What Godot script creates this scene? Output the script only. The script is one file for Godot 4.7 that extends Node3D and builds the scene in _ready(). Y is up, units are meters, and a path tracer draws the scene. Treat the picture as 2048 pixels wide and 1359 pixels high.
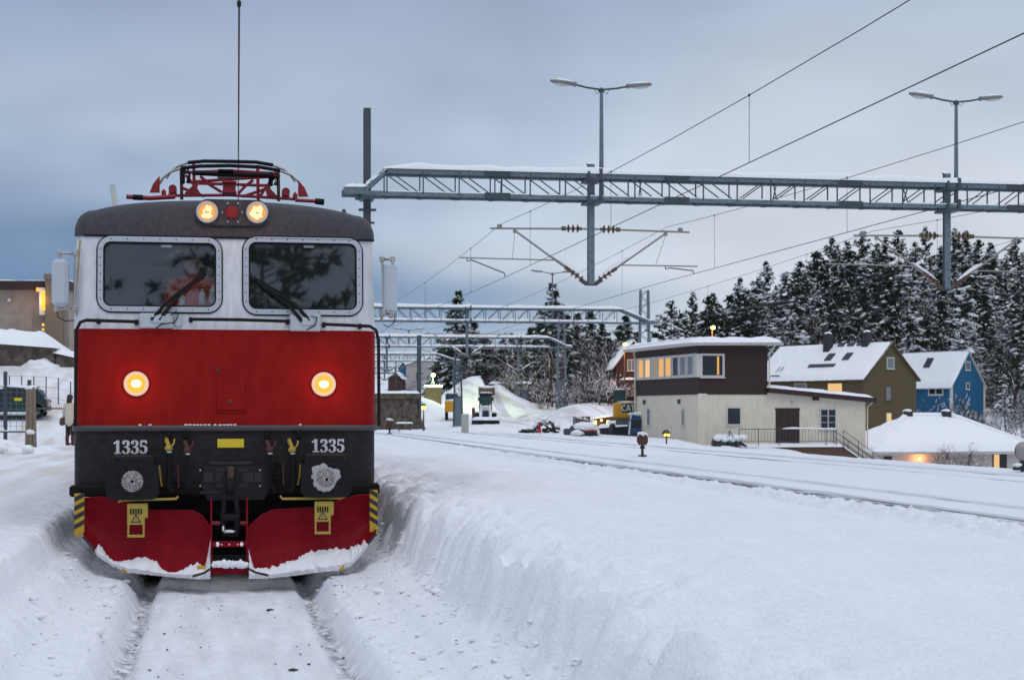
extends Node3D
# A red electric locomotive in a snowed-in rail yard at dusk. y up, metres; the track runs along -z, rail top at y = 0.

const FOC := 3350.0      # focal length in pixels of the 2048 pixel wide photograph
const HOR := 820.0       # row of the horizon
const THETA := 0.1784    # the lens looks this far to the right of the track
const EYE := Vector3(-0.16, 1.7, 0.0)
var CT := cos(THETA)
var ST := sin(THETA)
var M := {}
var counts := {}
var rng := RandomNumberGenerator.new()
var hn := FastNoiseLite.new()
var hn2 := FastNoiseLite.new()
var lut := PackedFloat32Array()

# ---------------------------------------------------------------- mesh builder
class MB:
	var v := PackedVector3Array()
	var n := PackedVector3Array()
	var c := PackedColorArray()
	var col := Color(1, 1, 1)
	var colored := false
	var x := Transform3D()

	func raw(a: Vector3, b: Vector3, d: Vector3, na: Vector3, nb: Vector3, nd: Vector3) -> void:
		a = x * a; b = x * b; d = x * d
		na = x.basis * na; nb = x.basis * nb; nd = x.basis * nd
		if (b - a).cross(d - a).dot(na + nb + nd) > 0.0:
			v.append(a); v.append(d); v.append(b)
			n.append(na); n.append(nd); n.append(nb)
		else:
			v.append(a); v.append(b); v.append(d)
			n.append(na); n.append(nb); n.append(nd)
		if colored:
			c.append(col); c.append(col); c.append(col)

	func face(p: Array, inside: Vector3) -> void:
		var g: Vector3 = (p[1] - p[0]).cross(p[2] - p[0]).normalized()
		if g.dot(p[0] - inside) < 0.0:
			g = -g
		for i in range(1, p.size() - 1):
			raw(p[0], p[i], p[i + 1], g, g, g)

	func tri(a: Vector3, b: Vector3, d: Vector3) -> void:
		var g := (b - a).cross(d - a).normalized()
		raw(a, b, d, g, g, g)

	func box(p: Vector3, s: Vector3, b := Basis()) -> void:
		var h := s * 0.5
		for ax in 3:
			for sg in [-1.0, 1.0]:
				var q := []
				for k in [[-1, -1], [1, -1], [1, 1], [-1, 1]]:
					var w := Vector3()
					w[ax] = sg * h[ax]
					w[(ax + 1) % 3] = k[0] * h[(ax + 1) % 3]
					w[(ax + 2) % 3] = k[1] * h[(ax + 2) % 3]
					q.append(p + b * w)
				face(q, p)

	func cbox(p: Vector3, s: Vector3, e: float, b := Basis()) -> void:
		var h := s * 0.5
		e = minf(e, minf(h.x, minf(h.y, h.z)) * 0.9)
		var corner := func(sg: Vector3, ax: int) -> Vector3:
			var w := Vector3(sg.x * h.x, sg.y * h.y, sg.z * h.z)
			for k in 3:
				if k != ax:
					w[k] -= sg[k] * e
			return p + b * w
		for ax in 3:
			var a1 := (ax + 1) % 3
			var a2 := (ax + 2) % 3
			for sg in [-1.0, 1.0]:
				var q := []
				for k in [[-1, -1], [1, -1], [1, 1], [-1, 1]]:
					var g := Vector3()
					g[ax] = sg; g[a1] = k[0]; g[a2] = k[1]
					q.append(corner.call(g, ax))
				face(q, p)
			for k in [[-1, -1], [1, -1], [1, 1], [-1, 1]]:
				var g0 := Vector3(); g0[ax] = -1; g0[a1] = k[0]; g0[a2] = k[1]
				var g1 := Vector3(); g1[ax] = 1; g1[a1] = k[0]; g1[a2] = k[1]
				face([corner.call(g0, a1), corner.call(g1, a1), corner.call(g1, a2), corner.call(g0, a2)], p)
		for i in 8:
			var g := Vector3(-1 if i & 1 else 1, -1 if i & 2 else 1, -1 if i & 4 else 1)
			face([corner.call(g, 0), corner.call(g, 1), corner.call(g, 2)], p)

	func bar(a: Vector3, b: Vector3, w: float, h: float) -> void:
		var d := (b - a)
		var l := d.length()
		d /= l
		var up := Vector3.UP if absf(d.y) < 0.95 else Vector3.BACK
		var r := d.cross(up).normalized()
		var u := r.cross(d)
		box((a + b) * 0.5, Vector3(w, h, l), Basis(r, u, -d))

	func tube(p: Array, r, sides := 6) -> void:
		var m := p.size()
		var rings := []
		var dirs := []
		var prev := Vector3.ZERO
		for i in m:
			var d: Vector3 = (p[mini(i + 1, m - 1)] - p[maxi(i - 1, 0)]).normalized()
			if prev == Vector3.ZERO:
				prev = d.cross(Vector3.UP if absf(d.y) < 0.9 else Vector3.RIGHT).normalized()
			prev = (prev - d * prev.dot(d)).normalized()
			var q := d.cross(prev)
			var ring := []
			for k in sides:
				var a := TAU * k / sides
				ring.append(prev * cos(a) + q * sin(a))
			rings.append(ring)
			dirs.append(d)
		for i in m - 1:
			var r0: float = r[i] if r is Array else r
			var r1: float = r[i + 1] if r is Array else r
			for k in sides:
				var k2 := (k + 1) % sides
				var a: Vector3 = p[i] + rings[i][k] * r0
				var b: Vector3 = p[i] + rings[i][k2] * r0
				var e: Vector3 = p[i + 1] + rings[i + 1][k2] * r1
				var f: Vector3 = p[i + 1] + rings[i + 1][k] * r1
				raw(a, b, e, rings[i][k], rings[i][k2], rings[i + 1][k2])
				raw(a, e, f, rings[i][k], rings[i + 1][k2], rings[i + 1][k])
		for i in [0, m - 1]:
			var rr: float = r[i] if r is Array else r
			if rr > 0.004:
				var g: Vector3 = dirs[i] * (-1.0 if i == 0 else 1.0)
				for k in range(1, sides - 1):
					raw(p[i] + rings[i][0] * rr, p[i] + rings[i][k] * rr, p[i] + rings[i][k + 1] * rr, g, g, g)

	func lathe(prof: Array, o: Vector3, axis: Vector3, sides := 20) -> void:
		# prof: Vector2(radius, distance along axis)
		axis = axis.normalized()
		var e := axis.cross(Vector3.UP if absf(axis.y) < 0.9 else Vector3.RIGHT).normalized()
		var f := axis.cross(e)
		for i in prof.size() - 1:
			var a: Vector2 = prof[i]
			var b: Vector2 = prof[i + 1]
			var dd := (b - a).normalized()
			var nn := Vector2(dd.y, -dd.x)
			for k in sides:
				var t0 := TAU * k / sides
				var t1 := TAU * (k + 1) / sides
				var u0 := e * cos(t0) + f * sin(t0)
				var u1 := e * cos(t1) + f * sin(t1)
				var p00 := o + u0 * a.x + axis * a.y
				var p01 := o + u1 * a.x + axis * a.y
				var p10 := o + u0 * b.x + axis * b.y
				var p11 := o + u1 * b.x + axis * b.y
				var n0 := u0 * nn.x + axis * nn.y
				var n1 := u1 * nn.x + axis * nn.y
				if a.x > 1e-5:
					raw(p00, p01, p11 if b.x > 1e-5 else p10, n0, n1, n1)
				if b.x > 1e-5:
					raw(p00, p11, p10, n0, n1, n0)

	func blob(p: Vector3, r: Vector3, rings := 6, segs := 8, amp := 0.0, sd := 0, b := Basis()) -> void:
		var rows := []
		for i in rings + 1:
			var la := PI * i / rings - PI / 2
			var row := []
			for k in segs:
				var lo := TAU * k / segs
				var u := Vector3(cos(la) * cos(lo), sin(la), cos(la) * sin(lo))
				var j := 1.0
				if amp > 0.0:
					j += amp * sin(u.x * 3.7 + sd * 1.3) * cos(u.z * 4.1 + sd * 2.1) + amp * 0.6 * sin(u.y * 6.0 + u.x * 5.0 + sd)
				row.append([p + b * (u * r * j), (b * Vector3(u.x / r.x, u.y / r.y, u.z / r.z)).normalized()])
			rows.append(row)
		for i in rings:
			for k in segs:
				var k2 := (k + 1) % segs
				var a = rows[i][k]; var d = rows[i][k2]; var e = rows[i + 1][k2]; var f = rows[i + 1][k]
				if i > 0:
					raw(a[0], d[0], e[0], a[1], d[1], e[1])
				if i < rings - 1:
					raw(a[0], e[0], f[0], a[1], e[1], f[1])

	func prism(poly: PackedVector2Array, z0: float, z1: float, t := Transform3D()) -> void:
		var keep := x
		x = x * t
		var area := 0.0
		for i in poly.size():
			area += poly[i].cross(poly[(i + 1) % poly.size()])
		var idx := Geometry2D.triangulate_polygon(poly)
		for s in [[z0, -1.0], [z1, 1.0]]:
			var g := Vector3(0, 0, s[1])
			for i in range(0, idx.size(), 3):
				var a := poly[idx[i]]; var b := poly[idx[i + 1]]; var d := poly[idx[i + 2]]
				raw(Vector3(a.x, a.y, s[0]), Vector3(b.x, b.y, s[0]), Vector3(d.x, d.y, s[0]), g, g, g)
		for i in poly.size():
			var a := poly[i]
			var b := poly[(i + 1) % poly.size()]
			var e := (b - a).normalized() * signf(area)
			var g := Vector3(e.y, -e.x, 0)
			raw(Vector3(a.x, a.y, z0), Vector3(b.x, b.y, z0), Vector3(b.x, b.y, z1), g, g, g)
			raw(Vector3(a.x, a.y, z0), Vector3(b.x, b.y, z1), Vector3(a.x, a.y, z1), g, g, g)
		x = keep

	func frame(o: PackedVector2Array, i_: PackedVector2Array, z0: float, z1: float, t := Transform3D()) -> void:
		var keep := x
		x = x * t
		var m := o.size()
		for k in m:
			var k2 := (k + 1) % m
			var a := o[k]; var b := o[k2]; var d := i_[k2]; var e := i_[k]
			for s in [[z0, -1.0], [z1, 1.0]]:
				var g := Vector3(0, 0, s[1])
				raw(Vector3(a.x, a.y, s[0]), Vector3(b.x, b.y, s[0]), Vector3(d.x, d.y, s[0]), g, g, g)
				raw(Vector3(a.x, a.y, s[0]), Vector3(d.x, d.y, s[0]), Vector3(e.x, e.y, s[0]), g, g, g)
			for w in [[a, b, 1.0], [e, d, -1.0]]:
				var q: Vector2 = (w[1] - w[0])
				if q.length() < 1e-5:
					continue
				q = q.normalized()
				var g: Vector3 = Vector3(q.y, -q.x, 0) * w[2]
				raw(Vector3(w[0].x, w[0].y, z0), Vector3(w[1].x, w[1].y, z0), Vector3(w[1].x, w[1].y, z1), g, g, g)
				raw(Vector3(w[0].x, w[0].y, z0), Vector3(w[1].x, w[1].y, z1), Vector3(w[0].x, w[0].y, z1), g, g, g)
		x = keep

	func sheet(rows: Array, inside: Vector3, closed := false) -> void:
		# rows of points, smooth; normals point away from inside
		var ni := rows.size()
		var nj: int = rows[0].size()
		var nr := []
		var total := 0.0
		for i in ni:
			var r := []
			for j in nj:
				var a: Vector3 = rows[mini(i + 1, ni - 1)][j] - rows[maxi(i - 1, 0)][j]
				var b: Vector3
				if closed:
					b = rows[i][(j + 1) % nj] - rows[i][(j + nj - 1) % nj]
				else:
					b = rows[i][mini(j + 1, nj - 1)] - rows[i][maxi(j - 1, 0)]
				var g := a.cross(b).normalized()
				total += g.dot(rows[i][j] - inside)
				r.append(g)
			nr.append(r)
		var sg := signf(total)
		for i in ni - 1:
			for j in (nj if closed else nj - 1):
				var j2 := (j + 1) % nj
				raw(rows[i][j], rows[i][j2], rows[i + 1][j2], nr[i][j] * sg, nr[i][j2] * sg, nr[i + 1][j2] * sg)
				raw(rows[i][j], rows[i + 1][j2], rows[i + 1][j], nr[i][j] * sg, nr[i + 1][j2] * sg, nr[i + 1][j] * sg)

	func mesh() -> ArrayMesh:
		var a := []
		a.resize(Mesh.ARRAY_MAX)
		a[Mesh.ARRAY_VERTEX] = v
		a[Mesh.ARRAY_NORMAL] = n
		if colored:
			a[Mesh.ARRAY_COLOR] = c
		var m := ArrayMesh.new()
		m.add_surface_from_arrays(Mesh.PRIMITIVE_TRIANGLES, a)
		return m

func rrect(cx: float, cy: float, w: float, h: float, r: float, k := 6) -> PackedVector2Array:
	var p := PackedVector2Array()
	for q in 4:
		var sx := 1.0 if q == 0 or q == 3 else -1.0
		var sy := 1.0 if q < 2 else -1.0
		for i in k + 1:
			var a := PI / 2 * (q + float(i) / k)
			p.append(Vector2(cx + sx * (w / 2 - r) + r * cos(a), cy + sy * (h / 2 - r) + r * sin(a)))
	return p

# ---------------------------------------------------------------- nodes
func numbered(parent: Node, called: String) -> String:
	var key := str(parent.get_instance_id()) + called
	counts[key] = counts.get(key, -1) + 1
	return called if counts[key] == 0 else "%s_%03d" % [called, counts[key]]

func tag(o: Node, label := "", category := "", group := "", kind := "") -> Node:
	if label: o.set_meta("label", label)
	if category: o.set_meta("category", category)
	if group: o.set_meta("group", group)
	if kind: o.set_meta("kind", kind)
	return o

func thing(called: String, label: String, category: String, at := Vector3.ZERO, turn := 0.0, group := "") -> Node3D:
	var o := Node3D.new()
	o.name = numbered(self, called)
	add_child(o, true)
	o.position = at
	o.rotation.y = turn
	tag(o, label, category, group)
	return o

func put(mb: MB, called: String, m, parent: Node = self) -> MeshInstance3D:
	var o := MeshInstance3D.new()
	o.mesh = mb.mesh()
	o.material_override = m
	o.name = numbered(parent, called)
	parent.add_child(o, true)
	if called in ["snow_load", "frame_bolts", "buffer_bolts", "plate_screws", "plate_bolts", "ledge_snow", "slots", "step_slots", "shunt_leads", "brushwood", "lumps", "ploughed_heap", "snow_cover"]:
		o.set_meta("kind", "stuff")
	return o

func put_mesh(me: Mesh, called: String, m, parent: Node = self) -> MeshInstance3D:
	var o := MeshInstance3D.new()
	o.mesh = me
	o.material_override = m
	o.name = numbered(parent, called)
	parent.add_child(o, true)
	return o

func dup(src: Node3D, at: Vector3, turn := 0.0, size := 1.0, label := "", group := "") -> Node3D:
	var o: Node3D = src.duplicate()
	o.name = numbered(self, str(src.name).rstrip("0123456789").trim_suffix("_"))
	add_child(o, true)
	o.position = at
	o.rotation.y = turn
	o.scale = Vector3.ONE * size
	if label: o.set_meta("label", label)
	if group: o.set_meta("group", group)
	return o

func one(f: Callable, called: String, m, parent: Node = self) -> MeshInstance3D:
	var b := MB.new()
	f.call(b)
	return put(b, called, m, parent)

func words(t: String, at: Vector3, high: float, m, parent: Node, called: String, font := "Droid Sans", wide := 1.0, deep := 0.006) -> void:
	var tm := TextMesh.new()
	var sf := SystemFont.new()
	sf.font_names = PackedStringArray([font])
	sf.font_weight = 700
	tm.font = sf
	tm.text = t
	tm.font_size = 64
	tm.pixel_size = high / (0.715 * 64.0)
	tm.depth = deep
	tm.curve_step = 2.0
	var o := put_mesh(tm, called, m, parent)
	o.position = at
	o.scale.x = wide

func lamp(at: Vector3, color: Color, energy: float, size := 0.05) -> void:
	var l := OmniLight3D.new()
	l.name = numbered(self, "lamp_light")
	l.position = at
	l.light_color = color
	l.light_energy = energy
	l.light_size = size
	l.omni_range = 60.0
	l.omni_attenuation = 2.0
	l.shadow_enabled = true
	add_child(l, true)

# where the ray through a point of the photograph meets the plane z = -far, and the point at a depth along the lens axis
func at(px: float, py: float, far: float) -> Vector3:
	var u := (px - 1024.0) / FOC
	var d := far / (CT - u * ST)
	return EYE + Vector3(d * (u * CT + ST), d * (HOR - py) / FOC, -far)

func atd(px: float, py: float, d: float) -> Vector3:
	var u := (px - 1024.0) / FOC
	return EYE + Vector3(d * (u * CT + ST), d * (HOR - py) / FOC, -d * (CT - u * ST))

func on_ground(px: float, d: float, lift := 0.0) -> Vector3:
	var p := atd(px, HOR, d)
	p.y = ground(p.x, p.z) + lift
	return p

# ---------------------------------------------------------------- materials
func lin(r: float, g: float, b: float) -> Color:
	return Color(r, g, b).linear_to_srgb()

func mat(key: String, r: float, g: float, b: float, rough := 0.7, metal := 0.0) -> StandardMaterial3D:
	var m := StandardMaterial3D.new()
	m.albedo_color = lin(r, g, b)
	m.roughness = rough
	m.metallic = metal
	m.resource_name = key
	M[key] = m
	return m

func noise_tex(freq: float, oct: int, sd: int, lo: Color, hi: Color, a := 0.3, b := 0.7, size := 512) -> NoiseTexture2D:
	var nz := FastNoiseLite.new()
	nz.seed = sd
	nz.noise_type = FastNoiseLite.TYPE_SIMPLEX_SMOOTH
	nz.frequency = freq
	nz.fractal_octaves = oct
	var t := NoiseTexture2D.new()
	t.width = size
	t.height = size
	t.seamless = true
	t.noise = nz
	var g := Gradient.new()
	g.offsets = PackedFloat32Array([a, b])
	g.colors = PackedColorArray([lo, hi])
	t.color_ramp = g
	return t

# worn: the colour varies by a noise between dark x and 1 x
func worn(m: StandardMaterial3D, scale: float, dark: Color, freq := 0.01, sd := 1, bump := 0.0, stretch := Vector3.ONE) -> StandardMaterial3D:
	m.albedo_texture = noise_tex(freq, 5, sd, dark.lerp(Color(1, 1, 1), 0.5), Color(1, 1, 1), 0.15, 0.75)
	m.uv1_triplanar = true
	m.uv1_world_triplanar = true
	m.uv1_scale = stretch * scale
	if bump > 0.0:
		m.heightmap_enabled = true
		m.heightmap_texture = noise_tex(0.03, 5, sd + 7, Color(0, 0, 0), Color(1, 1, 1), 0.0, 1.0)
		m.heightmap_scale = bump
	return m

func glow(key: String, r: float, g: float, b: float, e: float) -> StandardMaterial3D:
	var m := mat(key, r * 0.12, g * 0.12, b * 0.12, 0.5)
	m.emission_enabled = true
	m.emission = lin(r, g, b)
	m.emission_energy_multiplier = e
	return m

func materials() -> void:
	# snow
	var s := mat("snow", 0.86, 0.865, 0.875, 0.85)
	s.metallic_specular = 0.3
	s.vertex_color_use_as_albedo = true
	s.uv1_triplanar = true
	s.uv1_world_triplanar = true
	s.uv1_scale = Vector3.ONE * 0.9
	s.albedo_texture = noise_tex(0.02, 6, 3, Color(0.955, 0.965, 0.985), Color(1, 1, 1), 0.2, 0.6, 1024)
	s.heightmap_enabled = true
	s.heightmap_texture = noise_tex(0.035, 6, 5, Color(0, 0, 0), Color(1, 1, 1), 0.1, 0.9, 1024)
	s.heightmap_scale = 0.8
	var c := mat("snow_cap", 0.86, 0.865, 0.875, 0.85)
	c.metallic_specular = 0.3
	# locomotive
	worn(mat("loco_red", 0.29, 0.0125, 0.011, 0.45), 0.6, Color(0.86, 0.82, 0.82), 0.012, 11, 0.0, Vector3(1.6, 0.6, 1))
	M.loco_red.metallic_specular = 0.16
	worn(mat("plough_red", 0.24, 0.006, 0.014, 0.45), 1.3, Color(0.7, 0.66, 0.68), 0.012, 12, 0.0, Vector3(1, 3, 1))
	worn(mat("loco_white", 0.7, 0.71, 0.74, 0.5), 0.8, Color(0.86, 0.84, 0.82), 0.012, 13, 0.0, Vector3(2.2, 0.6, 1))
	worn(mat("loco_grey", 0.065, 0.062, 0.066, 0.55), 1.4, Color(0.72, 0.7, 0.7), 0.02, 14)
	worn(mat("apron", 0.032, 0.028, 0.029, 0.5), 1.2, Color(0.7, 0.66, 0.64), 0.015, 15)
	M.plough_red.metallic_specular = 0.2
	M.apron.metallic_specular = 0.25
	M.loco_grey.metallic_specular = 0.3
	mat("ledge", 0.06, 0.055, 0.058, 0.5)
	mat("soot", 0.012, 0.011, 0.011, 0.6)
	mat("rubber", 0.016, 0.016, 0.017, 0.6)
	mat("coupler", 0.03, 0.029, 0.03, 0.6)
	for q in ["rubber", "soot", "coupler"]: M[q].metallic_specular = 0.22
	mat("alu", 0.52, 0.54, 0.57, 0.38, 0.6)
	mat("steel", 0.45, 0.43, 0.41, 0.4, 0.8)
	worn(mat("worn_steel", 0.66, 0.62, 0.6, 0.4, 0.35), 2.2, Color(-0.8, -0.85, -0.85), 0.03, 16, 0.3, Vector3(1, 3.2, 1))
	mat("rust", 0.085, 0.036, 0.022, 0.85)
	mat("rail_steel", 0.07, 0.065, 0.065, 0.6, 0.3)
	mat("loco_red_plain", 0.27, 0.008, 0.016, 0.45)
	mat("dim_red", 0.25, 0.006, 0.012, 0.45)
	mat("reflector", 0.22, 0.008, 0.006, 0.3)
	mat("frost", 0.4, 0.38, 0.375, 0.9)
	worn(mat("hazard_yellow", 0.62, 0.38, 0.02, 0.5), 3.0, Color(0.7, 0.65, 0.55), 0.02, 17)
	mat("plate_yellow", 0.72, 0.56, 0.02, 0.45)
	mat("pipe_yellow", 0.4, 0.3, 0.05, 0.6)
	mat("hazard_black", 0.02, 0.02, 0.02, 0.5)
	mat("number_white", 0.62, 0.63, 0.65, 0.5)
	mat("mirror_white", 0.46, 0.5, 0.545, 0.4)
	mat("cab", 0.17, 0.19, 0.165, 0.8)
	mat("cab_dark", 0.05, 0.055, 0.055, 0.8)
	mat("hivis", 0.8, 0.1, 0.02, 0.7)
	var p := mat("pane", 0.02, 0.03, 0.025, 0.02)
	p.transparency = BaseMaterial3D.TRANSPARENCY_ALPHA
	p.albedo_color.a = 0.07
	p.metallic_specular = 0.7
	glow("headlight", 1.0, 0.52, 0.05, 0.95)
	glow("headlight_core", 1.0, 0.93, 0.72, 3.0)
	glow("rooflight_core", 1.0, 0.8, 0.42, 1.25)
	glow("rooflight", 1.0, 0.45, 0.1, 0.8)
	glow("lamp_lit_rim", 1.0, 0.7, 0.52, 0.7)  # emission stands in for the lamplight caught by the rim
	# yard
	worn(mat("galv", 0.17, 0.215, 0.245, 0.5, 0.35), 0.6, Color(0.72, 0.72, 0.74), 0.02, 21)
	mat("galv_dark", 0.055, 0.075, 0.088, 0.6, 0.2)
	mat("tube", 0.3, 0.28, 0.26, 0.5, 0.3)
	mat("insulator", 0.11, 0.07, 0.025, 0.25)
	mat("insulator_red", 0.13, 0.06, 0.03, 0.3)
	mat("wire", 0.02, 0.022, 0.024, 0.5, 0.3)
	mat("lamp_grey", 0.2, 0.2, 0.2, 0.5, 0.3)
	mat("lamp_glass", 0.5, 0.5, 0.48, 0.2)
	# buildings
	worn(mat("plaster", 0.68, 0.62, 0.51, 0.85), 0.25, Color(0.91, 0.9, 0.88), 0.012, 31, 0.0, Vector3(1.5, 0.5, 1.5))
	worn(mat("brown_wood", 0.036, 0.016, 0.015, 0.7), 0.4, Color(0.75, 0.72, 0.7), 0.02, 32, 0.0, Vector3(0.3, 4, 0.3))
	mat("brown_trim", 0.033, 0.014, 0.013, 0.7)
	worn(mat("white_wood", 0.6, 0.58, 0.54, 0.6), 0.5, Color(0.85, 0.84, 0.82), 0.02, 33)
	worn(mat("olive_wood", 0.12, 0.09, 0.047, 0.8), 0.4, Color(0.78, 0.76, 0.72), 0.02, 34, 0.0, Vector3(4, 0.3, 4))
	worn(mat("blue_wood", 0.016, 0.125, 0.25, 0.75), 0.4, Color(0.8, 0.8, 0.8), 0.02, 35, 0.0, Vector3(4, 0.3, 4))
	mat("pale_wood", 0.5, 0.46, 0.43, 0.8)
	mat("red_wood", 0.065, 0.03, 0.024, 0.85)
	worn(mat("concrete", 0.15, 0.12, 0.1, 0.9), 0.3, Color(0.3, 0.28, 0.25), 0.012, 36, 0.5)
	worn(mat("brick_base", 0.13, 0.075, 0.05, 0.9), 0.8, Color(0.6, 0.55, 0.5), 0.03, 37, 0.5)
	worn(mat("facade", 0.36, 0.31, 0.265, 0.9), 0.2, Color(0.82, 0.8, 0.78), 0.01, 38)
	mat("chimney", 0.03, 0.032, 0.035, 0.8)
	mat("glass", 0.03, 0.036, 0.042, 0.06)
	mat("glass_grey", 0.16, 0.18, 0.2, 0.1)
	M.glass.metallic_specular = 0.32
	glow("lit_window", 1.0, 0.5, 0.12, 0.75)
	glow("lit_window_pale", 1.0, 0.62, 0.26, 0.8)
	glow("lit_dim", 0.42, 0.36, 0.28, 0.5)
	glow("sodium", 1.0, 0.62, 0.18, 6.0)
	glow("mercury", 0.85, 1.0, 0.6, 5.0)
	glow("signal_yellow", 1.0, 0.75, 0.1, 3.0)
	glow("sign_amber", 1.0, 0.55, 0.05, 1.2)
	# plants
	var nd := mat("needles", 1, 1, 1, 0.85)
	nd.vertex_color_use_as_albedo = true
	worn(mat("haze_blue_wood", 0.1, 0.14, 0.2, 0.95), 0.02, Color(0.45, 0.5, 0.55), 0.02, 51)  # blue of the distant air is put into the albedo of the ridges
	mat("bark", 0.06, 0.042, 0.034, 0.9)
	mat("birch", 0.2, 0.17, 0.15, 0.9)
	mat("twig", 0.055, 0.029, 0.025, 0.9)
	# vehicles and bits
	mat("digger_yellow", 0.58, 0.29, 0.012, 0.45)
	mat("vehicle_white", 0.7, 0.71, 0.72, 0.4)
	mat("vehicle_blue", 0.02, 0.07, 0.16, 0.35)
	mat("car_green", 0.01, 0.03, 0.03, 0.2)
	mat("dark_paint", 0.022, 0.025, 0.03, 0.5)
	mat("cabinet", 0.42, 0.42, 0.36, 0.6)
	mat("cab_glass", 0.02, 0.06, 0.05, 0.06)
	mat("tail_red", 0.4, 0.01, 0.01, 0.3)
	mat("cloth_red", 0.5, 0.015, 0.02, 0.8)
	worn(mat("old_wood", 0.17, 0.12, 0.08, 0.9), 1.0, Color(0.6, 0.58, 0.55), 0.02, 41, 0.3, Vector3(3, 0.5, 3))
	worn(mat("wood_post", 0.26, 0.2, 0.14, 0.9), 1.0, Color(0.6, 0.58, 0.55), 0.02, 42, 0.3, Vector3(3, 0.5, 3))
	mat("jacket", 0.62, 0.52, 0.42, 0.85)
	mat("trousers", 0.015, 0.014, 0.016, 0.85)
	mat("boots", 0.09, 0.02, 0.018, 0.7)
	mat("hair", 0.035, 0.018, 0.012, 0.7)
	mat("skin", 0.5, 0.28, 0.2, 0.6)
	mat("fur", 0.12, 0.075, 0.045, 0.95)
	mat("scarf", 0.45, 0.27, 0.04, 0.85)
	mat("grit", 0.075, 0.06, 0.055, 0.9)
	mat("ballast", 0.06, 0.06, 0.065, 0.9)

func _ready() -> void:
	rng.seed = 1335
	# camera: level lens shifted up, so that uprights stay upright
	var cam := Camera3D.new()
	cam.name = "camera"
	add_child(cam)
	cam.projection = Camera3D.PROJECTION_FRUSTUM
	cam.near = 0.1
	cam.far = 9000.0
	cam.size = 2.0 * 0.1 * 679.5 / FOC
	cam.frustum_offset = Vector2(0, 0.1 * (HOR - 679.5) / FOC)
	cam.position = EYE
	cam.rotation.y = -THETA
	var ca := CameraAttributesPhysical.new()
	ca.frustum_focal_length = 55.0
	ca.frustum_focus_distance = 16.6
	ca.frustum_near = 0.1
	ca.frustum_far = 9000.0
	ca.exposure_aperture = 6.3
	cam.attributes = ca
	cam.current = true
	# overcast dusk sky
	var we := WorldEnvironment.new()
	we.name = "environment"
	var env := Environment.new()
	env.background_mode = Environment.BG_SKY
	env.tonemap_mode = Environment.TONE_MAPPER_LINEAR
	env.tonemap_exposure = 1.0
	env.sdfgi_enabled = true
	env.ssao_enabled = true
	env.ssil_enabled = true
	var sky := Sky.new()
	var pano := PanoramaSkyMaterial.new()
	pano.panorama = sky_picture()
	sky.sky_material = pano
	env.sky = sky
	we.environment = env
	add_child(we)
	var sun := DirectionalLight3D.new()
	sun.name = "veiled_sun"
	sun.light_energy = 0.15
	sun.light_color = Color(1.0, 0.97, 0.93)
	sun.light_angular_distance = 35.0
	sun.shadow_enabled = true
	sun.rotation = Vector3(deg_to_rad(-52), deg_to_rad(8), 0)
	add_child(sun)

	materials()
	terrain()
	tracks()
	hills()
	tower()
	houses()
	left_building()
	gantries()
	catenaries()
	lamp_posts()
	forest()
	locomotive()
	pantograph()
	driver()
	yard_things()
	left_things()
	debris()

# cloud deck as it shows over the horizon: rows of elevation (degrees), columns of azimuth from the lens axis
const SKY_EL := [0.0, 1.0, 2.5, 4.0, 5.5, 7.5, 10.0, 14.0]
const SKY_AZ := [-17.0, -8.0, -2.0, 3.0, 9.0, 17.0]
const SKY_RGB := [
	[0xa3b6cc, 0xb4c5d8, 0xc4d1dc, 0xc6d0dd, 0xc8d0dc, 0xcbd3de],
	[0x8ca0b9, 0xa5b6cb, 0xc0cdda, 0xc4cedb, 0xc8d0dc, 0xcbd3de],
	[0x768eae, 0x87a0be, 0xa2b6cc, 0xb6c4d5, 0xc4cedb, 0xcbd3de],
	[0x6984a8, 0x7691b4, 0x8aa3c0, 0xafbed1, 0xc8d1dd, 0xced6e1],
	[0x708aac, 0x8ca3c1, 0xbac6d6, 0xc5cfdc, 0xced6e1, 0xd2dae4],
	[0x96aac5, 0xaabcd2, 0xb0c0d4, 0xbcc9d9, 0xcbd4e0, 0xd0d8e3],
	[0xa8b8cd, 0xb0bed3, 0xaabad0, 0xb2c1d5, 0xc2ccdb, 0xc0ccdd],
	[0x96a6c2, 0x9eaec8, 0xa0b0cb, 0xa5b5ce, 0xafbcd2, 0xb6c3d6]]

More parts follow.
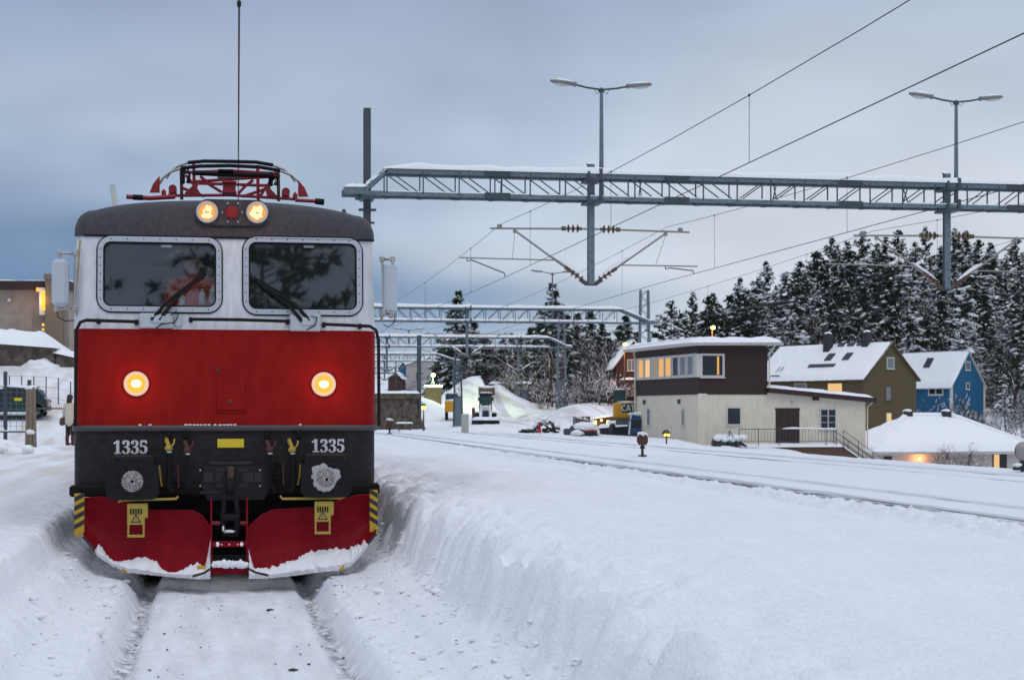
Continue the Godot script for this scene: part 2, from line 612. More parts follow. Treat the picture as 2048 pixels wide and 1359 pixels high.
func sky_at(el: float, az: float, nz: FastNoiseLite) -> Color:
	var dir := Vector3(cos(deg_to_rad(az)), 0, sin(deg_to_rad(az)))
	var w := nz.get_noise_3d(dir.x * 2.6, el * 0.12, dir.z * 2.6)
	var w2 := nz.get_noise_3d(dir.x * 7.0 + 40.0, el * 0.4, dir.z * 7.0)
	var w3 := nz.get_noise_3d(dir.x * 16.0 + 90.0, el * 0.9, dir.z * 16.0)
	# beyond the frame the deck goes on as in its middle
	var a := clampf(az, -17.0, 17.0)
	a = lerpf(a, 2.0, smoothstep(17.0, 100.0, absf(az))) + 4.5 * w + 2.6 * w2
	var e := clampf(el + 2.0 * w + 1.3 * w2 + 0.5 * w3, 0.0, 14.0)
	var i := 0
	while i < 4 and a > SKY_AZ[i + 1]: i += 1
	var j := 0
	while j < 6 and e > SKY_EL[j + 1]: j += 1
	var u := smoothstep(0.0, 1.0, clampf((a - SKY_AZ[i]) / (SKY_AZ[i + 1] - SKY_AZ[i]), 0.0, 1.0))
	var v := smoothstep(0.0, 1.0, clampf((e - SKY_EL[j]) / (SKY_EL[j + 1] - SKY_EL[j]), 0.0, 1.0))
	var q := func(jj: int, ii: int) -> Color: return Color.hex(SKY_RGB[jj][ii] * 256 + 255).srgb_to_linear()
	var c: Color = q.call(j, i).lerp(q.call(j, i + 1), u).lerp(q.call(j + 1, i).lerp(q.call(j + 1, i + 1), u), v)
	# an overcast sky grows brighter towards the zenith
	var k := (1.0 + 0.1 * w + 0.16 * w2 + 0.1 * w3) * (1.0 + 1.02 * smoothstep(0.22, 1.0, sin(deg_to_rad(maxf(el, 0.0)))))
	# and whiter
	var lum := 0.3 * c.r + 0.55 * c.g + 0.15 * c.b
	c = c.lerp(Color(lum * 1.01, lum, lum * 1.03), 0.42 * smoothstep(0.24, 0.6, sin(deg_to_rad(maxf(el, 0.0)))))
	return Color(c.r * k, c.g * k, c.b * k)

func sky_picture() -> ImageTexture:
	var w := 1024
	var h := 512
	var im := Image.create(w, h, false, Image.FORMAT_RGBF)
	var nz := FastNoiseLite.new()
	nz.seed = 21
	nz.frequency = 0.55
	nz.fractal_octaves = 4
	for y in h:
		var el := 90.0 - 180.0 * (y + 0.5) / h
		if el < -3.0:
			im.fill_rect(Rect2i(0, y, w, h - y), Color(0.55, 0.6, 0.68))
			break
		for x in w:
			var az := wrapf(360.0 * (x + 0.5) / w - rad_to_deg(THETA), -180.0, 180.0)
			im.set_pixel(x, y, sky_at(maxf(el, 0.0), az, nz))
	return ImageTexture.create_from_image(im)

# ---------------------------------------------------------------- ground
# heights across the yard, from the bank beside the train to the crest beyond the last track: x, y, x, y ...
const ACROSS := [-7.0, 0.5, -4.0, 0.53, -2.2, 0.585, -1.72, 0.6, -1.66, 0.56, -1.61, 0.44, -1.55, 0.36, -1.43, 0.31, -1.37, 0.27, -1.3, 0.19, -1.2, 0.15, -0.97, 0.115, -0.91, 0.075, -0.87, -0.01, -0.8, -0.1, -0.69, -0.1, -0.65, -0.02, -0.6, 0.0, 0.0, 0.0, 0.6, 0.0, 0.65, -0.02, 0.69, -0.1, 0.8, -0.1,
	0.86, -0.01, 0.9, 0.07, 0.96, 0.105, 1.24, 0.13, 1.29, 0.155, 1.35, 0.205, 1.58, 0.29, 1.66, 0.38, 1.73, 0.56, 1.8, 0.74, 1.9, 0.83, 2.1, 0.875, 2.8, 0.9, 5.0, 0.72, 7.2, 0.42, 8.7, 0.15, 9.2, 0.12, 9.36, 0.17, 9.55, 0.25, 9.8, 0.23, 10.3, 0.12, 10.75, 0.03, 11.2, -0.02, 11.5, 0.0, 12.1, 0.0, 12.25, -0.03, 12.4, 0.0, 13.6, 0.0, 13.75, -0.03, 13.9, 0.0, 15.2, 0.1,
	17.0, 0.1, 18.6, 0.0, 18.95, -0.03, 19.3, 0.0, 20.3, 0.0, 20.45, -0.03, 20.8, 0.04, 22.0, 0.04, 23.4, -0.04, 23.55, -0.07, 23.7, -0.04, 24.9, -0.04, 25.05, -0.07, 25.2, -0.04, 26.8, 0.0, 28.4, -0.1, 30.2, -0.45]

func ground_setup() -> void:
	hn.seed = 5
	hn.frequency = 1.0
	hn.fractal_octaves = 3
	hn2.seed = 9
	hn2.frequency = 1.0
	hn2.fractal_octaves = 4
	hn2.fractal_gain = 0.55
	var k := 0
	for i in 3801:
		var px := -7.0 + i * 0.01
		while k + 3 < ACROSS.size() - 1 and px > ACROSS[k + 2]:
			k += 2
		var t := clampf((px - ACROSS[k]) / (ACROSS[k + 2] - ACROSS[k]), 0.0, 1.0)
		var ts := t * t * (3.0 - 2.0 * t)
		lut.append(lerpf(ACROSS[k + 1], ACROSS[k + 3], lerpf(t, ts, 0.6)))

func across(px: float) -> float:
	var f := clampf((px + 7.0) * 100.0, 0.0, 3799.0)
	var i := int(f)
	return lerpf(lut[i], lut[i + 1], f - i)

# broad shape of the land without the small relief
func ground(px: float, pz: float) -> float:
	var d := -pz
	var h: float
	var far_rise := maxf(0.0, minf(d, 900.0) - 250.0) * 0.021
	if px < -3.0:
		h = across(px)
		h += 3.7 * smoothstep(60.0, 93.0, d) * smoothstep(-3.0, -7.0, px)
		return h + far_rise
	h = across(minf(px - (0.0 * smoothstep(14.5, 16.5, d) if px < 3.0 else 0.0), 30.2))
	if px > 1.3 and px < 9.0:
		h = lerpf(h, h * lerpf(0.8, 1.0, smoothstep(6.0, 11.5, d)), smoothstep(1.3, 1.6, px) * (1.0 - smoothstep(4.0, 9.0, px)))
	if px > 29.0:
		var low := -3.4 + clampf(d - 140.0, -20.0, 260.0) * 0.041
		var ramp := lerpf(-0.45, 2.6, smoothstep(128.0, 195.0, d))
		var shelf := lerpf(ramp, low, smoothstep(33.5 + 8.0 * smoothstep(115.0, 150.0, d), 46.0 + 6.0 * smoothstep(115.0, 150.0, d), px))
		h = lerpf(h, shelf, smoothstep(29.0, 31.5, px))
	elif px > 8.0:
		h = lerpf(h, 2.6, smoothstep(128.0, 205.0, d) * smoothstep(13.0, 22.0, px))
	h -= 0.8 * smoothstep(22.0, 27.5, px) * (1.0 - smoothstep(86.0, 103.0, d))
	if d > 210.0:
		h += smoothstep(0.25, 0.43, px / d) * clampf((d - 212.0) / 115.0, 0.0, 1.0) * 21.0
	# ploughed heaps beside the ramp
	var a := Vector2(px - 29.0, d - 183.0)
	h += 3.4 * exp(-(a.x * a.x / 14.0 + a.y * a.y / 90.0))
	a = Vector2(px - 19.0, d - 168.0)
	h += 2.0 * exp(-(a.x * a.x / 16.0 + a.y * a.y / 60.0))
	a = Vector2(px - 33.0, d - 150.0)
	h += 1.5 * exp(-(a.x * a.x / 10.0 + a.y * a.y / 40.0))
	a = Vector2(px - 37.0, d - 158.0)
	h += 1.6 * exp(-(a.x * a.x / 16.0 + a.y * a.y / 40.0))
	return h + far_rise

func terrain() -> void:
	ground_setup()
	var xs := []
	var px := -420.0
	while px < 460.0:
		xs.append(px)
		var a := absf(px - 0.4)
		if px >= -2.6 and px < 3.4:
			px += 0.04
		elif px >= -4.5 and px < 14.2:
			px += 0.075
		elif px >= 14.2 and px < 31.0:
			px += 0.15
		elif px >= -9.0 and px < -4.5:
			px += 0.15
		else:
			px += clampf(minf(absf(px - 31.0), absf(px + 9.0)) * 0.07, 0.4, 30.0)
	var zs := []
	var d := -60.0
	while d < 1500.0:
		zs.append(d)
		if d < 3.0:
			d += 6.0 if d < -6.0 else 1.0
		elif d < 8.0:
			d += 0.08
		elif d < 17.5:
			d += 0.05
		else:
			d += 0.0055 * (d - 17.5) + 0.05 if d < 60.0 else (0.008 * d if d < 260 else 0.03 * d)
	var nx := xs.size()
	var nz := zs.size()
	var v := PackedVector3Array()
	var c := PackedColorArray()
	v.resize(nx * nz)
	c.resize(nx * nz)
	var i := 0
	for zz in zs:
		for xx in xs:
			var h: float
			var tint := Color(1, 1, 1)
			var pz: float = -zz
			if xx > -9.0 and xx < 31.0 and zz > 2.0 and zz < 130.0:
				var bank := (0.12 * smoothstep(0.86, 1.0, xx) + 0.88 * smoothstep(1.42, 1.7, xx)) * (1.0 - smoothstep(1.95, 2.9, xx)) + (0.2 * smoothstep(-0.86, -1.0, xx) + 0.8 * smoothstep(-1.2, -1.4, xx)) * smoothstep(-2.6, -1.75, xx)
				var soft := 1.0 if xx > 0.0 else 0.4
				var ridge := smoothstep(8.7, 9.3, xx) * (1.0 - smoothstep(11.3, 11.8, xx))
				var wx: float = xx
				if bank > 0.0:
					wx += soft * bank * (0.11 * hn.get_noise_2d(zz * 0.4, xx * 0.3) + 0.13 * (absf(hn.get_noise_2d(zz * 0.9, xx * 0.8 + 30.0)) - 0.2) + 0.06 * hn.get_noise_2d(zz * 3.1, xx * 2.6 + 30.0) + 0.03 * hn2.get_noise_2d(zz * 5.0, xx * 5.0 + 60.0))
				if ridge > 0.0:
					wx += ridge * (0.34 * hn.get_noise_2d(zz * 0.6 + 9.0, 3.0) + 0.1 * hn.get_noise_2d(zz * 2.8, xx * 2.0))
				h = ground(wx, pz)
				if bank > 0.0:
					h += soft * bank * (0.09 * hn.get_noise_2d(xx * 1.6, zz * 1.1) - 0.1 * absf(hn.get_noise_2d(xx * 2.3 + 11.0, zz * 1.5)) + 0.02 * hn2.get_noise_2d(xx * 5.0, zz * 4.0)) + smoothstep(0.0, 0.12, bank) * 0.012 * hn2.get_noise_2d(xx * 8.0, zz * 5.0)
				if ridge > 0.0:
					h += ridge * (0.12 * hn2.get_noise_2d(xx * 4.6, zz * 3.4) + 0.05 * hn.get_noise_2d(zz * 0.5, 7.0))
				if xx > 1.9 and xx < 9.6:
					var q := smoothstep(1.9, 3.0, xx) * (1.0 - smoothstep(8.8, 9.6, xx))
					h += q * (0.12 * hn.get_noise_2d(xx * 0.42 + 5.0, zz * 0.2) + 0.06 * absf(hn.get_noise_2d(xx * 0.6, zz * 0.33 + 80.0)) + 0.05 * absf(hn.get_noise_2d(xx * 0.25 + 3.0, zz * 0.7 + 20.0)) + 0.006 * hn2.get_noise_2d(xx * 2.0, zz * 2.0))
				elif absf(xx) < 1.1:
					var rim := smoothstep(0.5, 0.7, absf(xx))
					h += 0.026 * hn2.get_noise_2d(xx * 4.0, zz * 3.0) + rim * 0.03 * hn2.get_noise_2d(xx * 9.0, zz * 3.0) + 0.01 * hn.get_noise_2d(xx * 3.0, zz * 0.5)
					var g := exp(-pow((absf(xx) - 0.745) / 0.075, 2.0)) * clampf(0.5 + 1.5 * hn2.get_noise_2d(xx * 11.0, zz * 6.0), 0.0, 0.9)
					var wear := clampf(0.45 + 0.9 * hn2.get_noise_2d(xx * 5.0, zz * 0.5), 0.0, 1.0) * (1.0 - smoothstep(0.6, 0.75, absf(xx)))
					tint = Color(1, 1, 1).lerp(Color(0.82, 0.81, 0.82), wear).lerp(Color(0.2, 0.19, 0.2), g)
				elif xx > 10.9:
					h += 0.045 * hn.get_noise_2d(xx * 1.9, 3.0 + zz * 0.01) + 0.012 * hn2.get_noise_2d(xx * 2.5, zz * 0.7) + 0.02 * hn.get_noise_2d(xx * 0.5, zz * 0.2)
					# the cut edge of the first cleared track shows bare ballast, the rails a grey line
					var e := smoothstep(11.0, 11.3, wx) * (1.0 - smoothstep(11.9, 12.2, wx)) * smoothstep(19.0, 30.0, zz) * (1.0 - 0.6 * smoothstep(52.0, 75.0, zz))
					e *= clampf(0.85 + 1.1 * hn.get_noise_2d(zz * 0.9, 3.0), 0.15, 1.0)
					tint = Color(1, 1, 1).lerp(Color(0.12, 0.13, 0.15), clampf(e, 0.0, 1.0))
					for rx in [12.25, 13.75, 18.95, 20.45]:
						if absf(xx - rx) < 0.3:
							tint = tint.lerp(Color(0.5, 0.52, 0.55), 0.9 * (1.0 - absf(xx - rx) / 0.3))
				elif xx < -1.7:
					# trodden and driven snow on the yard beside the train
					var q := smoothstep(-1.7, -2.4, xx)
					h += q * (0.02 * hn2.get_noise_2d(xx * 3.0, zz * 0.35) + 0.03 * hn.get_noise_2d(xx * 0.6, zz * 0.15))
					var dirt := q * clampf(0.25 + 0.9 * hn2.get_noise_2d(xx * 1.1, zz * 0.1), 0.0, 0.65) * smoothstep(17.0, 34.0, zz)
					tint = Color(1, 1, 1).lerp(Color(0.72, 0.6, 0.48), dirt)
				if absf(xx - 1.1) < 0.6 or absf(xx + 1.25) < 0.3:
					var q := clampf(0.4 * hn2.get_noise_2d(xx * 7.0, zz * 6.0) - 0.08, 0.0, 0.2)
					tint = tint.lerp(Color(0.6, 0.5, 0.5), q)
			else:
				h = ground(xx, pz)
				if zz > 60.0 and zz < 420.0:
					h += 0.25 * hn.get_noise_2d(xx * 0.09, zz * 0.06) + 0.12 * hn2.get_noise_2d(xx * 0.35, zz * 0.3)
					if xx > 20.0:
						# sanded road winding up the ramp
						var rd: float = absf(xx - (38.0 + 2.2 * sin(zz * 0.05) - (zz - 150.0) * 0.08)) 
						if zz > 138.0 and zz < 215.0:
							tint = tint.lerp(Color(0.56, 0.47, 0.4), (1.0 - smoothstep(1.2, 3.0, rd)) * 0.75 * clampf(0.7 + hn2.get_noise_2d(xx * 1.3, zz * 0.2), 0.2, 1.0))
							tint = tint.lerp(Color(0.55, 0.46, 0.4), 0.8 * clampf(0.15 + 2.0 * hn2.get_noise_2d((xx + zz * 0.25) * 0.9, zz * 0.06), 0.0, 1.0) * smoothstep(24.0, 28.0, xx) * (1.0 - smoothstep(42.0, 47.0, xx)))
					elif xx < -4.0 and zz > 62.0 and zz < 100.0:
						tint = tint.lerp(Color(0.6, 0.52, 0.44), 0.6 * exp(-pow((zz - 81.0 + xx * 0.3) / 3.0, 2.0)))
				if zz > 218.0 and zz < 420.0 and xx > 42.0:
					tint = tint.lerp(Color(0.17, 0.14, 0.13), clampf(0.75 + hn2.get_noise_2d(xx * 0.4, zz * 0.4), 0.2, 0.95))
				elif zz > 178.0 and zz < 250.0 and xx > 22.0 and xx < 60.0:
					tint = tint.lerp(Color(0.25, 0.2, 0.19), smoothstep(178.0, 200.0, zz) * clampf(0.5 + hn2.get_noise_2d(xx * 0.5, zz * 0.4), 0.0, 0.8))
			v[i] = Vector3(xx, h, pz)
			c[i] = tint
			i += 1
	var nr := PackedVector3Array()
	nr.resize(nx * nz)
	for zi in nz:
		for xi in nx:
			var a := v[zi * nx + mini(xi + 1, nx - 1)] - v[zi * nx + maxi(xi - 1, 0)]
			var b := v[mini(zi + 1, nz - 1) * nx + xi] - v[maxi(zi - 1, 0) * nx + xi]
			nr[zi * nx + xi] = a.cross(b).normalized()
	var idx := PackedInt32Array()
	idx.resize((nx - 1) * (nz - 1) * 6)
	i = 0
	for zi in nz - 1:
		for xi in nx - 1:
			var p := zi * nx + xi
			idx[i] = p; idx[i + 1] = p + nx; idx[i + 2] = p + 1
			idx[i + 3] = p + 1; idx[i + 4] = p + nx; idx[i + 5] = p + nx + 1
			i += 6
	var arr := []
	arr.resize(Mesh.ARRAY_MAX)
	arr[Mesh.ARRAY_VERTEX] = v
	arr[Mesh.ARRAY_NORMAL] = nr
	arr[Mesh.ARRAY_COLOR] = c
	arr[Mesh.ARRAY_INDEX] = idx
	var am := ArrayMesh.new()
	am.add_surface_from_arrays(Mesh.PRIMITIVE_TRIANGLES, arr)
	print("terrain ", nx, " x ", nz, " normal up ", nr[nx * 20 + 50])
	tag(put_mesh(am, "ground", M.snow), "deep snow over the rail yard and the hillside", "", "", "structure")

func tracks() -> void:
	for k in [[0.0, -0.15, 8.0, 40.0, "track under the locomotive"], [13.0, -0.012, 8.0, 190.0, "first cleared track right of the snow field"], [19.7, -0.012, 8.0, 140.0, "middle cleared track right of the snow field"], [24.3, -0.9, 8.0, 130.0, "farthest track along the buildings"]]:
		var t := Node3D.new()
		t.name = numbered(self, "track")
		add_child(t, true)
		t.position = Vector3(k[0], 0, 0)
		tag(t, k[4], "", "", "structure")
		for s in [-0.75, 0.75]:
			var b := MB.new()
			b.cbox(Vector3(s, k[1] - 0.06, -(k[2] + k[3]) / 2), Vector3(0.07, 0.12, k[3] - k[2]), 0.012)
			put(b, "rail", M.rail_steel, t)

func hills() -> void:
	# far wooded ridges seen through the gap over the tracks
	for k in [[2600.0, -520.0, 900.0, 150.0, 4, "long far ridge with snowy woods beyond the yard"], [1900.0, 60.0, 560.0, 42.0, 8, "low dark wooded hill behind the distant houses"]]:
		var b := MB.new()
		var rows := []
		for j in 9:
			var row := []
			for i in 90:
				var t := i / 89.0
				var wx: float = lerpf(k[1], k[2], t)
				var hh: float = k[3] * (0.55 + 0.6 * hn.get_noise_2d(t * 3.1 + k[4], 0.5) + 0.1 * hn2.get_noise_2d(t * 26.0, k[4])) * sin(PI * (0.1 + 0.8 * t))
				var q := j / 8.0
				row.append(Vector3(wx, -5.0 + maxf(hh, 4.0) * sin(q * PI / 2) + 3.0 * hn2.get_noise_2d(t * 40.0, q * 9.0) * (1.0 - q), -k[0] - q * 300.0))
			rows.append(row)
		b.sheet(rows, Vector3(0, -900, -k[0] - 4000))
		tag(put(b, "far_hill", M.haze_blue_wood), k[5], "", "", "structure")

# ---------------------------------------------------------------- locomotive
const FRONT := 16.5      # metres from the lens to the nose
var loco: Node3D

# a point of the front, in the locomotive's own metres, that shows at this spot of the photograph
func lf(px: float, py: float, proud := 0.0) -> Vector3:
	var p := at(px, py, FRONT - proud)
	return Vector3(p.x, p.y, proud)

const HALF := 1.455
func outline(hw: float, z: float, r := 0.16) -> Array:
	# from the front corner of the left side round to the right side, seen from above, without the flat middle
	var out := []
	for side in [-1.0, 1.0]:
		var q := []
		for k in 9:
			var a := PI / 2 * k / 8.0
			q.append(Vector3(side * (hw - r + r * sin(a)), 0, z - r + r * cos(a)))
		q.append(Vector3(side * hw, 0, -15.2))
		out.append(q)
	return out

func shell(b: MB, levels: Array, flat := true) -> void:
	# levels: [y, half width, z of the front]
	for side in 2:
		var rows := []
		for l in levels:
			var row := []
			for p in outline(l[1], l[2])[side]:
				row.append(Vector3(p.x, l[0], p.z))
			rows.append(row)
		b.sheet(rows, Vector3(0, 2, -4))
	if flat:
		var rows := []
		for l in levels:
			var row := []
			for k in 7:
				row.append(Vector3(lerpf(-l[1] + 0.16, l[1] - 0.16, k / 6.0), l[0], l[2]))
			rows.append(row)
		b.sheet(rows, Vector3(0, 2, -4))

func roof_top(px: float) -> float:
	var a := absf(px)
	var y := 3.785 - 0.083 * pow(minf(a, 1.27) / 1.27, 2.0) - 0.04 * pow(minf(a, 1.27) / 1.27, 6.0)
	if a > 1.27:
		var t := clampf((a - 1.27) / (HALF - 1.27), 0.0, 1.0)
		y = 3.5 + (y - 3.5) * sqrt(maxf(0.0, 1.0 - t * t))
	return y

func nose_z(y: float) -> float:
	return 0.0 if y < 2.5 else -0.085 * (y - 2.5)

func locomotive() -> void:
	loco = thing("locomotive", "red, white and grey electric locomotive with lit headlights and a snow plough", "locomotive", Vector3(0, 0, -FRONT))
	var L := loco
	# shell
	one(func(b): shell(b, [[0.9, HALF - 0.005, 0.0], [1.2, HALF - 0.005, 0.0], [1.5, HALF - 0.005, 0.0]]), "apron", M.apron, L)
	one(func(b): shell(b, [[1.497, HALF, 0.0], [1.5, HALF + 0.015, 0.03], [1.552, HALF + 0.015, 0.03], [1.555, HALF, 0.0]]), "ledge_strip", M.ledge, L)
	one(func(b): shell(b, [[1.555, HALF, 0.0], [1.9, HALF, 0.0], [2.2, HALF, 0.0], [2.482, HALF, 0.0]]), "red_nose", M.loco_red, L)
	# white cab band with two window openings
	var yw0 := 2.482
	var yw1 := 3.405
	var lean := Transform3D(Basis(Vector3.RIGHT, -atan(0.085)), Vector3(0, yw0, 0.0))   # local y runs up the leaning front
	var slant := 1.0 / cos(atan(0.085))
	var wins := []
	for k in [[205.0, 485.0, 432.0, 612.0], [497.0, 486.0, 714.0, 618.0]]:
		var p0 := lf(k[0], k[3]); var p1 := lf(k[2], k[1])
		wins.append([(p0.x + p1.x) / 2, ((p0.y + p1.y) / 2 - yw0) * slant, p1.x - p0.x, (p1.y - p0.y) * slant])
	one(func(b):
		var top := (yw1 - yw0) * slant
		for i in 2:
			var x0 := -HALF + 0.16 if i == 0 else 0.0
			var x1 := 0.0 if i == 0 else HALF - 0.16
			b.frame(rrect((x0 + x1) / 2, top / 2, x1 - x0, top, 0.0001), rrect(wins[i][0], wins[i][1], wins[i][2] + 0.04, wins[i][3] + 0.04, 0.11), -0.05, 0.0, lean)
		shell(b, [[yw0, HALF, 0.0], [2.9, HALF - 0.01, nose_z(2.9)], [yw1, HALF - 0.02, nose_z(yw1)]], false), "white_cab_band", M.loco_white, L)
	for i in 2:
		var w = wins[i]
		var fr: MeshInstance3D = one(func(b): b.frame(rrect(w[0], w[1], w[2] + 0.1, w[3] + 0.1, 0.13), rrect(w[0], w[1], w[2], w[3], 0.075), -0.03, 0.022, lean), "window_frame", M.alu, L)
		one(func(b): b.frame(rrect(w[0], w[1], w[2] + 0.128, w[3] + 0.128, 0.15), rrect(w[0], w[1], w[2] + 0.1, w[3] + 0.1, 0.13), -0.01, 0.012, lean), "gasket", M.rubber, fr)
		one(func(b): b.prism(rrect(w[0], w[1], w[2] + 0.03, w[3] + 0.03, 0.085), -0.022, -0.014, lean), "window_pane", M.pane, fr)
		one(func(b): b.prism(rrect(w[0], w[1], w[2] + 0.03, w[3] + 0.03, 0.085), -0.044, -0.036, lean), "window_pane", M.pane, fr)  # extra sheet added behind the windscreen to double its reflection
		one(func(b): b.frame(rrect(w[0], w[1], w[2], w[3], 0.075), rrect(w[0], w[1], w[2] - 0.03, w[3] - 0.03, 0.06), -0.012, 0.004, lean), "glazing_seal", M.rubber, fr)
		var bolts := rrect(w[0], w[1], w[2] + 0.05, w[3] + 0.05, 0.1, 2)
		one(func(b):
			for q in 4:
				for s in 7:
					var p := bolts[q * 3 + 2].lerp(bolts[(q * 3 + 3) % 12], s / 6.0)
					b.blob(lean * Vector3(p.x, p.y, 0.023), Vector3(0.007, 0.007, 0.005), 3, 5), "frame_bolts", M.rubber, fr)
		one(func(b): b.box(lean * Vector3(w[0] + 0.06, w[1] + w[3] / 2 - 0.03, -0.03), Vector3(0.1, 0.022, 0.004)), "sticker", M.number_white, fr)
	# cab inside
	one(func(b):
		b.box(Vector3(0, 2.95, -1.75), Vector3(2.8, 1.1, 0.04))
		b.box(Vector3(0, 2.45, -0.95), Vector3(2.84, 0.04, 1.5)), "cab_lining", M.cab, L)
	one(func(b):
		b.cbox(Vector3(-0.72, 2.56, -0.42), Vector3(1.2, 0.2, 0.5), 0.03)
		b.cbox(Vector3(0.6, 2.55, -0.42), Vector3(1.2, 0.16, 0.5), 0.03)
		b.box(Vector3(-0.35, 3.0, -1.72), Vector3(0.4, 0.75, 0.02)), "driving_desk", M.cab_dark, L)
	one(func(b):
		for q in [[404.0, 598.0, 0.1], [425.0, 596.0, 0.12], [362.0, 600.0, 0.08]]:
			var p := lf(q[0], q[1])
			b.lathe([Vector2(0, 0), Vector2(0.035, 0), Vector2(0.035, q[2]), Vector2(0.016, q[2] + 0.02), Vector2(0.016, q[2] + 0.05), Vector2(0, q[2] + 0.05)], Vector3(p.x, p.y - 0.03, -0.3), Vector3.UP, 10), "cleaning_bottles", M.number_white, L)
	# roof
	one(func(b):
		var rows := []
		for k in 12:
			var row := []
			for j in 57:
				var sx := sin((j / 28.0 - 1.0) * PI / 2)
				sx = lerpf(j / 28.0 - 1.0, sx, 0.55)
				var px := sx * (HALF - 0.003)
				var r := 0.16
				var zc := nose_z(yw1) + 0.012
				var over := absf(px) - (HALF - r)
				if over > 0.0:
					zc -= r - sqrt(maxf(0.0, r * r - over * over))
				var yt := roof_top(px)
				var y0 := yw1 - 0.03
				if k < 10:
					var a := PI / 2 * k / 9.0
					row.append(Vector3(px, y0 + (yt - y0) * sin(a), zc - 0.05 * sin(a) - 0.34 * pow(1.0 - cos(a), 1.6)))
				else:
					row.append(Vector3(px, yt, -1.2 if k == 10 else -15.2))
			rows.append(row)
		b.sheet(rows, Vector3(0, 2, -5)), "roof", M.loco_grey, L)
	one(func(b): b.tube([lf(167, 471, -0.02), lf(300, 470, 0.0) , lf(600, 477, 0.0), lf(748, 484, -0.02)].map(func(p): return Vector3(p.x, yw1 - 0.025, nose_z(yw1) + 0.012)), 0.012, 6), "drip_rail", M.rubber, L)
	# roof headlights on their plate
	var rl0 := lf(414, 423); var rl1 := lf(514, 424)
	var rz := nose_z(3.6) + 0.045
	var plate: MeshInstance3D = one(func(b):
		var q0 := lf(394, 448); var q1 := lf(536, 399)
		b.frame(rrect((q0.x + q1.x) / 2, (q0.y + q1.y) / 2, q1.x - q0.x, q1.y - q0.y, 0.1), rrect((q0.x + q1.x) / 2, (q0.y + q1.y) / 2, 0.03, 0.02, 0.005), rz - 0.2, rz), "lamp_plate", M.loco_grey, L)
	one(func(b):
		for q in [[455, 405], [476, 405], [444, 423], [484, 423], [455, 442], [476, 442]]:
			var p := lf(q[0], q[1])
			b.blob(Vector3(p.x, p.y, rz + 0.002), Vector3(0.008, 0.008, 0.006), 3, 6), "plate_screws", M.number_white, plate)
	one(func(b):
		var p := lf(463.5, 423.5)
		b.lathe([Vector2(0.062, 0), Vector2(0.062, 0.02), Vector2(0.055, 0.03), Vector2(0.0, 0.038)], Vector3(p.x, p.y, rz), Vector3.BACK, 20), "red_reflector", M.reflector, L)
	for p in [rl0, rl1]:
		headlamp(L, "roof_headlight", Vector3(p.x, p.y, rz), 0.108, M.alu, M.rooflight, 0.45)
	for p in [lf(272, 767), lf(647, 768)]:
		headlamp(L, "headlight", Vector3(p.x, p.y, 0.0), 0.118, M.lamp_lit_rim, M.headlight, 1.0)
	# nose hatch
	one(func(b):
		var q0 := lf(433, 820); var q1 := lf(489, 753)
		b.cbox(Vector3((q0.x + q1.x) / 2, (q0.y + q1.y) / 2, 0.006), Vector3(q1.x - q0.x, q1.y - q0.y, 0.016), 0.005)
		b.box(Vector3((q0.x + q1.x) / 2, q0.y - 0.012, 0.005), Vector3(q1.x - q0.x + 0.01, 0.012, 0.02)), "nose_hatch", M.loco_red, L)
	one(func(b):
		var p := lf(460, 802)
		b.lathe([Vector2(0, 0.0), Vector2(0.018, 0.0), Vector2(0.018, 0.012), Vector2(0, 0.013)], Vector3(p.x, p.y, 0.013), Vector3.BACK, 10)
		p = lf(435, 739)
		b.cbox(Vector3(p.x, p.y, 0.012), Vector3(0.02, 0.035, 0.03), 0.006), "hatch_lock", M.ledge, L)
	# handrails
	for h in [[[150, 852], [152, 660], [160, 644], [172, 640], [272, 643]], [[381, 638], [478, 639], [575, 642]], [[648, 648], [740, 652], [752, 660], [757, 680], [758, 852]]]:
		var pts := []
		for q in h:
			pts.append(lf(q[0], q[1], 0.07))
		var rail: MeshInstance3D = one(func(b): b.tube(pts, 0.0165, 7), "handrail", M.rubber, L)
		one(func(b):
			for q in ([h[-1], h[-2].map(func(z): return z)] if h.size() > 3 and h[0][0] < 300 else [h[0], h[-1]] if h.size() == 3 else [h[0], [720, 651]]):
				if q[1] > 800: continue
				var p := lf(q[0], q[1], 0.07)
				if h.size() > 3 and h[0][0] < 300 and q[0] < 200: p = lf(196, 641, 0.07)
				b.cbox(p + Vector3(0, -0.005, -0.035), Vector3(0.036, 0.05, 0.1), 0.008), "rail_bracket", M.rubber, rail)
	# wiper motors, wipers
	for k in [[278, 627, 346, 656], [578, 630, 641, 662]]:
		var q0 := lf(k[0], k[3]); var q1 := lf(k[2], k[1])
		one(func(b):
			b.cbox(Vector3((q0.x + q1.x) / 2, (q0.y + q1.y) / 2, 0.03), Vector3(q1.x - q0.x, q1.y - q0.y, 0.07), 0.012)
			b.cbox(Vector3((q0.x + q1.x) / 2 + 0.02, (q0.y + q1.y) / 2 + 0.015, 0.07), Vector3(0.12, 0.08, 0.03), 0.01), "wiper_box", M.mirror_white, L)
	one(func(b):
		var p := lf(357, 642)
		b.cbox(Vector3(p.x, p.y, 0.03), Vector3(0.075, 0.12, 0.07), 0.02), "sensor_box", M.mirror_white, L)
	one(func(b):
		var p0 := lf(279, 664); var p1 := lf(345, 657)
		b.box(Vector3((p0.x + p1.x) / 2, (p0.y + p1.y) / 2, 0.01), Vector3(p1.x - p0.x, 0.03, 0.02)), "wiper_bracket", M.loco_red, L)
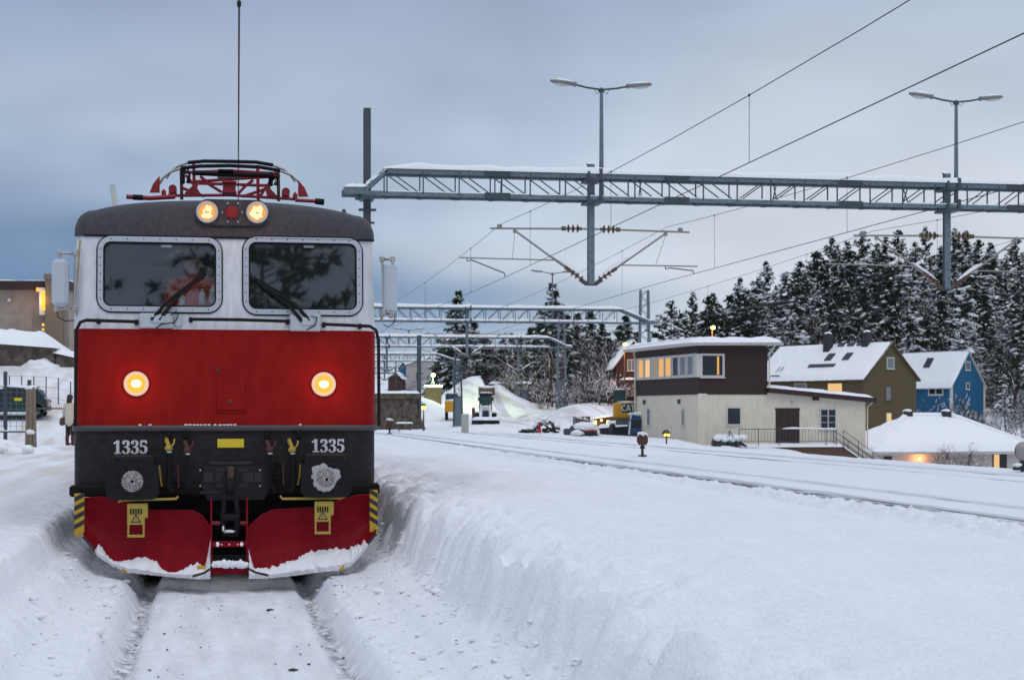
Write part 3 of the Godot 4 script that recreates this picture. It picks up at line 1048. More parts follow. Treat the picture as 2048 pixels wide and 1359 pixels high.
	for k in [[[303, 640], [330, 607], [392, 560]], [[318, 640], [343, 607], [397, 553]], [[604, 642], [575, 608], [524, 572]], [[619, 641], [590, 608], [519, 566]]]:
		var pts := []
		for q in k:
			var p := lf(q[0], q[1], 0.055)
			pts.append(Vector3(p.x, p.y, nose_z(p.y) + 0.075))
		var wi: MeshInstance3D = one(func(b): b.tube(pts, [0.022, 0.017, 0.009], 6), "wiper_arm", M.rubber, L)
		one(func(b): b.bar(pts[1].lerp(pts[2], 0.15) + Vector3(0.01, 0.015, -0.01), pts[2] + (pts[2] - pts[1]) * 0.2 + Vector3(0.01, 0.015, -0.01), 0.014, 0.03), "wiper_blade", M.rubber, wi)
	one(func(b): b.tube([lf(340, 630, 0.09), lf(352, 622, 0.06), lf(356, 632, 0.08), lf(348, 645, 0.09), lf(322, 648, 0.08), lf(312, 656, 0.06)], 0.006, 5), "washer_hose", M.rubber, L)
	one(func(b): b.tube([lf(622, 632, 0.09), lf(634, 634, 0.07), lf(630, 650, 0.08), lf(612, 660, 0.06)], 0.006, 5), "washer_hose", M.rubber, L)
	# numbers and plates on the apron
	var n0 := lf(260, 907); var n1 := lf(655.5, 904)
	words("1335", Vector3(n0.x, n0.y + 0.063, 0.003), 0.128, M.number_white, L, "number_lettering", "Droid Serif", 0.82)
	words("1335", Vector3(n0.x + 0.006, n0.y + 0.063, 0.002), 0.128, M.number_white, L, "number_lettering", "Droid Serif", 0.82)
	words("1335", Vector3(n1.x + 0.006, n1.y + 0.063, 0.002), 0.128, M.number_white, L, "number_lettering", "Droid Serif", 0.82)
	words("1335", Vector3(n1.x, n1.y + 0.063, 0.003), 0.128, M.number_white, L, "number_lettering", "Droid Serif", 0.82)
	one(func(b):
		var p := lf(461, 886)
		b.cbox(Vector3(p.x, p.y, 0.008), Vector3(0.255, 0.086, 0.012), 0.003), "yellow_plate", M.plate_yellow, L)
	one(func(b):
		for k in 16:
			var q := lf([300, 372, 380, 388, 395, 402, 410, 418, 430, 440, 448, 455, 462, 470, 280, 600][k], 851)
			b.blob(Vector3(q.x, 1.558, 0.02), Vector3(0.018, 0.008, 0.012), 4, 6, 0.3, k), "ledge_snow", M.snow_cap, L)
	# lower buffer beam
	one(func(b):
		b.cbox(Vector3(0, 0.93, 0.02), Vector3(2.96, 0.11, 0.16), 0.02)
		b.cbox(Vector3(0, 0.86, -0.35), Vector3(2.2, 0.34, 0.5), 0.02), "buffer_beam", M.soot, L)
	# pivoted frame behind the plough: bogie and underframe
	one(func(b):
		b.box(Vector3(0, 0.55, -1.6), Vector3(2.5, 0.66, 1.4))
		b.box(Vector3(0, 0.8, -8.0), Vector3(2.7, 0.5, 14.0)), "underframe", M.soot, L)
	for s in [-0.75, 0.75]:
		one(func(b): b.lathe([Vector2(0, 0), Vector2(0.58, 0), Vector2(0.63, 0.03), Vector2(0.63, 0.12), Vector2(0, 0.12)], Vector3(s - 0.06, 0.56, -1.7), Vector3.RIGHT, 24), "wheel", M.rust, L)
	for s in [-1, 1]:
		buffer_and_plough(L, s)
	coupling(L)
	# camera housings in place of mirrors
	for s in [-1, 1]:
		var m: MeshInstance3D = one(func(b):
			if s < 0:
				var q0 := lf(101, 611, 0.1); var q1 := lf(134, 516, 0.1)
				b.cbox(Vector3((q0.x + q1.x) / 2, (q0.y + q1.y) / 2, -0.05), Vector3(q1.x - q0.x, q1.y - q0.y, 0.2), 0.035)
			else:
				var q0 := lf(767, 620, 0.1); var q1 := lf(798, 527, 0.1)
				b.lathe([Vector2(0, 0), Vector2(0.065, 0), Vector2(0.075, 0.01), Vector2(0.075, q1.y - q0.y - 0.01), Vector2(0.065, q1.y - q0.y), Vector2(0, q1.y - q0.y)], Vector3((q0.x + q1.x) / 2, q0.y, -0.05), Vector3.UP, 24), "mirror_housing", M.mirror_white, L)
		var c: Array = [[118, 505], [150, 507], [112, 618], [148, 617], [158, 640], [156, 500]] if s < 0 else [[785, 518], [764, 518], [782, 630], [768, 625], [762, 640], [761, 515]]
		one(func(b):
			b.tube([lf(c[0][0], c[0][1] + 10, 0.0), lf(c[0][0], c[0][1], 0.0), lf(c[1][0], c[1][1], -0.05), lf(c[5][0], c[5][1], -0.1)], 0.015, 6)
			b.tube([lf(c[2][0], c[2][1] - 8, 0.0), lf(c[2][0], c[2][1], 0.0), lf(c[3][0], c[3][1], -0.05), lf(c[4][0], c[4][1], -0.1)], 0.015, 6)
			b.tube([lf(c[1][0], c[1][1], -0.02), lf(c[3][0], c[3][1], -0.02)], 0.012, 6)
			for q in [c[1], c[3], c[0], c[2]]:
				b.cbox(lf(q[0], q[1], -0.02), Vector3(0.05, 0.06, 0.06), 0.012), "mirror_bracket", M.steel, m)
		one(func(b):
			if s < 0: b.tube([lf(112, 618), lf(116, 634), lf(130, 642), lf(148, 640)], 0.005, 5)
			else: b.tube([lf(790, 628), lf(788, 645), lf(776, 654), lf(766, 648)], 0.005, 5), "camera_cable", M.rubber, m)
	# horns and aerials at the roof edge
	for q in [[214, 410], [698, 416]]:
		var p := lf(q[0], q[1])
		one(func(b):
			b.cbox(Vector3(p.x, p.y - 0.01, -0.9), Vector3(0.09, 0.05, 0.14), 0.015)
			b.lathe([Vector2(0, 0), Vector2(0.035, 0), Vector2(0.028, 0.04), Vector2(0.016, 0.085), Vector2(0, 0.09)], Vector3(p.x + 0.02, p.y + 0.01, -0.9), Vector3.UP, 10), "roof_aerial", M.galv_dark, L)
	# thin yellow tube up the left edge of the cab
	one(func(b): b.tube([lf(160, 480, -0.12), lf(155, 560, -0.12), lf(152, 640, -0.12)], 0.011, 6), "side_handrail", M.pipe_yellow, L)

func headlamp(L: Node3D, called: String, p: Vector3, r: float, rim_mat, lens_mat, power: float) -> void:
	var rim: MeshInstance3D = one(func(b): b.lathe([Vector2(r, 0), Vector2(r, 0.025), Vector2(r * 0.96, 0.036), Vector2(r * 0.8, 0.038), Vector2(r * 0.74, 0.02)], p, Vector3.BACK, 32), called, rim_mat, L)
	one(func(b): b.lathe([Vector2(r * 0.78, 0.016), Vector2(r * 0.5, 0.024), Vector2(0, 0.03)], p, Vector3.BACK, 28), "lens", lens_mat, rim)
	if called == "headlight":
		one(func(b): b.blob(p + Vector3(0.0, 0.0, 0.033), Vector3(r * 0.4, r * 0.3, 0.01), 6, 14), "bulb", M.headlight_core, rim)
	else:
		for q in ([[0.12, 0.3, 0.34, 0.26], [-0.05, -0.36, 0.46, 0.22], [0.1, -0.1, 0.2, 0.3], [-0.3, 0.05, 0.1, 0.2]] if p.x < 0.0 else [[-0.1, -0.12, 0.5, 0.44], [0.22, 0.3, 0.3, 0.28], [-0.2, 0.36, 0.2, 0.16]]):
			one(func(b): b.blob(p + Vector3(q[0] * r, q[1] * r, 0.03), Vector3(r * q[2], r * q[3], 0.01), 6, 12, 0.3, int(q[2] * 50)), "bulb", M.rooflight_core, rim)
		one(func(b): b.box(p + Vector3(0.03 * r, -0.04 * r, 0.042), Vector3(r * 0.35, 0.008, 0.004)), "filament_bar", M.rust, rim)
	lamp(p + Vector3(0, 0, -FRONT + 0.15), Color(1.0, 0.62, 0.2), 0.04 * power, 0.06)

func buffer_and_plough(L: Node3D, s: int) -> void:
	var left := s < 0
	# buffer head: a rounded plate with a worn middle, on a plunger
	var c := lf(264, 962, 0.55) if left else lf(653, 958, 0.55)
	var buf: MeshInstance3D = one(func(b): b.frame(rrect(c.x, c.y, 0.485, 0.345, 0.075), rrect(c.x, c.y, 0.2, 0.2, 0.0999), 0.51, 0.55), "buffer", M.rubber, L)
	one(func(b):
		var rows := []
		for i in 5:
			var row := []
			for k in 29:
				var a := TAU * k / 28.0
				row.append(Vector3(c.x + 0.102 * i / 4.0 * cos(a), c.y + 0.102 * i / 4.0 * sin(a), 0.561 - 0.013 * (i / 4.0) * (i / 4.0)))
			rows.append(row)
		b.sheet(rows, Vector3(c.x, c.y, 0)), "worn_face", M.worn_steel, buf)
	one(func(b):
		b.lathe([Vector2(0.1, 0.0), Vector2(0.1, 0.25), Vector2(0.075, 0.25), Vector2(0.075, 0.52)], Vector3(c.x, c.y, 0.0), Vector3.BACK, 20)
		b.cbox(Vector3(c.x, c.y, 0.03), Vector3(0.4, 0.36, 0.05), 0.02), "plunger", M.soot, buf)
	one(func(b):
		for k in 8:
			var a := TAU * (k + 0.5) / 8
			b.blob(Vector3(c.x + 0.145 * cos(a), c.y + 0.13 * sin(a), 0.551), Vector3(0.013, 0.013, 0.006), 3, 6), "buffer_bolts", M.soot, buf)
	if not left:
		one(func(b):
			var rr := []
			for i in 5:
				var row := []
				for k in 49:
					var a := TAU * k / 48.0
					var out := 0.128 + 0.05 * hn.get_noise_2d(cos(a) * 1.1 + 7.0, sin(a) * 1.1) + 0.008 * sin(a * 3.0 + 1.0)
					row.append(Vector3(c.x + lerpf(0.085, out, i / 4.0) * cos(a) - 0.01, c.y + lerpf(0.085, out, i / 4.0) * sin(a) + 0.01, 0.549 + 0.01 * sin(PI * i / 4.0) + 0.003 * hn2.get_noise_2d(k * 1.7, i * 2.0)))
				rr.append(row)
			b.sheet(rr, Vector3(c.x, c.y, -2)), "frost_ring", M.frost, buf)
	one(func(b): b.cbox(Vector3(c.x, c.y + 0.19, 0.2), Vector3(0.38, 0.09, 0.36), 0.012), "buffer_cover", M.apron, buf)
	# yellow lamp guard bar and hinged coupling step
	var g := [[236, 1003], [246, 1000], [352, 997], [356, 992]] if left else [[560, 991], [564, 997], [680, 996], [690, 992]]
	one(func(b): b.tube(g.map(func(q): return lf(q[0], q[1], 0.42)), 0.013, 6), "guard_bar", M.pipe_yellow, L)
	var h0 := lf(252, 1049, 0.5) if left else lf(627, 1043, 0.5)
	var h1 := lf(291, 1006, 0.5) if left else lf(663, 1002, 0.5)
	var cx := (h0.x + h1.x) / 2
	var hw := (h1.x - h0.x) * 0.9
	var st: MeshInstance3D = one(func(b):
		b.cbox(Vector3(cx, (h0.y + h1.y) / 2, 0.5), Vector3(hw, h1.y - h0.y, 0.025), 0.005)
		b.cbox(Vector3(cx + hw * 0.52, (h0.y + h1.y) / 2 + 0.03, 0.48), Vector3(0.05, (h1.y - h0.y) * 0.7, 0.06), 0.01)
		var lo := h0.y - 0.105
		b.box(Vector3(cx - hw / 2 + 0.01, (h0.y + lo) / 2, 0.5), Vector3(0.016, h0.y - lo, 0.016))
		b.box(Vector3(cx + hw / 2 - 0.01, (h0.y + lo) / 2, 0.5), Vector3(0.016, h0.y - lo, 0.016))
		b.cbox(Vector3(cx, lo, 0.51), Vector3(hw, 0.024, 0.05), 0.006), "coupling_step", M.pipe_yellow, L)
	one(func(b):
		for k in 5:
			b.box(Vector3(cx - hw * 0.3 + hw * 0.15 * k, h1.y - 0.075, 0.514), Vector3(0.012, 0.05, 0.012)), "step_slots", M.soot, st)
	one(func(b):
		var y0 := h0.y + 0.02
		var o := PackedVector2Array([Vector2(cx - 0.05, y0), Vector2(cx + 0.05, y0), Vector2(cx, y0 + 0.085)])
		var i_ := PackedVector2Array([Vector2(cx - 0.034, y0 + 0.01), Vector2(cx + 0.034, y0 + 0.01), Vector2(cx, y0 + 0.066)])
		b.frame(o, i_, 0.5125, 0.5145)
		b.prism(PackedVector2Array([Vector2(cx - 0.004, y0 + 0.018), Vector2(cx + 0.008, y0 + 0.034), Vector2(cx + 0.002, y0 + 0.034), Vector2(cx + 0.005, y0 + 0.05), Vector2(cx - 0.008, y0 + 0.031), Vector2(cx, y0 + 0.031)]), 0.5125, 0.5145), "warning_triangle", M.hazard_black, st)
	# hazard plate with slanting stripes
	var z0 := lf(148, 1071, 0.2) if left else lf(739, 1063, 0.2)
	var z1 := lf(168, 986, 0.2) if left else lf(755, 979, 0.2)
	var hz: MeshInstance3D = one(func(b): b.box(Vector3((z0.x + z1.x) / 2, (z0.y + z1.y) / 2, 0.2), Vector3(z1.x - z0.x, z1.y - z0.y, 0.012)), "hazard_plate", M.hazard_yellow, L)
	for k in 4:
		one(func(b):
			var y := lerpf(z1.y, z0.y, 0.03 + 0.215 * k)
			var tip := 0.025 if left else -0.025
			b.prism(PackedVector2Array([Vector2(z0.x, y - 0.045 - tip), Vector2(z1.x, y - 0.045 + tip), Vector2(z1.x, y + tip), Vector2(z0.x, y - tip)]), 0.2065, 0.2085), "stripe", M.hazard_black, hz)
	# plough blade: a curved plate whose inner edge stands furthest forward
	var top: Array = [[166, 996], [206, 993], [240, 999], [300, 1020], [350, 1021], [386, 1021], [404, 1031], [416, 1048], [421, 1056]] if left else [[752, 988], [712, 990], [680, 1000], [634, 1014], [585, 1017], [545, 1020], [522, 1030], [504, 1046], [496, 1056]]
	var bot: Array = [[166, 1072], [196, 1106], [222, 1124], [256, 1138], [300, 1143], [340, 1147], [380, 1150], [404, 1151], [421, 1150]] if left else [[752, 1066], [722, 1104], [700, 1126], [676, 1134], [634, 1138], [590, 1144], [545, 1149], [516, 1150], [496, 1150]]
	var rows := []
	for j in 11:
		var row := []
		for i in 9:
			var q := j / 10.0
			var f := i / 8.0
			var z := lerpf(0.16, 0.62, f) + 0.16 * (q * q) - 0.13 * sin(PI * clampf(q * 0.9, 0, 1)) 
			row.append(lf(lerpf(top[i][0], bot[i][0], q), lerpf(top[i][1], bot[i][1], q), z))
		rows.append(row)
	var blade: MeshInstance3D = one(func(b): b.sheet(rows, Vector3(0, 0.5, -3)), "plough_blade", M.plough_red, L)
	one(func(b):
		var p := []
		for r in rows[0]: p.append(r)
		b.tube(p, 0.008, 5), "blade_edge", M.plough_red, blade)
	one(func(b):
		var p := []
		for r in rows[10]: p.append(r + Vector3(0, -0.005, 0.0))
		b.tube(p, 0.014, 5), "cutting_edge", M.hazard_black, blade)
	for f in ([[3, 0.3], [7, 0.0]] if left else [[3, 0.2]]):
		one(func(b):
			var p: Vector3 = rows[10][f[0]] - Vector3(0, 0.022, 0) if f[0] == 3 else rows[9][f[0]]
			b.cbox(p + Vector3(0.0, 0.02, 0.012), Vector3(0.11, 0.06, 0.01), 0.002), "yellow_mark", M.hazard_yellow, blade)
	# snow caught along the foot of the blade
	one(func(b):
		var sr := []
		for k in 91:
			var f := lerpf(0.1 if left else 0.07, 0.992, k / 90.0)
			var i := mini(int(f * 8.0), 7)
			var t := f * 8.0 - i
			var up: float
			if left: up = 0.3 + 0.24 * sin(f * 17.0 + 0.4) + 0.12 * hn2.get_noise_2d(f * 22.0, 4.0)
			else: up = 0.5 + 0.22 * sin(f * 8.0 + 4.6) + 0.14 * hn2.get_noise_2d(f * 18.0, 9.0)
			if left and f > 0.9: up = maxf(up, 0.4 + (f - 0.9) * 17.0)
			if not left and f > 0.93: up = maxf(up, 0.5 + (f - 0.93) * 14.0)
			up = clampf(up, 0.06, 1.9) * smoothstep(0.0, 0.03, k / 90.0)
			var row := []
			for m in 15:
				var v := m / 14.0
				var q := 10.0 - up * 4.2 * v
				var j := clampi(int(q), 0, 9)
				var p: Vector3 = rows[j][i].lerp(rows[j][i + 1], t).lerp(rows[j + 1][i].lerp(rows[j + 1][i + 1], t), q - j)
				var th := (0.075 * pow(1.0 - v, 0.7) * smoothstep(0.0, 0.16, v + 0.02) + 0.012) * (1.0 + 0.7 * hn.get_noise_2d(f * 13.0, v * up * 3.0) + 0.25 * hn2.get_noise_2d(f * 30.0, v * up * 6.0)) * smoothstep(1.02, 0.8, v)
				row.append(p + Vector3(0, 0.01 * hn2.get_noise_2d(f * 40.0, v * 9.0) - (0.03 if m == 0 else 0.0), th - (0.004 if m == 14 else 0.0)))
			sr.append(row)
		b.sheet(sr, Vector3(0, 0.5, -4)), "caught_snow", M.snow_cap, blade)

func coupling(L: Node3D) -> void:
	# coupler pocket plate with its slots
	var pl: MeshInstance3D = one(func(b):
		var p := lf(472, 958, 0.12)
		var w := 0.66
		b.prism(PackedVector2Array([Vector2(p.x - 0.3, p.y + 0.13), Vector2(p.x + 0.3, p.y + 0.13), Vector2(p.x + 0.34, p.y - 0.05), Vector2(p.x + 0.27, p.y - 0.2), Vector2(p.x - 0.27, p.y - 0.2), Vector2(p.x - 0.34, p.y - 0.05)]), 0.04, 0.12), "coupler_plate", M.coupler, L)
	one(func(b):
		for q in [[416, 954, 0.085, 0.09], [440, 954, 0.085, 0.09], [496, 954, 0.1, 0.09], [516, 954, 0.07, 0.09], [442, 939, 0.09, 0.04], [486, 939, 0.09, 0.04], [442, 970, 0.09, 0.04], [486, 970, 0.09, 0.04], [462, 925, 0.4, 0.025], [430, 984, 0.3, 0.022]]:
			var p := lf(q[0], q[1], 0.12)
			b.box(Vector3(p.x, p.y, 0.12), Vector3(q[2], q[3], 0.012)), "slots", M.hazard_black, pl)
	one(func(b):
		for q in [[400, 940], [520, 940], [400, 972], [520, 972]]:
			var p := lf(q[0], q[1], 0.12)
			b.blob(Vector3(p.x, p.y, 0.121), Vector3(0.014, 0.014, 0.01), 3, 6), "plate_bolts", M.steel, pl)
	# draw hook and hanging screw link
	var hk: MeshInstance3D = one(func(b):
		var p := lf(460, 960, 0.5)
		b.cbox(Vector3(p.x, p.y + 0.01, 0.3), Vector3(0.075, 0.16, 0.42), 0.025)
		b.tube([Vector3(p.x, p.y + 0.04, 0.5), Vector3(p.x, p.y - 0.02, 0.58), Vector3(p.x, p.y - 0.1, 0.56), Vector3(p.x, p.y - 0.13, 0.48)], [0.05, 0.05, 0.04, 0.02], 8), "draw_hook", M.rubber, L)
	one(func(b):
		var a := lf(460, 943, 0.56)
		b.cbox(a + Vector3(0.005, -0.03, 0.01), Vector3(0.055, 0.16, 0.03), 0.01), "rusty_hook_face", M.rust, hk)
	one(func(b):
		for s in [-1, 1]:
			b.tube([lf(460 + s * 11, 950, 0.55), lf(460 + s * 12, 1000, 0.58), lf(460 + s * 15, 1030, 0.56), lf(460 + s * 13, 1062, 0.5)], [0.022, 0.022, 0.026, 0.028], 7)
		b.tube([lf(444, 1034, 0.56), lf(476, 1034, 0.56)], 0.034, 8)
		b.tube([lf(444, 1064, 0.5), lf(476, 1064, 0.5)], 0.04, 8), "screw_link", M.rubber, hk)
	one(func(b):
		b.blob(lf(458, 1062, 0.545), Vector3(0.05, 0.016, 0.02), 4, 8, 0.2, 3)
		b.blob(lf(446, 1056, 0.54), Vector3(0.012, 0.035, 0.014), 4, 7, 0.2, 5), "link_snow", M.snow_cap, hk)
	# cross bar and foot bar between the blades
	one(func(b):
		var p := lf(458, 1088, 0.62)
		b.cbox(Vector3(p.x, p.y, 0.6), Vector3(0.33, 0.055, 0.03), 0.006), "plough_crossbar", M.plough_red, L)
	for q in [443, 458, 475]:
		one(func(b): b.blob(lf(q, 1088.5, 0.618), Vector3(0.008, 0.008, 0.005), 3, 6), "rivet", M.snow_cap, L)
	for q in [435, 483]:
		one(func(b): b.blob(lf(q, 1088, 0.617), Vector3(0.018, 0.022, 0.006), 4, 7, 0.2, q), "crossbar_snow", M.snow_cap, L)
	var ft: MeshInstance3D = one(func(b):
		var p := lf(458, 1136, 0.66)
		b.cbox(Vector3(p.x, p.y, 0.64), Vector3(0.35, 0.11, 0.05), 0.01)
		for s in [-1, 1]:
			b.box(Vector3(p.x + s * 0.165, p.y + 0.3, 0.6), Vector3(0.016, 0.7, 0.05)), "plough_foot", M.plough_red, L)
	one(func(b):
		for k in 26:
			b.blob(lf(428 + k * 2.5, 1127 + rng.randf_range(-2, 3), 0.69), Vector3(0.03, rng.randf_range(0.02, 0.04), 0.022), 4, 7, 0.2, k), "foot_snow", M.snow_cap, ft)
	one(func(b):
		for s in [-1, 1]:
			b.tube([lf(460 + s * 36, 1046, 0.5), lf(460 + s * 20, 1046, 0.5)], 0.022, 6), "spreader", M.dim_red, L)
	one(func(b): b.tube([lf(385, 1152, 0.8), lf(408, 1145, 0.82), lf(422, 1136, 0.8)], 0.012, 5), "plough_lip", M.hazard_black, L)
	one(func(b): b.tube([lf(536, 1150, 0.8), lf(510, 1144, 0.82), lf(495, 1136, 0.8)], 0.012, 5), "plough_lip", M.hazard_black, L)
	# brake hoses with coloured cocks
	for k in [[337, 896, "pipe_yellow", [[337, 905], [338, 935], [336, 965], [341, 982]]], [374, 900, "rust", [[374, 908], [373, 940], [370, 965], [378, 982]]], [539, 899, "rust", [[539, 907], [537, 930], [541, 962], [549, 986]]], [584, 899, "pipe_yellow", [[585, 908], [586, 935], [586, 970], [582, 984]]]]:
		var hose: MeshInstance3D = one(func(b): b.tube(k[3].map(func(q): return lf(q[0], q[1], 0.2)), 0.027 if k[2] == "pipe_yellow" else 0.016, 7), "air_hose", M.rubber, L)
		one(func(b):
			var p := lf(k[0], k[1], 0.2)
			b.cbox(p, Vector3(0.075, 0.06, 0.07), 0.02)
			b.tube([p + Vector3(0, 0.02, 0), p + Vector3(-0.02, 0.07, -0.08), p + Vector3(-0.02, 0.09, -0.18)], 0.022, 6)
			b.tube([p + Vector3(0.02, 0.01, 0.03), p + Vector3(0.05, 0.05, 0.04), p + Vector3(0.055, 0.09, 0.03)], 0.009, 5), "cock", M[k[2]], hose)
		one(func(b):
			var p := lf(k[0] + 1, k[1] + 9, 0.2)
			b.lathe([Vector2(0.026, 0), Vector2(0.026, 0.016), Vector2(0, 0.016)], p, Vector3.UP, 10), "clamp", M.alu, hose)
	one(func(b):
		b.tube([lf(318, 930, 0.15), lf(320, 952, 0.16), lf(323, 972, 0.15)], 0.009, 5)
		b.tube([lf(600, 928, 0.15), lf(599, 950, 0.16), lf(595, 970, 0.15)], 0.009, 5), "hose_hook", M.pipe_yellow, L)
	for q in [[355, 930, 357], [566, 925, 567]]:
		one(func(b): b.tube([lf(q[0], q[1], 0.12), lf(q[2], q[1] + 45, 0.14)], 0.009, 5), "air_pipe", M.rust, L)
	for q in [[360, 968, 0.09], [338, 872, 0.05], [371, 870, 0.05], [535, 872, 0.05], [597, 870, 0.05]]:
		one(func(b): b.cbox(lf(q[0], q[1], 0.06), Vector3(q[2], 0.07, 0.08), 0.012), "pipe_bracket", M.soot, L)
	one(func(b):
		b.cbox(lf(552, 935, 0.1), Vector3(0.04, 0.11, 0.06), 0.01)
		b.cbox(lf(552, 948, 0.1), Vector3(0.1, 0.04, 0.06), 0.01), "pipe_bracket", M.soot, L)

func pantograph() -> void:
	var L := loco
	var P := func(px: float, py: float, back: float) -> Vector3:
		var q := at(px, py, FRONT + back)
		return Vector3(q.x, q.y, -back)
	# two collector strips that bend down into horns
	for k in [[2.2, 0, 0], [2.75, 14, -11]]:
		var bk: float = k[0]
		var sh: float = k[1]
		var up: float = k[2]
		var st: MeshInstance3D = one(func(b): b.tube([P.call(361 + sh, 336 + up, bk), P.call(400 + sh * 0.6, 332 + up * 0.9, bk), P.call(460, 331 + up * 0.75, bk), P.call(520 - sh * 0.6, 334 + up * 0.9, bk), P.call(560 - sh, 341 + up, bk)], 0.022, 6), "collector_strip", M.rubber, L)
		one(func(b): b.tube([P.call(361 + sh, 336 + up, bk), P.call(340 + sh, 344 + up, bk), P.call(326 + sh, 355 + up, bk), P.call(318 + sh, 368 + up, bk)], 0.015, 6), "horn_tube", M.steel, st)
		one(func(b): b.tube([P.call(560 - sh, 341 + up, bk), P.call(582 - sh, 350 + up, bk), P.call(596 - sh, 362 + up, bk), P.call(604 - sh, 374 + up, bk)], 0.015, 6), "horn_tube", M.steel, st)
	for s in [0, 1]:
		one(func(b):
			var q: Array = [[319, 352], [319, 385], [299, 385], [306, 368]] if s == 0 else [[596, 362], [596, 393], [616, 393], [608, 375]]
			var poly := PackedVector2Array()
			for w in q:
				var p: Vector3 = P.call(w[0], w[1], 2.2)
				poly.append(Vector2(p.x, p.y))
			b.prism(poly, -2.22, -2.16), "horn", M.loco_red_plain, L)
	# crosshead tubes
	one(func(b): b.tube([P.call(384, 345, 2.4), P.call(460, 349, 2.4), P.call(545, 350, 2.4)], 0.028, 7), "crosshead_tube", M.rubber, L)
	one(func(b): b.cbox(P.call(451, 342, 2.4), Vector3(0.17, 0.03, 0.12), 0.008), "crosshead_damper", M.soot, L)
	one(func(b): b.cbox(P.call(458, 354, 2.45), Vector3(0.26, 0.03, 0.1), 0.008), "crosshead_plate", M.tube, L)
	# red arms and stays
	for k in [[[375, 364], [460, 358], [560, 352]], [[384, 366], [452, 368], [536, 371]], [[400, 352], [420, 370], [443, 384]], [[506, 360], [490, 372], [476, 387]], [[360, 374], [380, 382], [408, 392]], [[540, 374], [515, 383], [484, 393]], [[335, 391], [460, 390], [590, 398]], [[371, 350], [386, 368], [398, 388]], [[549, 354], [533, 372], [520, 392]], [[362, 345], [460, 341], [556, 347]]]:
		one(func(b): b.tube(k.map(func(q): return P.call(q[0], q[1], 2.9)), 0.019, 6), "pantograph_stay", M.loco_red_plain, L)
	for q in [[387, 328, 366], [515, 330, 395], [362, 338, 393], [556, 340, 396]]:
		one(func(b): b.tube([P.call(q[0], q[1], 2.6), P.call(q[0] + 1, q[2] + 6, 2.6)], 0.021, 6), "pantograph_post", M.loco_red_plain if q[0] == 387 or q[0] == 515 else M.rust, L)
	one(func(b):
		var p: Vector3 = P.call(458, 376, 2.3)
		b.cbox(p, Vector3(0.14, 0.12, 0.2), 0.012)
		b.cbox(p + Vector3(0, 0.05, 0.05), Vector3(0.16, 0.03, 0.2), 0.008)
		b.cbox(p + Vector3(0, -0.06, 0.05), Vector3(0.16, 0.03, 0.2), 0.008), "drive_housing", M.loco_red_plain, L)
	for q in [[345, 378], [571, 384]]:
		one(func(b):
			b.lathe([Vector2(0, 0), Vector2(0.045, 0), Vector2(0.045, 0.07), Vector2(0.03, 0.1), Vector2(0.0, 0.115)], P.call(q[0], q[1] + 15, 2.4), Vector3.UP, 12)
			b.lathe([Vector2(0.045, 0.0), Vector2(0.045, 0.05), Vector2(0, 0.05)], P.call(q[0], q[1], 2.36), Vector3.BACK, 14), "base_insulator", M.loco_red_plain, L)
	for q in [[380, 378, 8], [545, 384, -6]]:
		one(func(b):
			var p: Vector3 = P.call(q[0], q[1], 2.5)
			b.prism(PackedVector2Array([Vector2(p.x - 0.06, p.y - 0.05), Vector2(p.x + 0.05, p.y - 0.05), Vector2(p.x + 0.012 * q[2], p.y + 0.08), Vector2(p.x - 0.02 + 0.012 * q[2], p.y + 0.08)]), -2.56, -2.44), "spring_bracket", M.loco_red_plain, L)
	for q in [[327, 386], [590, 392]]:
		one(func(b):
			var p: Vector3 = P.call(q[0], q[1], 2.0)
			b.cbox(p, Vector3(0.05, 0.06, 0.05), 0.008)
			b.blob(p + Vector3(0, 0.035, 0.0), Vector3(0.012, 0.012, 0.012), 4, 6), "roof_bracket", M.loco_red_plain, L)
	# tangle of copper shunts at both heads
	for s in [[372, 345], [548, 350]]:
		one(func(b):
			for k in 6:
				var a := rng.randf_range(0, 6.0)
				b.tube([P.call(s[0] + 6 * cos(a), s[1] + 8 * sin(a), 2.45), P.call(s[0] + 8, s[1] + rng.randf_range(-2, 12), 2.38), P.call(s[0] + rng.randf_range(-2, 8), s[1] + 20, 2.5)], 0.007, 4)
			b.cbox(P.call(s[0] - 7, s[1] + 8, 2.45), Vector3(0.05, 0.16, 0.05), 0.01), "shunt_leads", M.rubber, L)
	# red roof conductor rails with black ends
	one(func(b):
		b.tube([P.call(252, 393, 1.9), P.call(300, 396, 1.9), P.call(350, 393, 1.9)], 0.025, 7), "roof_conductor", M.loco_red_plain, L)
	one(func(b): b.tube([P.call(265, 394, 1.9), P.call(285, 395, 1.9)], 0.03, 8), "conductor_sleeve", M.rubber, L)
	one(func(b):
		b.tube([P.call(590, 400, 1.9), P.call(630, 402, 1.9)], 0.02, 7), "roof_conductor", M.loco_red_plain, L)
	one(func(b): b.tube([P.call(630, 402, 1.9), P.call(648, 404, 1.9)], 0.034, 8), "conductor_sleeve", M.rubber, L)

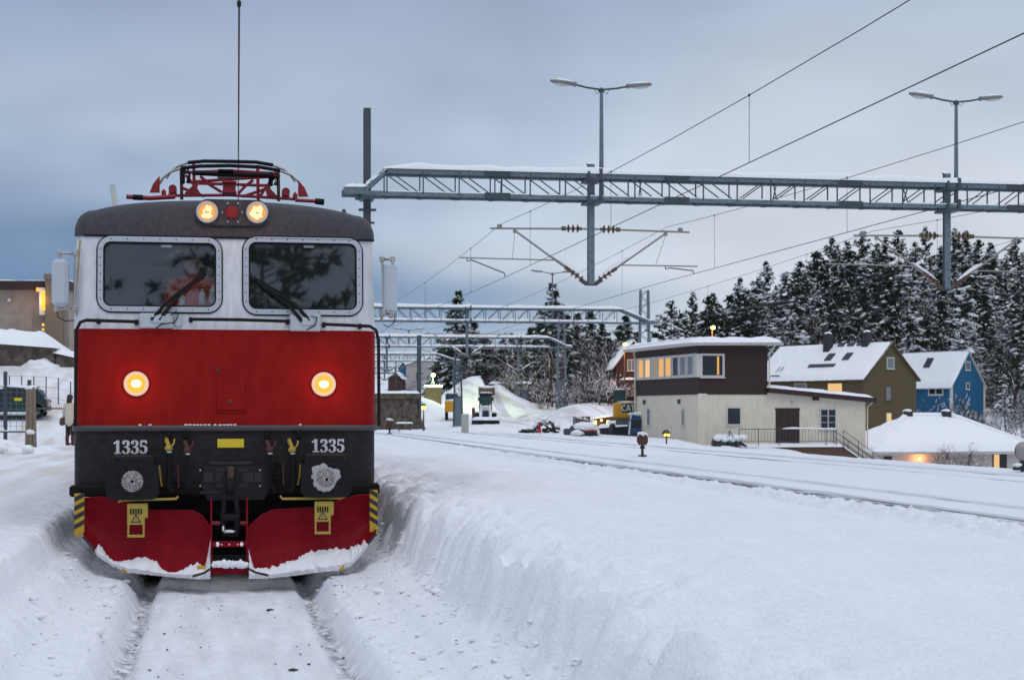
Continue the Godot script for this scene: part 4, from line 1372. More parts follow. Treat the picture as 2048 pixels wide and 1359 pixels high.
func sdf_mesh(mb: MB, bones: Array, cell: float, blend: float) -> void:
	# surface nets over the smooth union of tapered capsules [a, b, ra, rb]
	var lo := Vector3(1e9, 1e9, 1e9)
	var hi := -lo
	for b in bones:
		var r := maxf(b[2], b[3]) + cell * 2 + blend * 0.5
		for p in [b[0], b[1]]:
			lo = lo.min(p - Vector3.ONE * r)
			hi = hi.max(p + Vector3.ONE * r)
	var nx := int((hi.x - lo.x) / cell) + 2
	var ny := int((hi.y - lo.y) / cell) + 2
	var nz := int((hi.z - lo.z) / cell) + 2
	var f := PackedFloat32Array()
	f.resize(nx * ny * nz)
	f.fill(1.0)
	for b in bones:
		var r := maxf(b[2], b[3]) + cell * 2 + blend
		var l3: Vector3 = ((b[0].min(b[1]) - Vector3.ONE * r - lo) / cell).max(Vector3.ZERO)
		var h3: Vector3 = (b[0].max(b[1]) + Vector3.ONE * r - lo) / cell
		var ab: Vector3 = b[1] - b[0]
		var l2 := maxf(ab.length_squared(), 1e-8)
		for k in range(int(l3.z), mini(int(h3.z) + 1, nz)):
			for j in range(int(l3.y), mini(int(h3.y) + 1, ny)):
				for i in range(int(l3.x), mini(int(h3.x) + 1, nx)):
					var p := lo + Vector3(i, j, k) * cell
					var t: float = clampf((p - b[0]).dot(ab) / l2, 0.0, 1.0)
					var d: float = (p - b[0] - ab * t).length() - lerpf(b[2], b[3], t)
					var at_ := (k * ny + j) * nx + i
					var o := f[at_]
					var q := maxf(blend - absf(o - d), 0.0) / blend
					f[at_] = minf(o, d) - q * q * blend * 0.25
	var vid := {}
	var vs := PackedVector3Array()
	for k in nz - 1:
		for j in ny - 1:
			for i in nx - 1:
				var s := Vector3.ZERO
				var cnt := 0
				var base := (k * ny + j) * nx + i
				var c := [f[base], f[base + 1], f[base + nx], f[base + nx + 1], f[base + nx * ny], f[base + nx * ny + 1], f[base + nx * ny + nx], f[base + nx * ny + nx + 1]]
				for e in [[0, 1], [2, 3], [4, 5], [6, 7], [0, 2], [1, 3], [4, 6], [5, 7], [0, 4], [1, 5], [2, 6], [3, 7]]:
					var a: float = c[e[0]]
					var d: float = c[e[1]]
					if (a < 0.0) != (d < 0.0):
						var t := a / (a - d)
						var pa := Vector3(e[0] & 1, (e[0] >> 1) & 1, e[0] >> 2)
						var pb := Vector3(e[1] & 1, (e[1] >> 1) & 1, e[1] >> 2)
						s += pa.lerp(pb, t)
						cnt += 1
				if cnt:
					vid[base] = vs.size()
					vs.append(lo + (Vector3(i, j, k) + s / cnt) * cell)
	var grad := func(p: Vector3) -> Vector3:
		var q := (p - lo) / cell
		var i := clampi(int(q.x + 0.5), 1, nx - 2)
		var j := clampi(int(q.y + 0.5), 1, ny - 2)
		var k := clampi(int(q.z + 0.5), 1, nz - 2)
		var a := (k * ny + j) * nx + i
		return Vector3(f[a + 1] - f[a - 1], f[a + nx] - f[a - nx], f[a + nx * ny] - f[a - nx * ny]).normalized()
	for base in vid:
		var i: int = base % nx
		var j: int = (base / nx) % ny
		var k: int = base / (nx * ny)
		for ax in [[1, nx, nx * ny, j, k], [nx, 1, nx * ny, i, k], [nx * ny, 1, nx, i, j]]:
			if ax[3] < 1 or ax[4] < 1:
				continue
			if (f[base] < 0.0) == (f[base + ax[0]] < 0.0):
				continue
			var q := [base, base - ax[1], base - ax[1] - ax[2], base - ax[2]]
			if not (vid.has(q[1]) and vid.has(q[2]) and vid.has(q[3])):
				continue
			var p := q.map(func(w): return vs[vid[w]])
			var g := p.map(func(w): return grad.call(w))
			mb.raw(p[0], p[1], p[2], g[0], g[1], g[2])
			mb.raw(p[0], p[2], p[3], g[0], g[2], g[3])

func driver() -> void:
	# seated behind the left-hand window
	var p := lf(384, 560)
	var t := thing("person", "driver in an orange jacket sitting behind the cab window with the wiper", "person", Vector3(p.x, 2.47, -FRONT - 0.75))
	var b := MB.new()
	sdf_mesh(b, [[Vector3(0, 0.08, 0), Vector3(0, 0.34, 0.02), 0.15, 0.17], [Vector3(0, 0.34, 0.02), Vector3(0, 0.52, 0.04), 0.17, 0.1], [Vector3(-0.14, 0.5, 0.03), Vector3(0.14, 0.5, 0.03), 0.075, 0.075],
		[Vector3(-0.19, 0.48, 0.03), Vector3(-0.26, 0.24, 0.12), 0.07, 0.052], [Vector3(-0.26, 0.24, 0.12), Vector3(-0.18, 0.2, 0.36), 0.052, 0.042], [Vector3(0.19, 0.48, 0.03), Vector3(0.27, 0.24, 0.12), 0.07, 0.052], [Vector3(0.27, 0.24, 0.12), Vector3(0.16, 0.2, 0.36), 0.052, 0.042]], 0.022, 0.05)
	put(b, "jacket", M.hivis, t)
	b = MB.new()
	sdf_mesh(b, [[Vector3(0, 0.54, 0.04), Vector3(0, 0.6, 0.05), 0.05, 0.05], [Vector3(0, 0.68, 0.06), Vector3(0, 0.72, 0.05), 0.085, 0.09], [Vector3(0, 0.64, 0.1), Vector3(0, 0.65, 0.11), 0.05, 0.045], [Vector3(0, 0.68, 0.15), Vector3(0, 0.66, 0.16), 0.012, 0.015]], 0.012, 0.03)
	for s in [-1, 1]:
		var w := Vector3(s * 0.17, 0.2, 0.4)
		var fb := [[w, w + Vector3(0, 0, 0.06), 0.03, 0.03]]
		for k in 4:
			var f0: Vector3 = w + Vector3(-0.025 + 0.017 * k, 0, 0.07)
			fb.append([f0, f0 + Vector3(0, -0.005, 0.035), 0.009, 0.008])
			fb.append([f0 + Vector3(0, -0.005, 0.035), f0 + Vector3(0, -0.03, 0.05), 0.008, 0.007])
		fb.append([w + Vector3(-s * 0.025, 0, 0.03), w + Vector3(-s * 0.055, -0.01, 0.06), 0.01, 0.009])
		sdf_mesh(b, fb, 0.006, 0.01)
	put(b, "head_and_hands", M.skin, t)
	one(func(bb): bb.blob(Vector3(0, 0.74, 0.035), Vector3(0.1, 0.085, 0.105), 7, 12), "hair", M.hair, t)
	one(func(bb):
		for s in [-1, 1]: bb.blob(Vector3(s * 0.033, 0.695, 0.137), Vector3(0.011, 0.007, 0.006), 4, 6), "eyes", M.trousers, t)
	var c := thing("driver_seat", "dark high-backed driver seat behind the left-hand cab window", "seat", Vector3(p.x, 2.47, -FRONT - 0.82))
	one(func(bb): bb.cbox(Vector3(0, 0.04, 0.02), Vector3(0.5, 0.08, 0.46), 0.03), "seat_cushion", M.cab_dark, c)
	one(func(bb): bb.cbox(Vector3(0, 0.35, -0.2), Vector3(0.46, 0.6, 0.1), 0.04), "seat_back", M.cab_dark, c)

# ---------------------------------------------------------------- gantries, wires, lamps
const POSTS := [10.85, 22.0]

func hpost(b: MB, p: Vector3, h: float, w: float) -> void:
	b.box(p + Vector3(0, h / 2, w / 2), Vector3(w, h, 0.02))
	b.box(p + Vector3(0, h / 2, -w / 2), Vector3(w, h, 0.02))
	b.box(p + Vector3(0, h / 2, 0), Vector3(0.016, h, w - 0.024))

func insulators(b: MB, a: Vector3, dir: Vector3, n: int, r: float, gap: float) -> void:
	for i in n:
		b.lathe([Vector2(0.03, 0), Vector2(r * 0.7, 0.012), Vector2(r, 0.045), Vector2(r * 0.6, 0.06), Vector2(0.03, 0.075), Vector2(0.03, gap)], a + dir * gap * i, dir, 10)

func snow_strip(b: MB, a: Vector3, e: Vector3, w: float, h: float, sd: int, bits := 0) -> void:
	# rounded snow lying along a beam
	var n := bits if bits > 0 else maxi(4, int((e - a).length() / 0.5))
	var dir := (e - a).normalized()
	var side := dir.cross(Vector3.UP).normalized()
	var rows := []
	for i in n + 1:
		var t := float(i) / n
		var row := []
		var hh := h * (0.85 + 0.45 * hn.get_noise_2d(t * n * 0.35, sd * 7.3)) * (smoothstep(0.0, 0.02, t) * smoothstep(1.0, 0.98, t) * 0.8 + 0.2)
		var ww := w * (1.0 + 0.12 * hn.get_noise_2d(t * n * 0.5, sd * 3.1 + 50.0))
		for k in 9:
			var q := PI * k / 8.0
			row.append(a.lerp(e, t) + side * cos(q) * ww / 2 + Vector3.UP * (sin(q) * hh - 0.015 * (1.0 - sin(q))))
		rows.append(row)
	b.sheet(rows, (a + e) * 0.5 - Vector3(0, 3, 0))

func cantilever(g: Node3D, px: float, z: float, side: float, detail: bool, low := 5.45) -> void:
	# local frame: the gantry node stands at (0, 0, z)
	var s := side
	one(func(b):
		b.tube([Vector3(px + s * 0.1, 7.02, 0), Vector3(px + s * 3.0, 6.98, 0)], 0.032, 6)
		b.cbox(Vector3(px + s * 2.72, 7.06, 0), Vector3(0.14, 0.09, 0.08), 0.01), "cantilever_tube", M.tube, g)
	one(func(b):
		insulators(b, Vector3(px + s * 0.36, 7.02, 0), Vector3(s, 0, 0), 3, 0.13, 0.14)
		b.tube([Vector3(px + s * 0.28, 7.02, 0), Vector3(px + s * 0.38, 7.02, 0)], 0.05, 7)
		b.tube([Vector3(px + s * 0.76, 7.02, 0), Vector3(px + s * 0.88, 7.02, 0)], 0.07, 7), "insulator", M.insulator, g)
	var a := Vector3(px + s * 0.12, low - 0.02, 0)
	var e := Vector3(px + s * 2.27, 6.93, 0)
	var dd := (e - a).normalized()
	one(func(b):
		b.tube([a + dd * 0.75, e], 0.032, 6)
		b.cbox(e, Vector3(0.1, 0.14, 0.09), 0.01), "diagonal_tube", M.tube, g)
	one(func(b):
		insulators(b, a + dd * 0.18, dd, 3, 0.115, 0.15)
		b.tube([a, a + dd * 0.2], 0.04, 7)
		b.tube([a + dd * 0.62, a + dd * 0.8], 0.06, 7), "insulator", M.insulator_red, g)
	if detail:
		one(func(b): snow_strip(b, a + dd * 0.25 + Vector3(0, 0.09, 0), a + dd * 1.25 + Vector3(0, 0.05, 0), 0.14, 0.1, int(px * 3 + s)), "snow_cap", M.snow_cap, g)
	# registration tube and steady arm
	var r0 := a + dd * 0.95
	if s < 0:
		r0 = a + dd * 1.15
	var r1 := Vector3(px + s * (3.25 if s > 0 else 3.9), r0.y + (0.0 if s > 0 else 0.03), 0)
	one(func(b): b.tube([r0, r1], 0.022, 5), "registration_tube", M.tube, g)
	var k0 := r0.lerp(r1, 0.58) if s > 0 else r1 + Vector3(0.22, 0, 0)
	var k1 := k0 + Vector3(0.85 if s > 0 else 1.1, -0.13 if s > 0 else -0.43, 0)
	one(func(b): b.tube([k0, k0 + Vector3(0.0, -0.1, 0), k0 + Vector3(0.12, -0.06, 0), k1, k1 + Vector3(0.02, -0.09, 0)], 0.018, 5), "steady_arm", M.galv_dark, g)
	one(func(b): b.tube([e + Vector3(0, -0.06, 0), r0.lerp(r1, 0.45)], 0.006, 4), "stay_wire", M.wire, g)

func gantry(z: float, x0: float, x1: float, yb: float, yt: float, drops: Array, opts: Dictionary, label: String) -> Node3D:
	var g := thing("overhead_gantry", label, "gantry", Vector3(0, 0, z), 0.0)
	var near: bool = opts.get("near", false)
	var hz := 0.4
	var step := 1.04
	var n := int((x1 - x0) / step)
	for s in [-1, 1]:
		one(func(b):
			b.box(Vector3((x0 + x1) / 2, yt, s * hz), Vector3(x1 - x0, 0.13, 0.02))
			b.box(Vector3((x0 + x1) / 2, yt + 0.058, s * (hz - 0.05)), Vector3(x1 - x0, 0.014, 0.1))
			b.box(Vector3((x0 + x1) / 2, yt - 0.058, s * (hz - 0.05)), Vector3(x1 - x0, 0.014, 0.1)), "top_chord", M.galv, g)
		one(func(b):
			b.box(Vector3((x0 + x1) / 2, yb, s * hz), Vector3(x1 - x0, 0.11, 0.02))
			b.box(Vector3((x0 + x1) / 2, yb - 0.048, s * (hz - 0.05)), Vector3(x1 - x0, 0.014, 0.1)), "bottom_chord", M.galv, g)
	var lacing := MB.new()
	var mid: float = opts.get("mid", (x0 + x1) / 2)
	for s in [-1, 1]:
		for i in n + 1:
			var px := x0 + 0.05 + i * step
			if near:
				one(func(b): b.bar(Vector3(px, yb, s * hz), Vector3(px, yt, s * hz), 0.035, 0.035), "upright_brace", M.galv_dark, g)
			else:
				lacing.bar(Vector3(px, yb, s * hz), Vector3(px, yt, s * hz), 0.04, 0.04)
			if i < n:
				var fl := px > mid
				var a := Vector3(px + (0.06 if not fl else step - 0.06), yt, s * (hz - 0.02))
				var e := Vector3(px + (step - 0.06 if not fl else 0.06), yb, s * (hz - 0.02))
				if near:
					one(func(b): b.bar(a, e, 0.035, 0.03), "diagonal_brace", M.galv_dark, g)
				else:
					lacing.bar(a, e, 0.04, 0.035)
	for i in n:
		var px := x0 + 0.05 + i * step
		lacing.bar(Vector3(px, yb - 0.06, -hz), Vector3(px + step / 2, yb - 0.075, hz), 0.02, 0.02)
		lacing.bar(Vector3(px + step / 2, yb - 0.075, hz), Vector3(px + step, yb - 0.06, -hz), 0.02, 0.02)
		if near and i % 4 == 3:
			lacing.bar(Vector3(px + 0.3, yb, -hz), Vector3(px + 0.2, yt, hz), 0.03, 0.03)
			lacing.bar(Vector3(px + 0.2, yb, hz), Vector3(px + 0.35, yt, -hz), 0.03, 0.03)
	tag(put(lacing, "lattice", M.galv_dark, g), "", "", "", "stuff")
	if near:
		for px in [x0 + 3.25, x0 + 8.6, x0 + 14.0, x0 + 19.4]:
			for y in [yb, yt]:
				one(func(b):
					b.box(Vector3(px, y, hz + 0.022), Vector3(0.75, 0.17, 0.022))
					for k in 9:
						b.blob(Vector3(px - 0.34 + k * 0.085, y + (0.04 if k % 2 else -0.04), hz + 0.035), Vector3(0.018, 0.018, 0.012), 3, 5), "splice_plate", M.galv_dark, g)
	# slanting ends
	if opts.has("left_end"):
		var l: float = opts.left_end
		for s in [-1, 1]:
			one(func(b):
				b.bar(Vector3(x0 + 0.02, yt, s * hz), Vector3(l + 0.55, yb + 0.1, s * hz), 0.02, 0.15)
				b.box(Vector3(l + 0.25, yb + 0.06, s * hz), Vector3(0.6, 0.2, 0.022))
				b.box(Vector3((l + x0) / 2 + 0.25, yb, s * hz), Vector3(x0 - l - 0.5, 0.13, 0.018)), "end_haunch", M.galv, g)
		one(func(b):
			snow_strip(b, Vector3(l + 0.55, yb + 0.19, 0), Vector3(x0 + 0.1, yt + 0.1, 0), 0.86, 0.13, 3, 8)
			snow_strip(b, Vector3(l - 0.03, yb + 0.17, 0), Vector3(l + 0.65, yb + 0.19, 0), 0.86, 0.13, 4, 6), "snow_cap", M.snow_cap, g)
	if opts.has("right_end"):
		var r: float = opts.right_end
		for s in [-1, 1]:
			one(func(b):
				b.bar(Vector3(x1 - 0.02, yt, s * hz), Vector3(r - 0.55, yb + 0.1, s * hz), 0.02, 0.15)
				b.box(Vector3(r - 0.25, yb + 0.06, s * hz), Vector3(0.6, 0.2, 0.022))
				b.box(Vector3((r + x1) / 2 - 0.25, yb, s * hz), Vector3(r - x1 - 0.5, 0.13, 0.018)), "end_haunch", M.galv, g)
		one(func(b):
			snow_strip(b, Vector3(x1 - 0.1, yt + 0.1, 0), Vector3(r - 0.5, yb + 0.19, 0), 0.86, 0.16, 5, 8)
			snow_strip(b, Vector3(r - 0.6, yb + 0.19, 0), Vector3(r + 0.05, yb + 0.17, 0), 0.86, 0.16, 6, 6), "snow_cap", M.snow_cap, g)
	var depth: float = opts.get("snow", 0.16)
	for s in [-1, 1]:
		one(func(b): snow_strip(b, Vector3(x0 - 0.05, yt + 0.07, s * (hz - 0.04)), Vector3(x1 + 0.05, yt + 0.07, s * (hz - 0.04)), 0.22, depth * (1.15 if s > 0 else 0.9), int(z) + s), "snow_cap", M.snow_cap, g)
		one(func(b): snow_strip(b, Vector3(x0 - 0.05, yb + 0.06, s * (hz - 0.04)), Vector3(x1 + 0.05, yb + 0.06, s * (hz - 0.04)), 0.1, depth * (0.25 if near else 0.8), int(z) + 9 + s), "snow_cap", M.snow_cap, g)
	# masts
	for m in opts.get("masts", []):
		var base := ground(m[0], z) - 0.3
		if m[2] == "plain":
			one(func(b): hpost(b, Vector3(m[0], base, 0), m[1] - base, 0.2), "mast", M.galv_dark, g)
			one(func(b):
				b.cbox(Vector3(m[0], yb - 0.12, 0.1), Vector3(0.4, 0.1, 0.9), 0.02)
				b.cbox(Vector3(m[0] - 0.3, yb - 0.05, 0.3), Vector3(0.14, 0.3, 0.14), 0.02)
				b.cbox(Vector3(m[0], yb - 0.45, 0.1), Vector3(0.5, 0.06, 0.2), 0.01)
				b.cbox(Vector3(m[0] - 0.1, yb - 0.82, 0.12), Vector3(0.6, 0.06, 0.1), 0.01), "mast_clamp", M.galv_dark, g)
		else:
			one(func(b):
				for s in [-1, 1]:
					for t in [-1, 1]:
						b.bar(Vector3(m[0] + s * 0.48, base, t * 0.3), Vector3(m[0] + s * 0.27, m[1], t * 0.2), 0.09, 0.09), "lattice_mast", M.galv, g)
			one(func(b):
				for t in [-1, 1]:
					var y: float = base + 2.4
					var flip := 1.0
					while y < m[1] - 0.4:
						var q: float = lerpf(0.46, 0.27, (y - base) / (m[1] - base))
						b.bar(Vector3(m[0] - flip * q, y, t * 0.26), Vector3(m[0] + flip * q, y + 0.45, t * 0.26), 0.05, 0.03)
						flip = -flip
						y += 0.45
				b.box(Vector3(m[0], base + 1.6, 0), Vector3(0.72, 3.0, 0.42)), "mast_bracing", M.galv, g)
	# drop posts with their brackets
	for dp in drops:
		one(func(b):
			b.box(Vector3(dp, (yt + 0.4 + 5.4) / 2, 0.075), Vector3(0.19, yt + 0.4 - 5.4, 0.016))
			b.box(Vector3(dp, (yt + 0.4 + 5.4) / 2, -0.075), Vector3(0.19, yt + 0.4 - 5.4, 0.016))
			b.box(Vector3(dp - 0.05, (yt + 0.4 + 5.4) / 2, 0), Vector3(0.016, yt + 0.4 - 5.4, 0.134))
			b.box(Vector3(dp + 0.05, (yt + 0.4 + 5.4) / 2, 0), Vector3(0.016, yt + 0.4 - 5.4, 0.134)), "drop_post", M.galv if not near else M.galv, g)
		one(func(b):
			for y in [yt, yb]:
				b.cbox(Vector3(dp + 0.05, y - 0.1, 0.0), Vector3(0.5, 0.07, 0.95), 0.01)
				b.cbox(Vector3(dp + 0.2, y + 0.06, hz + 0.05), Vector3(0.1, 0.3, 0.06), 0.01)
				b.cbox(Vector3(dp - 0.16, y + 0.02, hz + 0.05), Vector3(0.08, 0.2, 0.06), 0.01), "post_clamp", M.galv_dark, g)
		one(func(b): b.tube([Vector3(dp - 0.3, 5.5, 0), Vector3(dp - 0.16, 5.4, 0), Vector3(dp + 0.16, 5.4, 0), Vector3(dp + 0.3, 5.5, 0)], 0.045, 7), "foot_bracket", M.galv_dark, g)
		if near or opts.get("snowy_arms", false):
			one(func(b): snow_strip(b, Vector3(dp - 0.13, yt + 0.4, 0), Vector3(dp + 0.13, yt + 0.4, 0), 0.18, 0.06, 4, 4), "snow_cap", M.snow_cap, g)
		for s in [-1.0, 1.0]:
			cantilever(g, dp, z, s, true)
	return g

func gantries() -> void:
	gantry(-48.0, 4.75, 30.5, 7.88, 8.53, POSTS, {"near": true, "left_end": 3.62, "masts": [[4.27, 10.35, "plain"], [31.2, 10.3, "plain"]], "mid": 14.6}, "nearest lattice gantry reaching right from behind the locomotive, snow along its top")
	gantry(-115.0, 3.0, 28.4, 7.85, 8.75, [17.4], {"left_end": 2.0, "right_end": 30.9, "masts": [[2.6, 10.2, "plain"], [30.1, 10.2, "lattice"]], "snow": 0.2, "snowy_arms": true}, "second lattice gantry along the tracks, ending left of the brown tower")
	gantry(-160.0, 3.0, 32.4, 7.8, 8.7, [16.5, 29.3], {"right_end": 34.6, "masts": [[33.6, 11.2, "lattice"]], "snow": 0.24, "snowy_arms": true}, "third lattice gantry, its right end on a lattice mast by the wooded ramp")
	gantry(-206.0, 3.0, 27.6, 7.75, 8.6, [21.0], {"right_end": 30.4, "masts": [[29.9, 8.4, "lattice"]], "snow": 0.28, "snowy_arms": true}, "fourth lattice gantry, its right end on the lattice mast beside a cabinet")
	gantry(-268.0, 3.0, 29.0, 7.7, 8.6, [24.0], {"masts": [[29.2, 10.0, "plain"]], "snow": 0.3}, "fifth lattice gantry, low over the tracks beside the dark spruces")
	gantry(-335.0, 3.0, 31.0, 7.9, 8.8, [22.0], {"masts": [[31.2, 10.4, "plain"]], "snow": 0.3}, "farthest and smallest lattice gantry, far down the line above the cream shed")

func wire_line(pts: Array, r: float) -> MB:
	var b := MB.new()
	b.tube(pts, r, 5)
	return b

func catenaries() -> void:
	# the wires over the train: they come over the lens and run out above the pantograph
	var t := thing("overhead_line", "black overhead wire straight above the locomotive, running up out of view", "overhead wire", Vector3(0.2, 5.5, -20))
	put(wire_line([Vector3(-0.343, 0, 20), Vector3(-0.1, 0.0, 4.5), Vector3(0.06, 0, -5.7), Vector3(0.41, 0, -28), Vector3(-0.2, 0, -75)], 0.011), "contact_wire", M.wire, t)
	one(func(b): b.tube([Vector3(-0.095, 0.0, 4.2), Vector3(-0.093, 0.0, 4.05)], 0.02, 6), "wire_clamp", M.rubber, t)
	var spans := [8.0, -48.0, -115.0, -160.0, -206.0, -268.0]
	var names := ["overhead wire over the snow field, first track right of the locomotive", "overhead wire over the first cleared track right of the snow field", "overhead wire over the middle cleared track, left of the second drop post", "overhead wire over the farthest track by the buildings"]
	var side := [[7.98, 7.98], [13.35, 13.35], [19.4, 19.4], [24.7, 24.7]]
	for k in 4:
		var px: float = side[k][0]
		var w := thing("overhead_line", names[k], "overhead wire", Vector3(px, 0, 0))
		for i in spans.size() - 1:
			var za: float = spans[i]
			var zb: float = spans[i + 1]
			var off: float = [-0.25, 0.2, -0.2, 0.2, -0.2, 0.2][i]
			var off2: float = [-0.25, 0.2, -0.2, 0.2, -0.2, 0.2][i + 1]
			if k == 1: off = -off; off2 = -off2
			var c := []
			var m := []
			var len := absf(za - zb)
			for j in 13:
				var q := j / 12.0
				var xx := lerpf(off, off2, q)
				c.append(Vector3(xx, 5.52 - 0.02 * sin(PI * q), lerpf(za, zb, q)))
				m.append(Vector3(xx, 7.12 - 4.0 * q * (1.0 - q) * minf(0.6, 0.011 * len), lerpf(za, zb, q)))
			var thin := 1.0 if i < 2 else 0.85
			put(wire_line(c, 0.0085 * thin), "contact_wire", M.wire, w)
			put(wire_line(m, 0.0075 * thin), "messenger_wire", M.wire, w)
			if i < 3:
				for j in [1, 3, 5, 7, 9, 11]:
					one(func(b):
						b.tube([m[j], c[j]], 0.0045, 4)
						b.blob(m[j], Vector3(0.02, 0.03, 0.02), 3, 5), "dropper", M.wire, w)
	# cross-tension wires between the brackets and a section insulator
	var t2 := thing("overhead_line", "slanting wire with a dark section insulator in front of the wooded hill", "overhead wire", Vector3(16, 5.4, -60))
	put(wire_line([Vector3(14.6, 0.4, 40), Vector3(3.6, 0.15, 0), Vector3(-3.2, 0.05, -55)], 0.008), "contact_wire", M.wire, t2)
	one(func(b): b.tube([Vector3(4.35, 0.17, 3), Vector3(4.15, 0.16, 2.3), Vector3(3.8, 0.15, 1.2), Vector3(3.6, 0.15, 0.5)], [0.02, 0.06, 0.06, 0.02], 8), "section_insulator", M.rubber, t2)

func lamp_posts() -> void:
	# double-headed yard lamps that stand on the gantry beams
	var spots := [[1203.0, 48.0, 8.6, 11.15, "double-headed yard lamp on the nearest gantry, above the insulators in mid picture"], [1913.0, 48.0, 8.6, 11.15, "double-headed yard lamp on the nearest gantry, above the forest on the right"], [1105.0, 115.0, 8.8, 11.3, "double-headed yard lamp above the tall dark spruces on the second gantry"], [817.0, 160.0, 8.7, 9.4, "small distant yard lamp just right of the locomotive on the third gantry"]]
	for k in spots:
		var p := at(k[0], 300, k[1])
		var t := thing("yard_lamp", k[4], "street lamp", Vector3(p.x, k[2], -k[1]), 0.0, "yard lamps on the gantries")
		var h: float = k[3] - k[2]
		one(func(b): b.tube([Vector3(0, -0.7, 0), Vector3(0, h * 0.55, 0), Vector3(0, h, 0)], [0.075, 0.06, 0.05], 8), "pole", M.galv, t)
		one(func(b):
			b.lathe([Vector2(0.05, 0), Vector2(0.1, 0.05), Vector2(0.1, 0.1), Vector2(0.03, 0.15), Vector2(0, 0.15)], Vector3(0, h - 0.12, 0), Vector3.UP, 12)
			for s in [-1, 1]:
				b.tube([Vector3(0, h - 0.03, 0), Vector3(s * 0.45, h + 0.02, 0), Vector3(s * 0.82, h + 0.1, 0)], 0.03, 6)
				b.tube([Vector3(s * 0.06, h - 0.1, 0.03), Vector3(s * 0.16, h - 0.16, 0.04), Vector3(s * 0.22, h - 0.02, 0.02)], 0.01, 4), "bracket_arms", M.galv_dark, t)
		for s in [-1, 1]:
			var hd: MeshInstance3D = one(func(b):
				var bs := Basis(Vector3.BACK, s * 0.1)
				b.blob(Vector3(s * 1.14, h + 0.14, 0), Vector3(0.42, 0.075, 0.15), 6, 14, 0.0, 0, bs)
				b.cbox(Vector3(s * 0.8, h + 0.1, 0), Vector3(0.1, 0.13, 0.13), 0.02), "lamp_head", M.lamp_grey, t)
			one(func(b): b.blob(Vector3(s * 1.2, h + 0.1, 0), Vector3(0.27, 0.07, 0.11), 5, 12, 0.0, 0, Basis(Vector3.BACK, s * 0.1)), "lamp_glass", M.lamp_glass, hd)
			one(func(b): b.blob(Vector3(s * 1.14, h + 0.19, 0), Vector3(0.38, 0.055, 0.13), 5, 12, 0.1, 2, Basis(Vector3.BACK, s * 0.1)), "snow_cap", M.snow_cap, hd)

# ---------------------------------------------------------------- buildings
func win(parent: Node, c: Vector3, w: float, h: float, face: Vector3, glass_mat, frame_mat, bars := 1, deep := 0.07, called := "window", fr := 0.08) -> MeshInstance3D:
	# c: middle of the window on the wall; face: outward normal (local axes of the parent)
	var right := Vector3.UP.cross(face).normalized()
	var t := Transform3D(Basis(right, Vector3.UP, face), c)
	var o: MeshInstance3D = one(func(b):
		b.frame(rrect(0, 0, w, h, 0.001, 1), rrect(0, 0, w - 2 * fr, h - 2 * fr, 0.001, 1), -0.05, deep, t)
		for i in range(1, bars):
			b.x = t
			b.box(Vector3(-w / 2 + w * i / bars, 0, 0.02), Vector3(fr * 0.8, h - 2 * fr - 0.004, deep * 1.1))
			b.x = Transform3D()
		b.x = t
		b.box(Vector3(0, -h / 2 - 0.02, deep * 0.7), Vector3(w + 0.1, 0.05, deep * 1.4 + 0.05))
		b.x = Transform3D(), called, frame_mat, parent)
	for i in bars:
		one(func(b):
			b.x = t
			b.box(Vector3(-w / 2 + w * (i + 0.5) / bars, 0, 0.036), Vector3(w / bars - fr, h - 2 * fr + 0.02, 0.01)), "pane", glass_mat if not glass_mat is Array else glass_mat[i % glass_mat.size()], o)
	return o

func slab(b: MB, pts: Array, thick: float) -> void:
	# a flat roof board through four points, thickness downwards
	var dn := Vector3(0, -thick, 0)
	var c := Vector3.ZERO
	for p in pts: c += p / pts.size()
	c += dn * 0.5
	b.face(pts, c)
	b.face(pts.map(func(p): return p + dn), c)
	for i in pts.size():
		var q: Vector3 = pts[(i + 1) % pts.size()]
		b.face([pts[i], q, q + dn, pts[i] + dn], c)

func snow_slab(b: MB, pts: Array, thick: float, sd: int, nu := 28, nv := 18) -> void:
	# snow lying on a four-cornered roof, with a rounded uneven rim; pts in order round the roof
	var rows := []
	for j in nv + 1:
		var row := []
		for i in nu + 1:
			var u := float(i) / nu
			var v := float(j) / nv
			var e := minf(minf(u, 1 - u) * (pts[1] - pts[0]).length(), minf(v, 1 - v) * (pts[3] - pts[0]).length())
			var p: Vector3 = pts[0].lerp(pts[1], u).lerp(pts[3].lerp(pts[2], u), v)
			var th := thick * (1.0 + 0.3 * hn.get_noise_2d(p.x * 0.7 + sd, p.z * 0.7)) * sqrt(clampf(e / (thick * 1.3), 0.0, 1.0))
			var out := Vector3.ZERO
			if e < 0.001:
				out = (p - (pts[0] + pts[2]) * 0.5).normalized() * (0.07 * thick / 0.2 * (1.0 + hn.get_noise_2d(p.x * 1.3, p.z * 1.3 + sd)))
				th = -0.02
			row.append(p + out + Vector3(0, th + 0.01, 0))
		rows.append(row)
	b.sheet(rows, (pts[0] + pts[2]) * 0.5 - Vector3(0, 50, 0))

func boards(b: MB, a: Vector3, e: Vector3, h: float, pitch: float, face: Vector3) -> void:
	# lapped weatherboards along a wall from a to e, each tilted out at its foot
	var n := int(h / pitch)
	for i in n:
		var y := i * pitch
		var p0 := a + Vector3(0, y, 0); var p1 := e + Vector3(0, y, 0)
		var up := Vector3(0, pitch, 0)
		b.face([p0 + face * 0.03, p1 + face * 0.03, p1 + up + face * 0.006, p0 + up + face * 0.006], p0 - face)
		b.face([p0 + face * 0.03, p1 + face * 0.03, p1 + face * 0.004, p0 + face * 0.004], p0 + up)

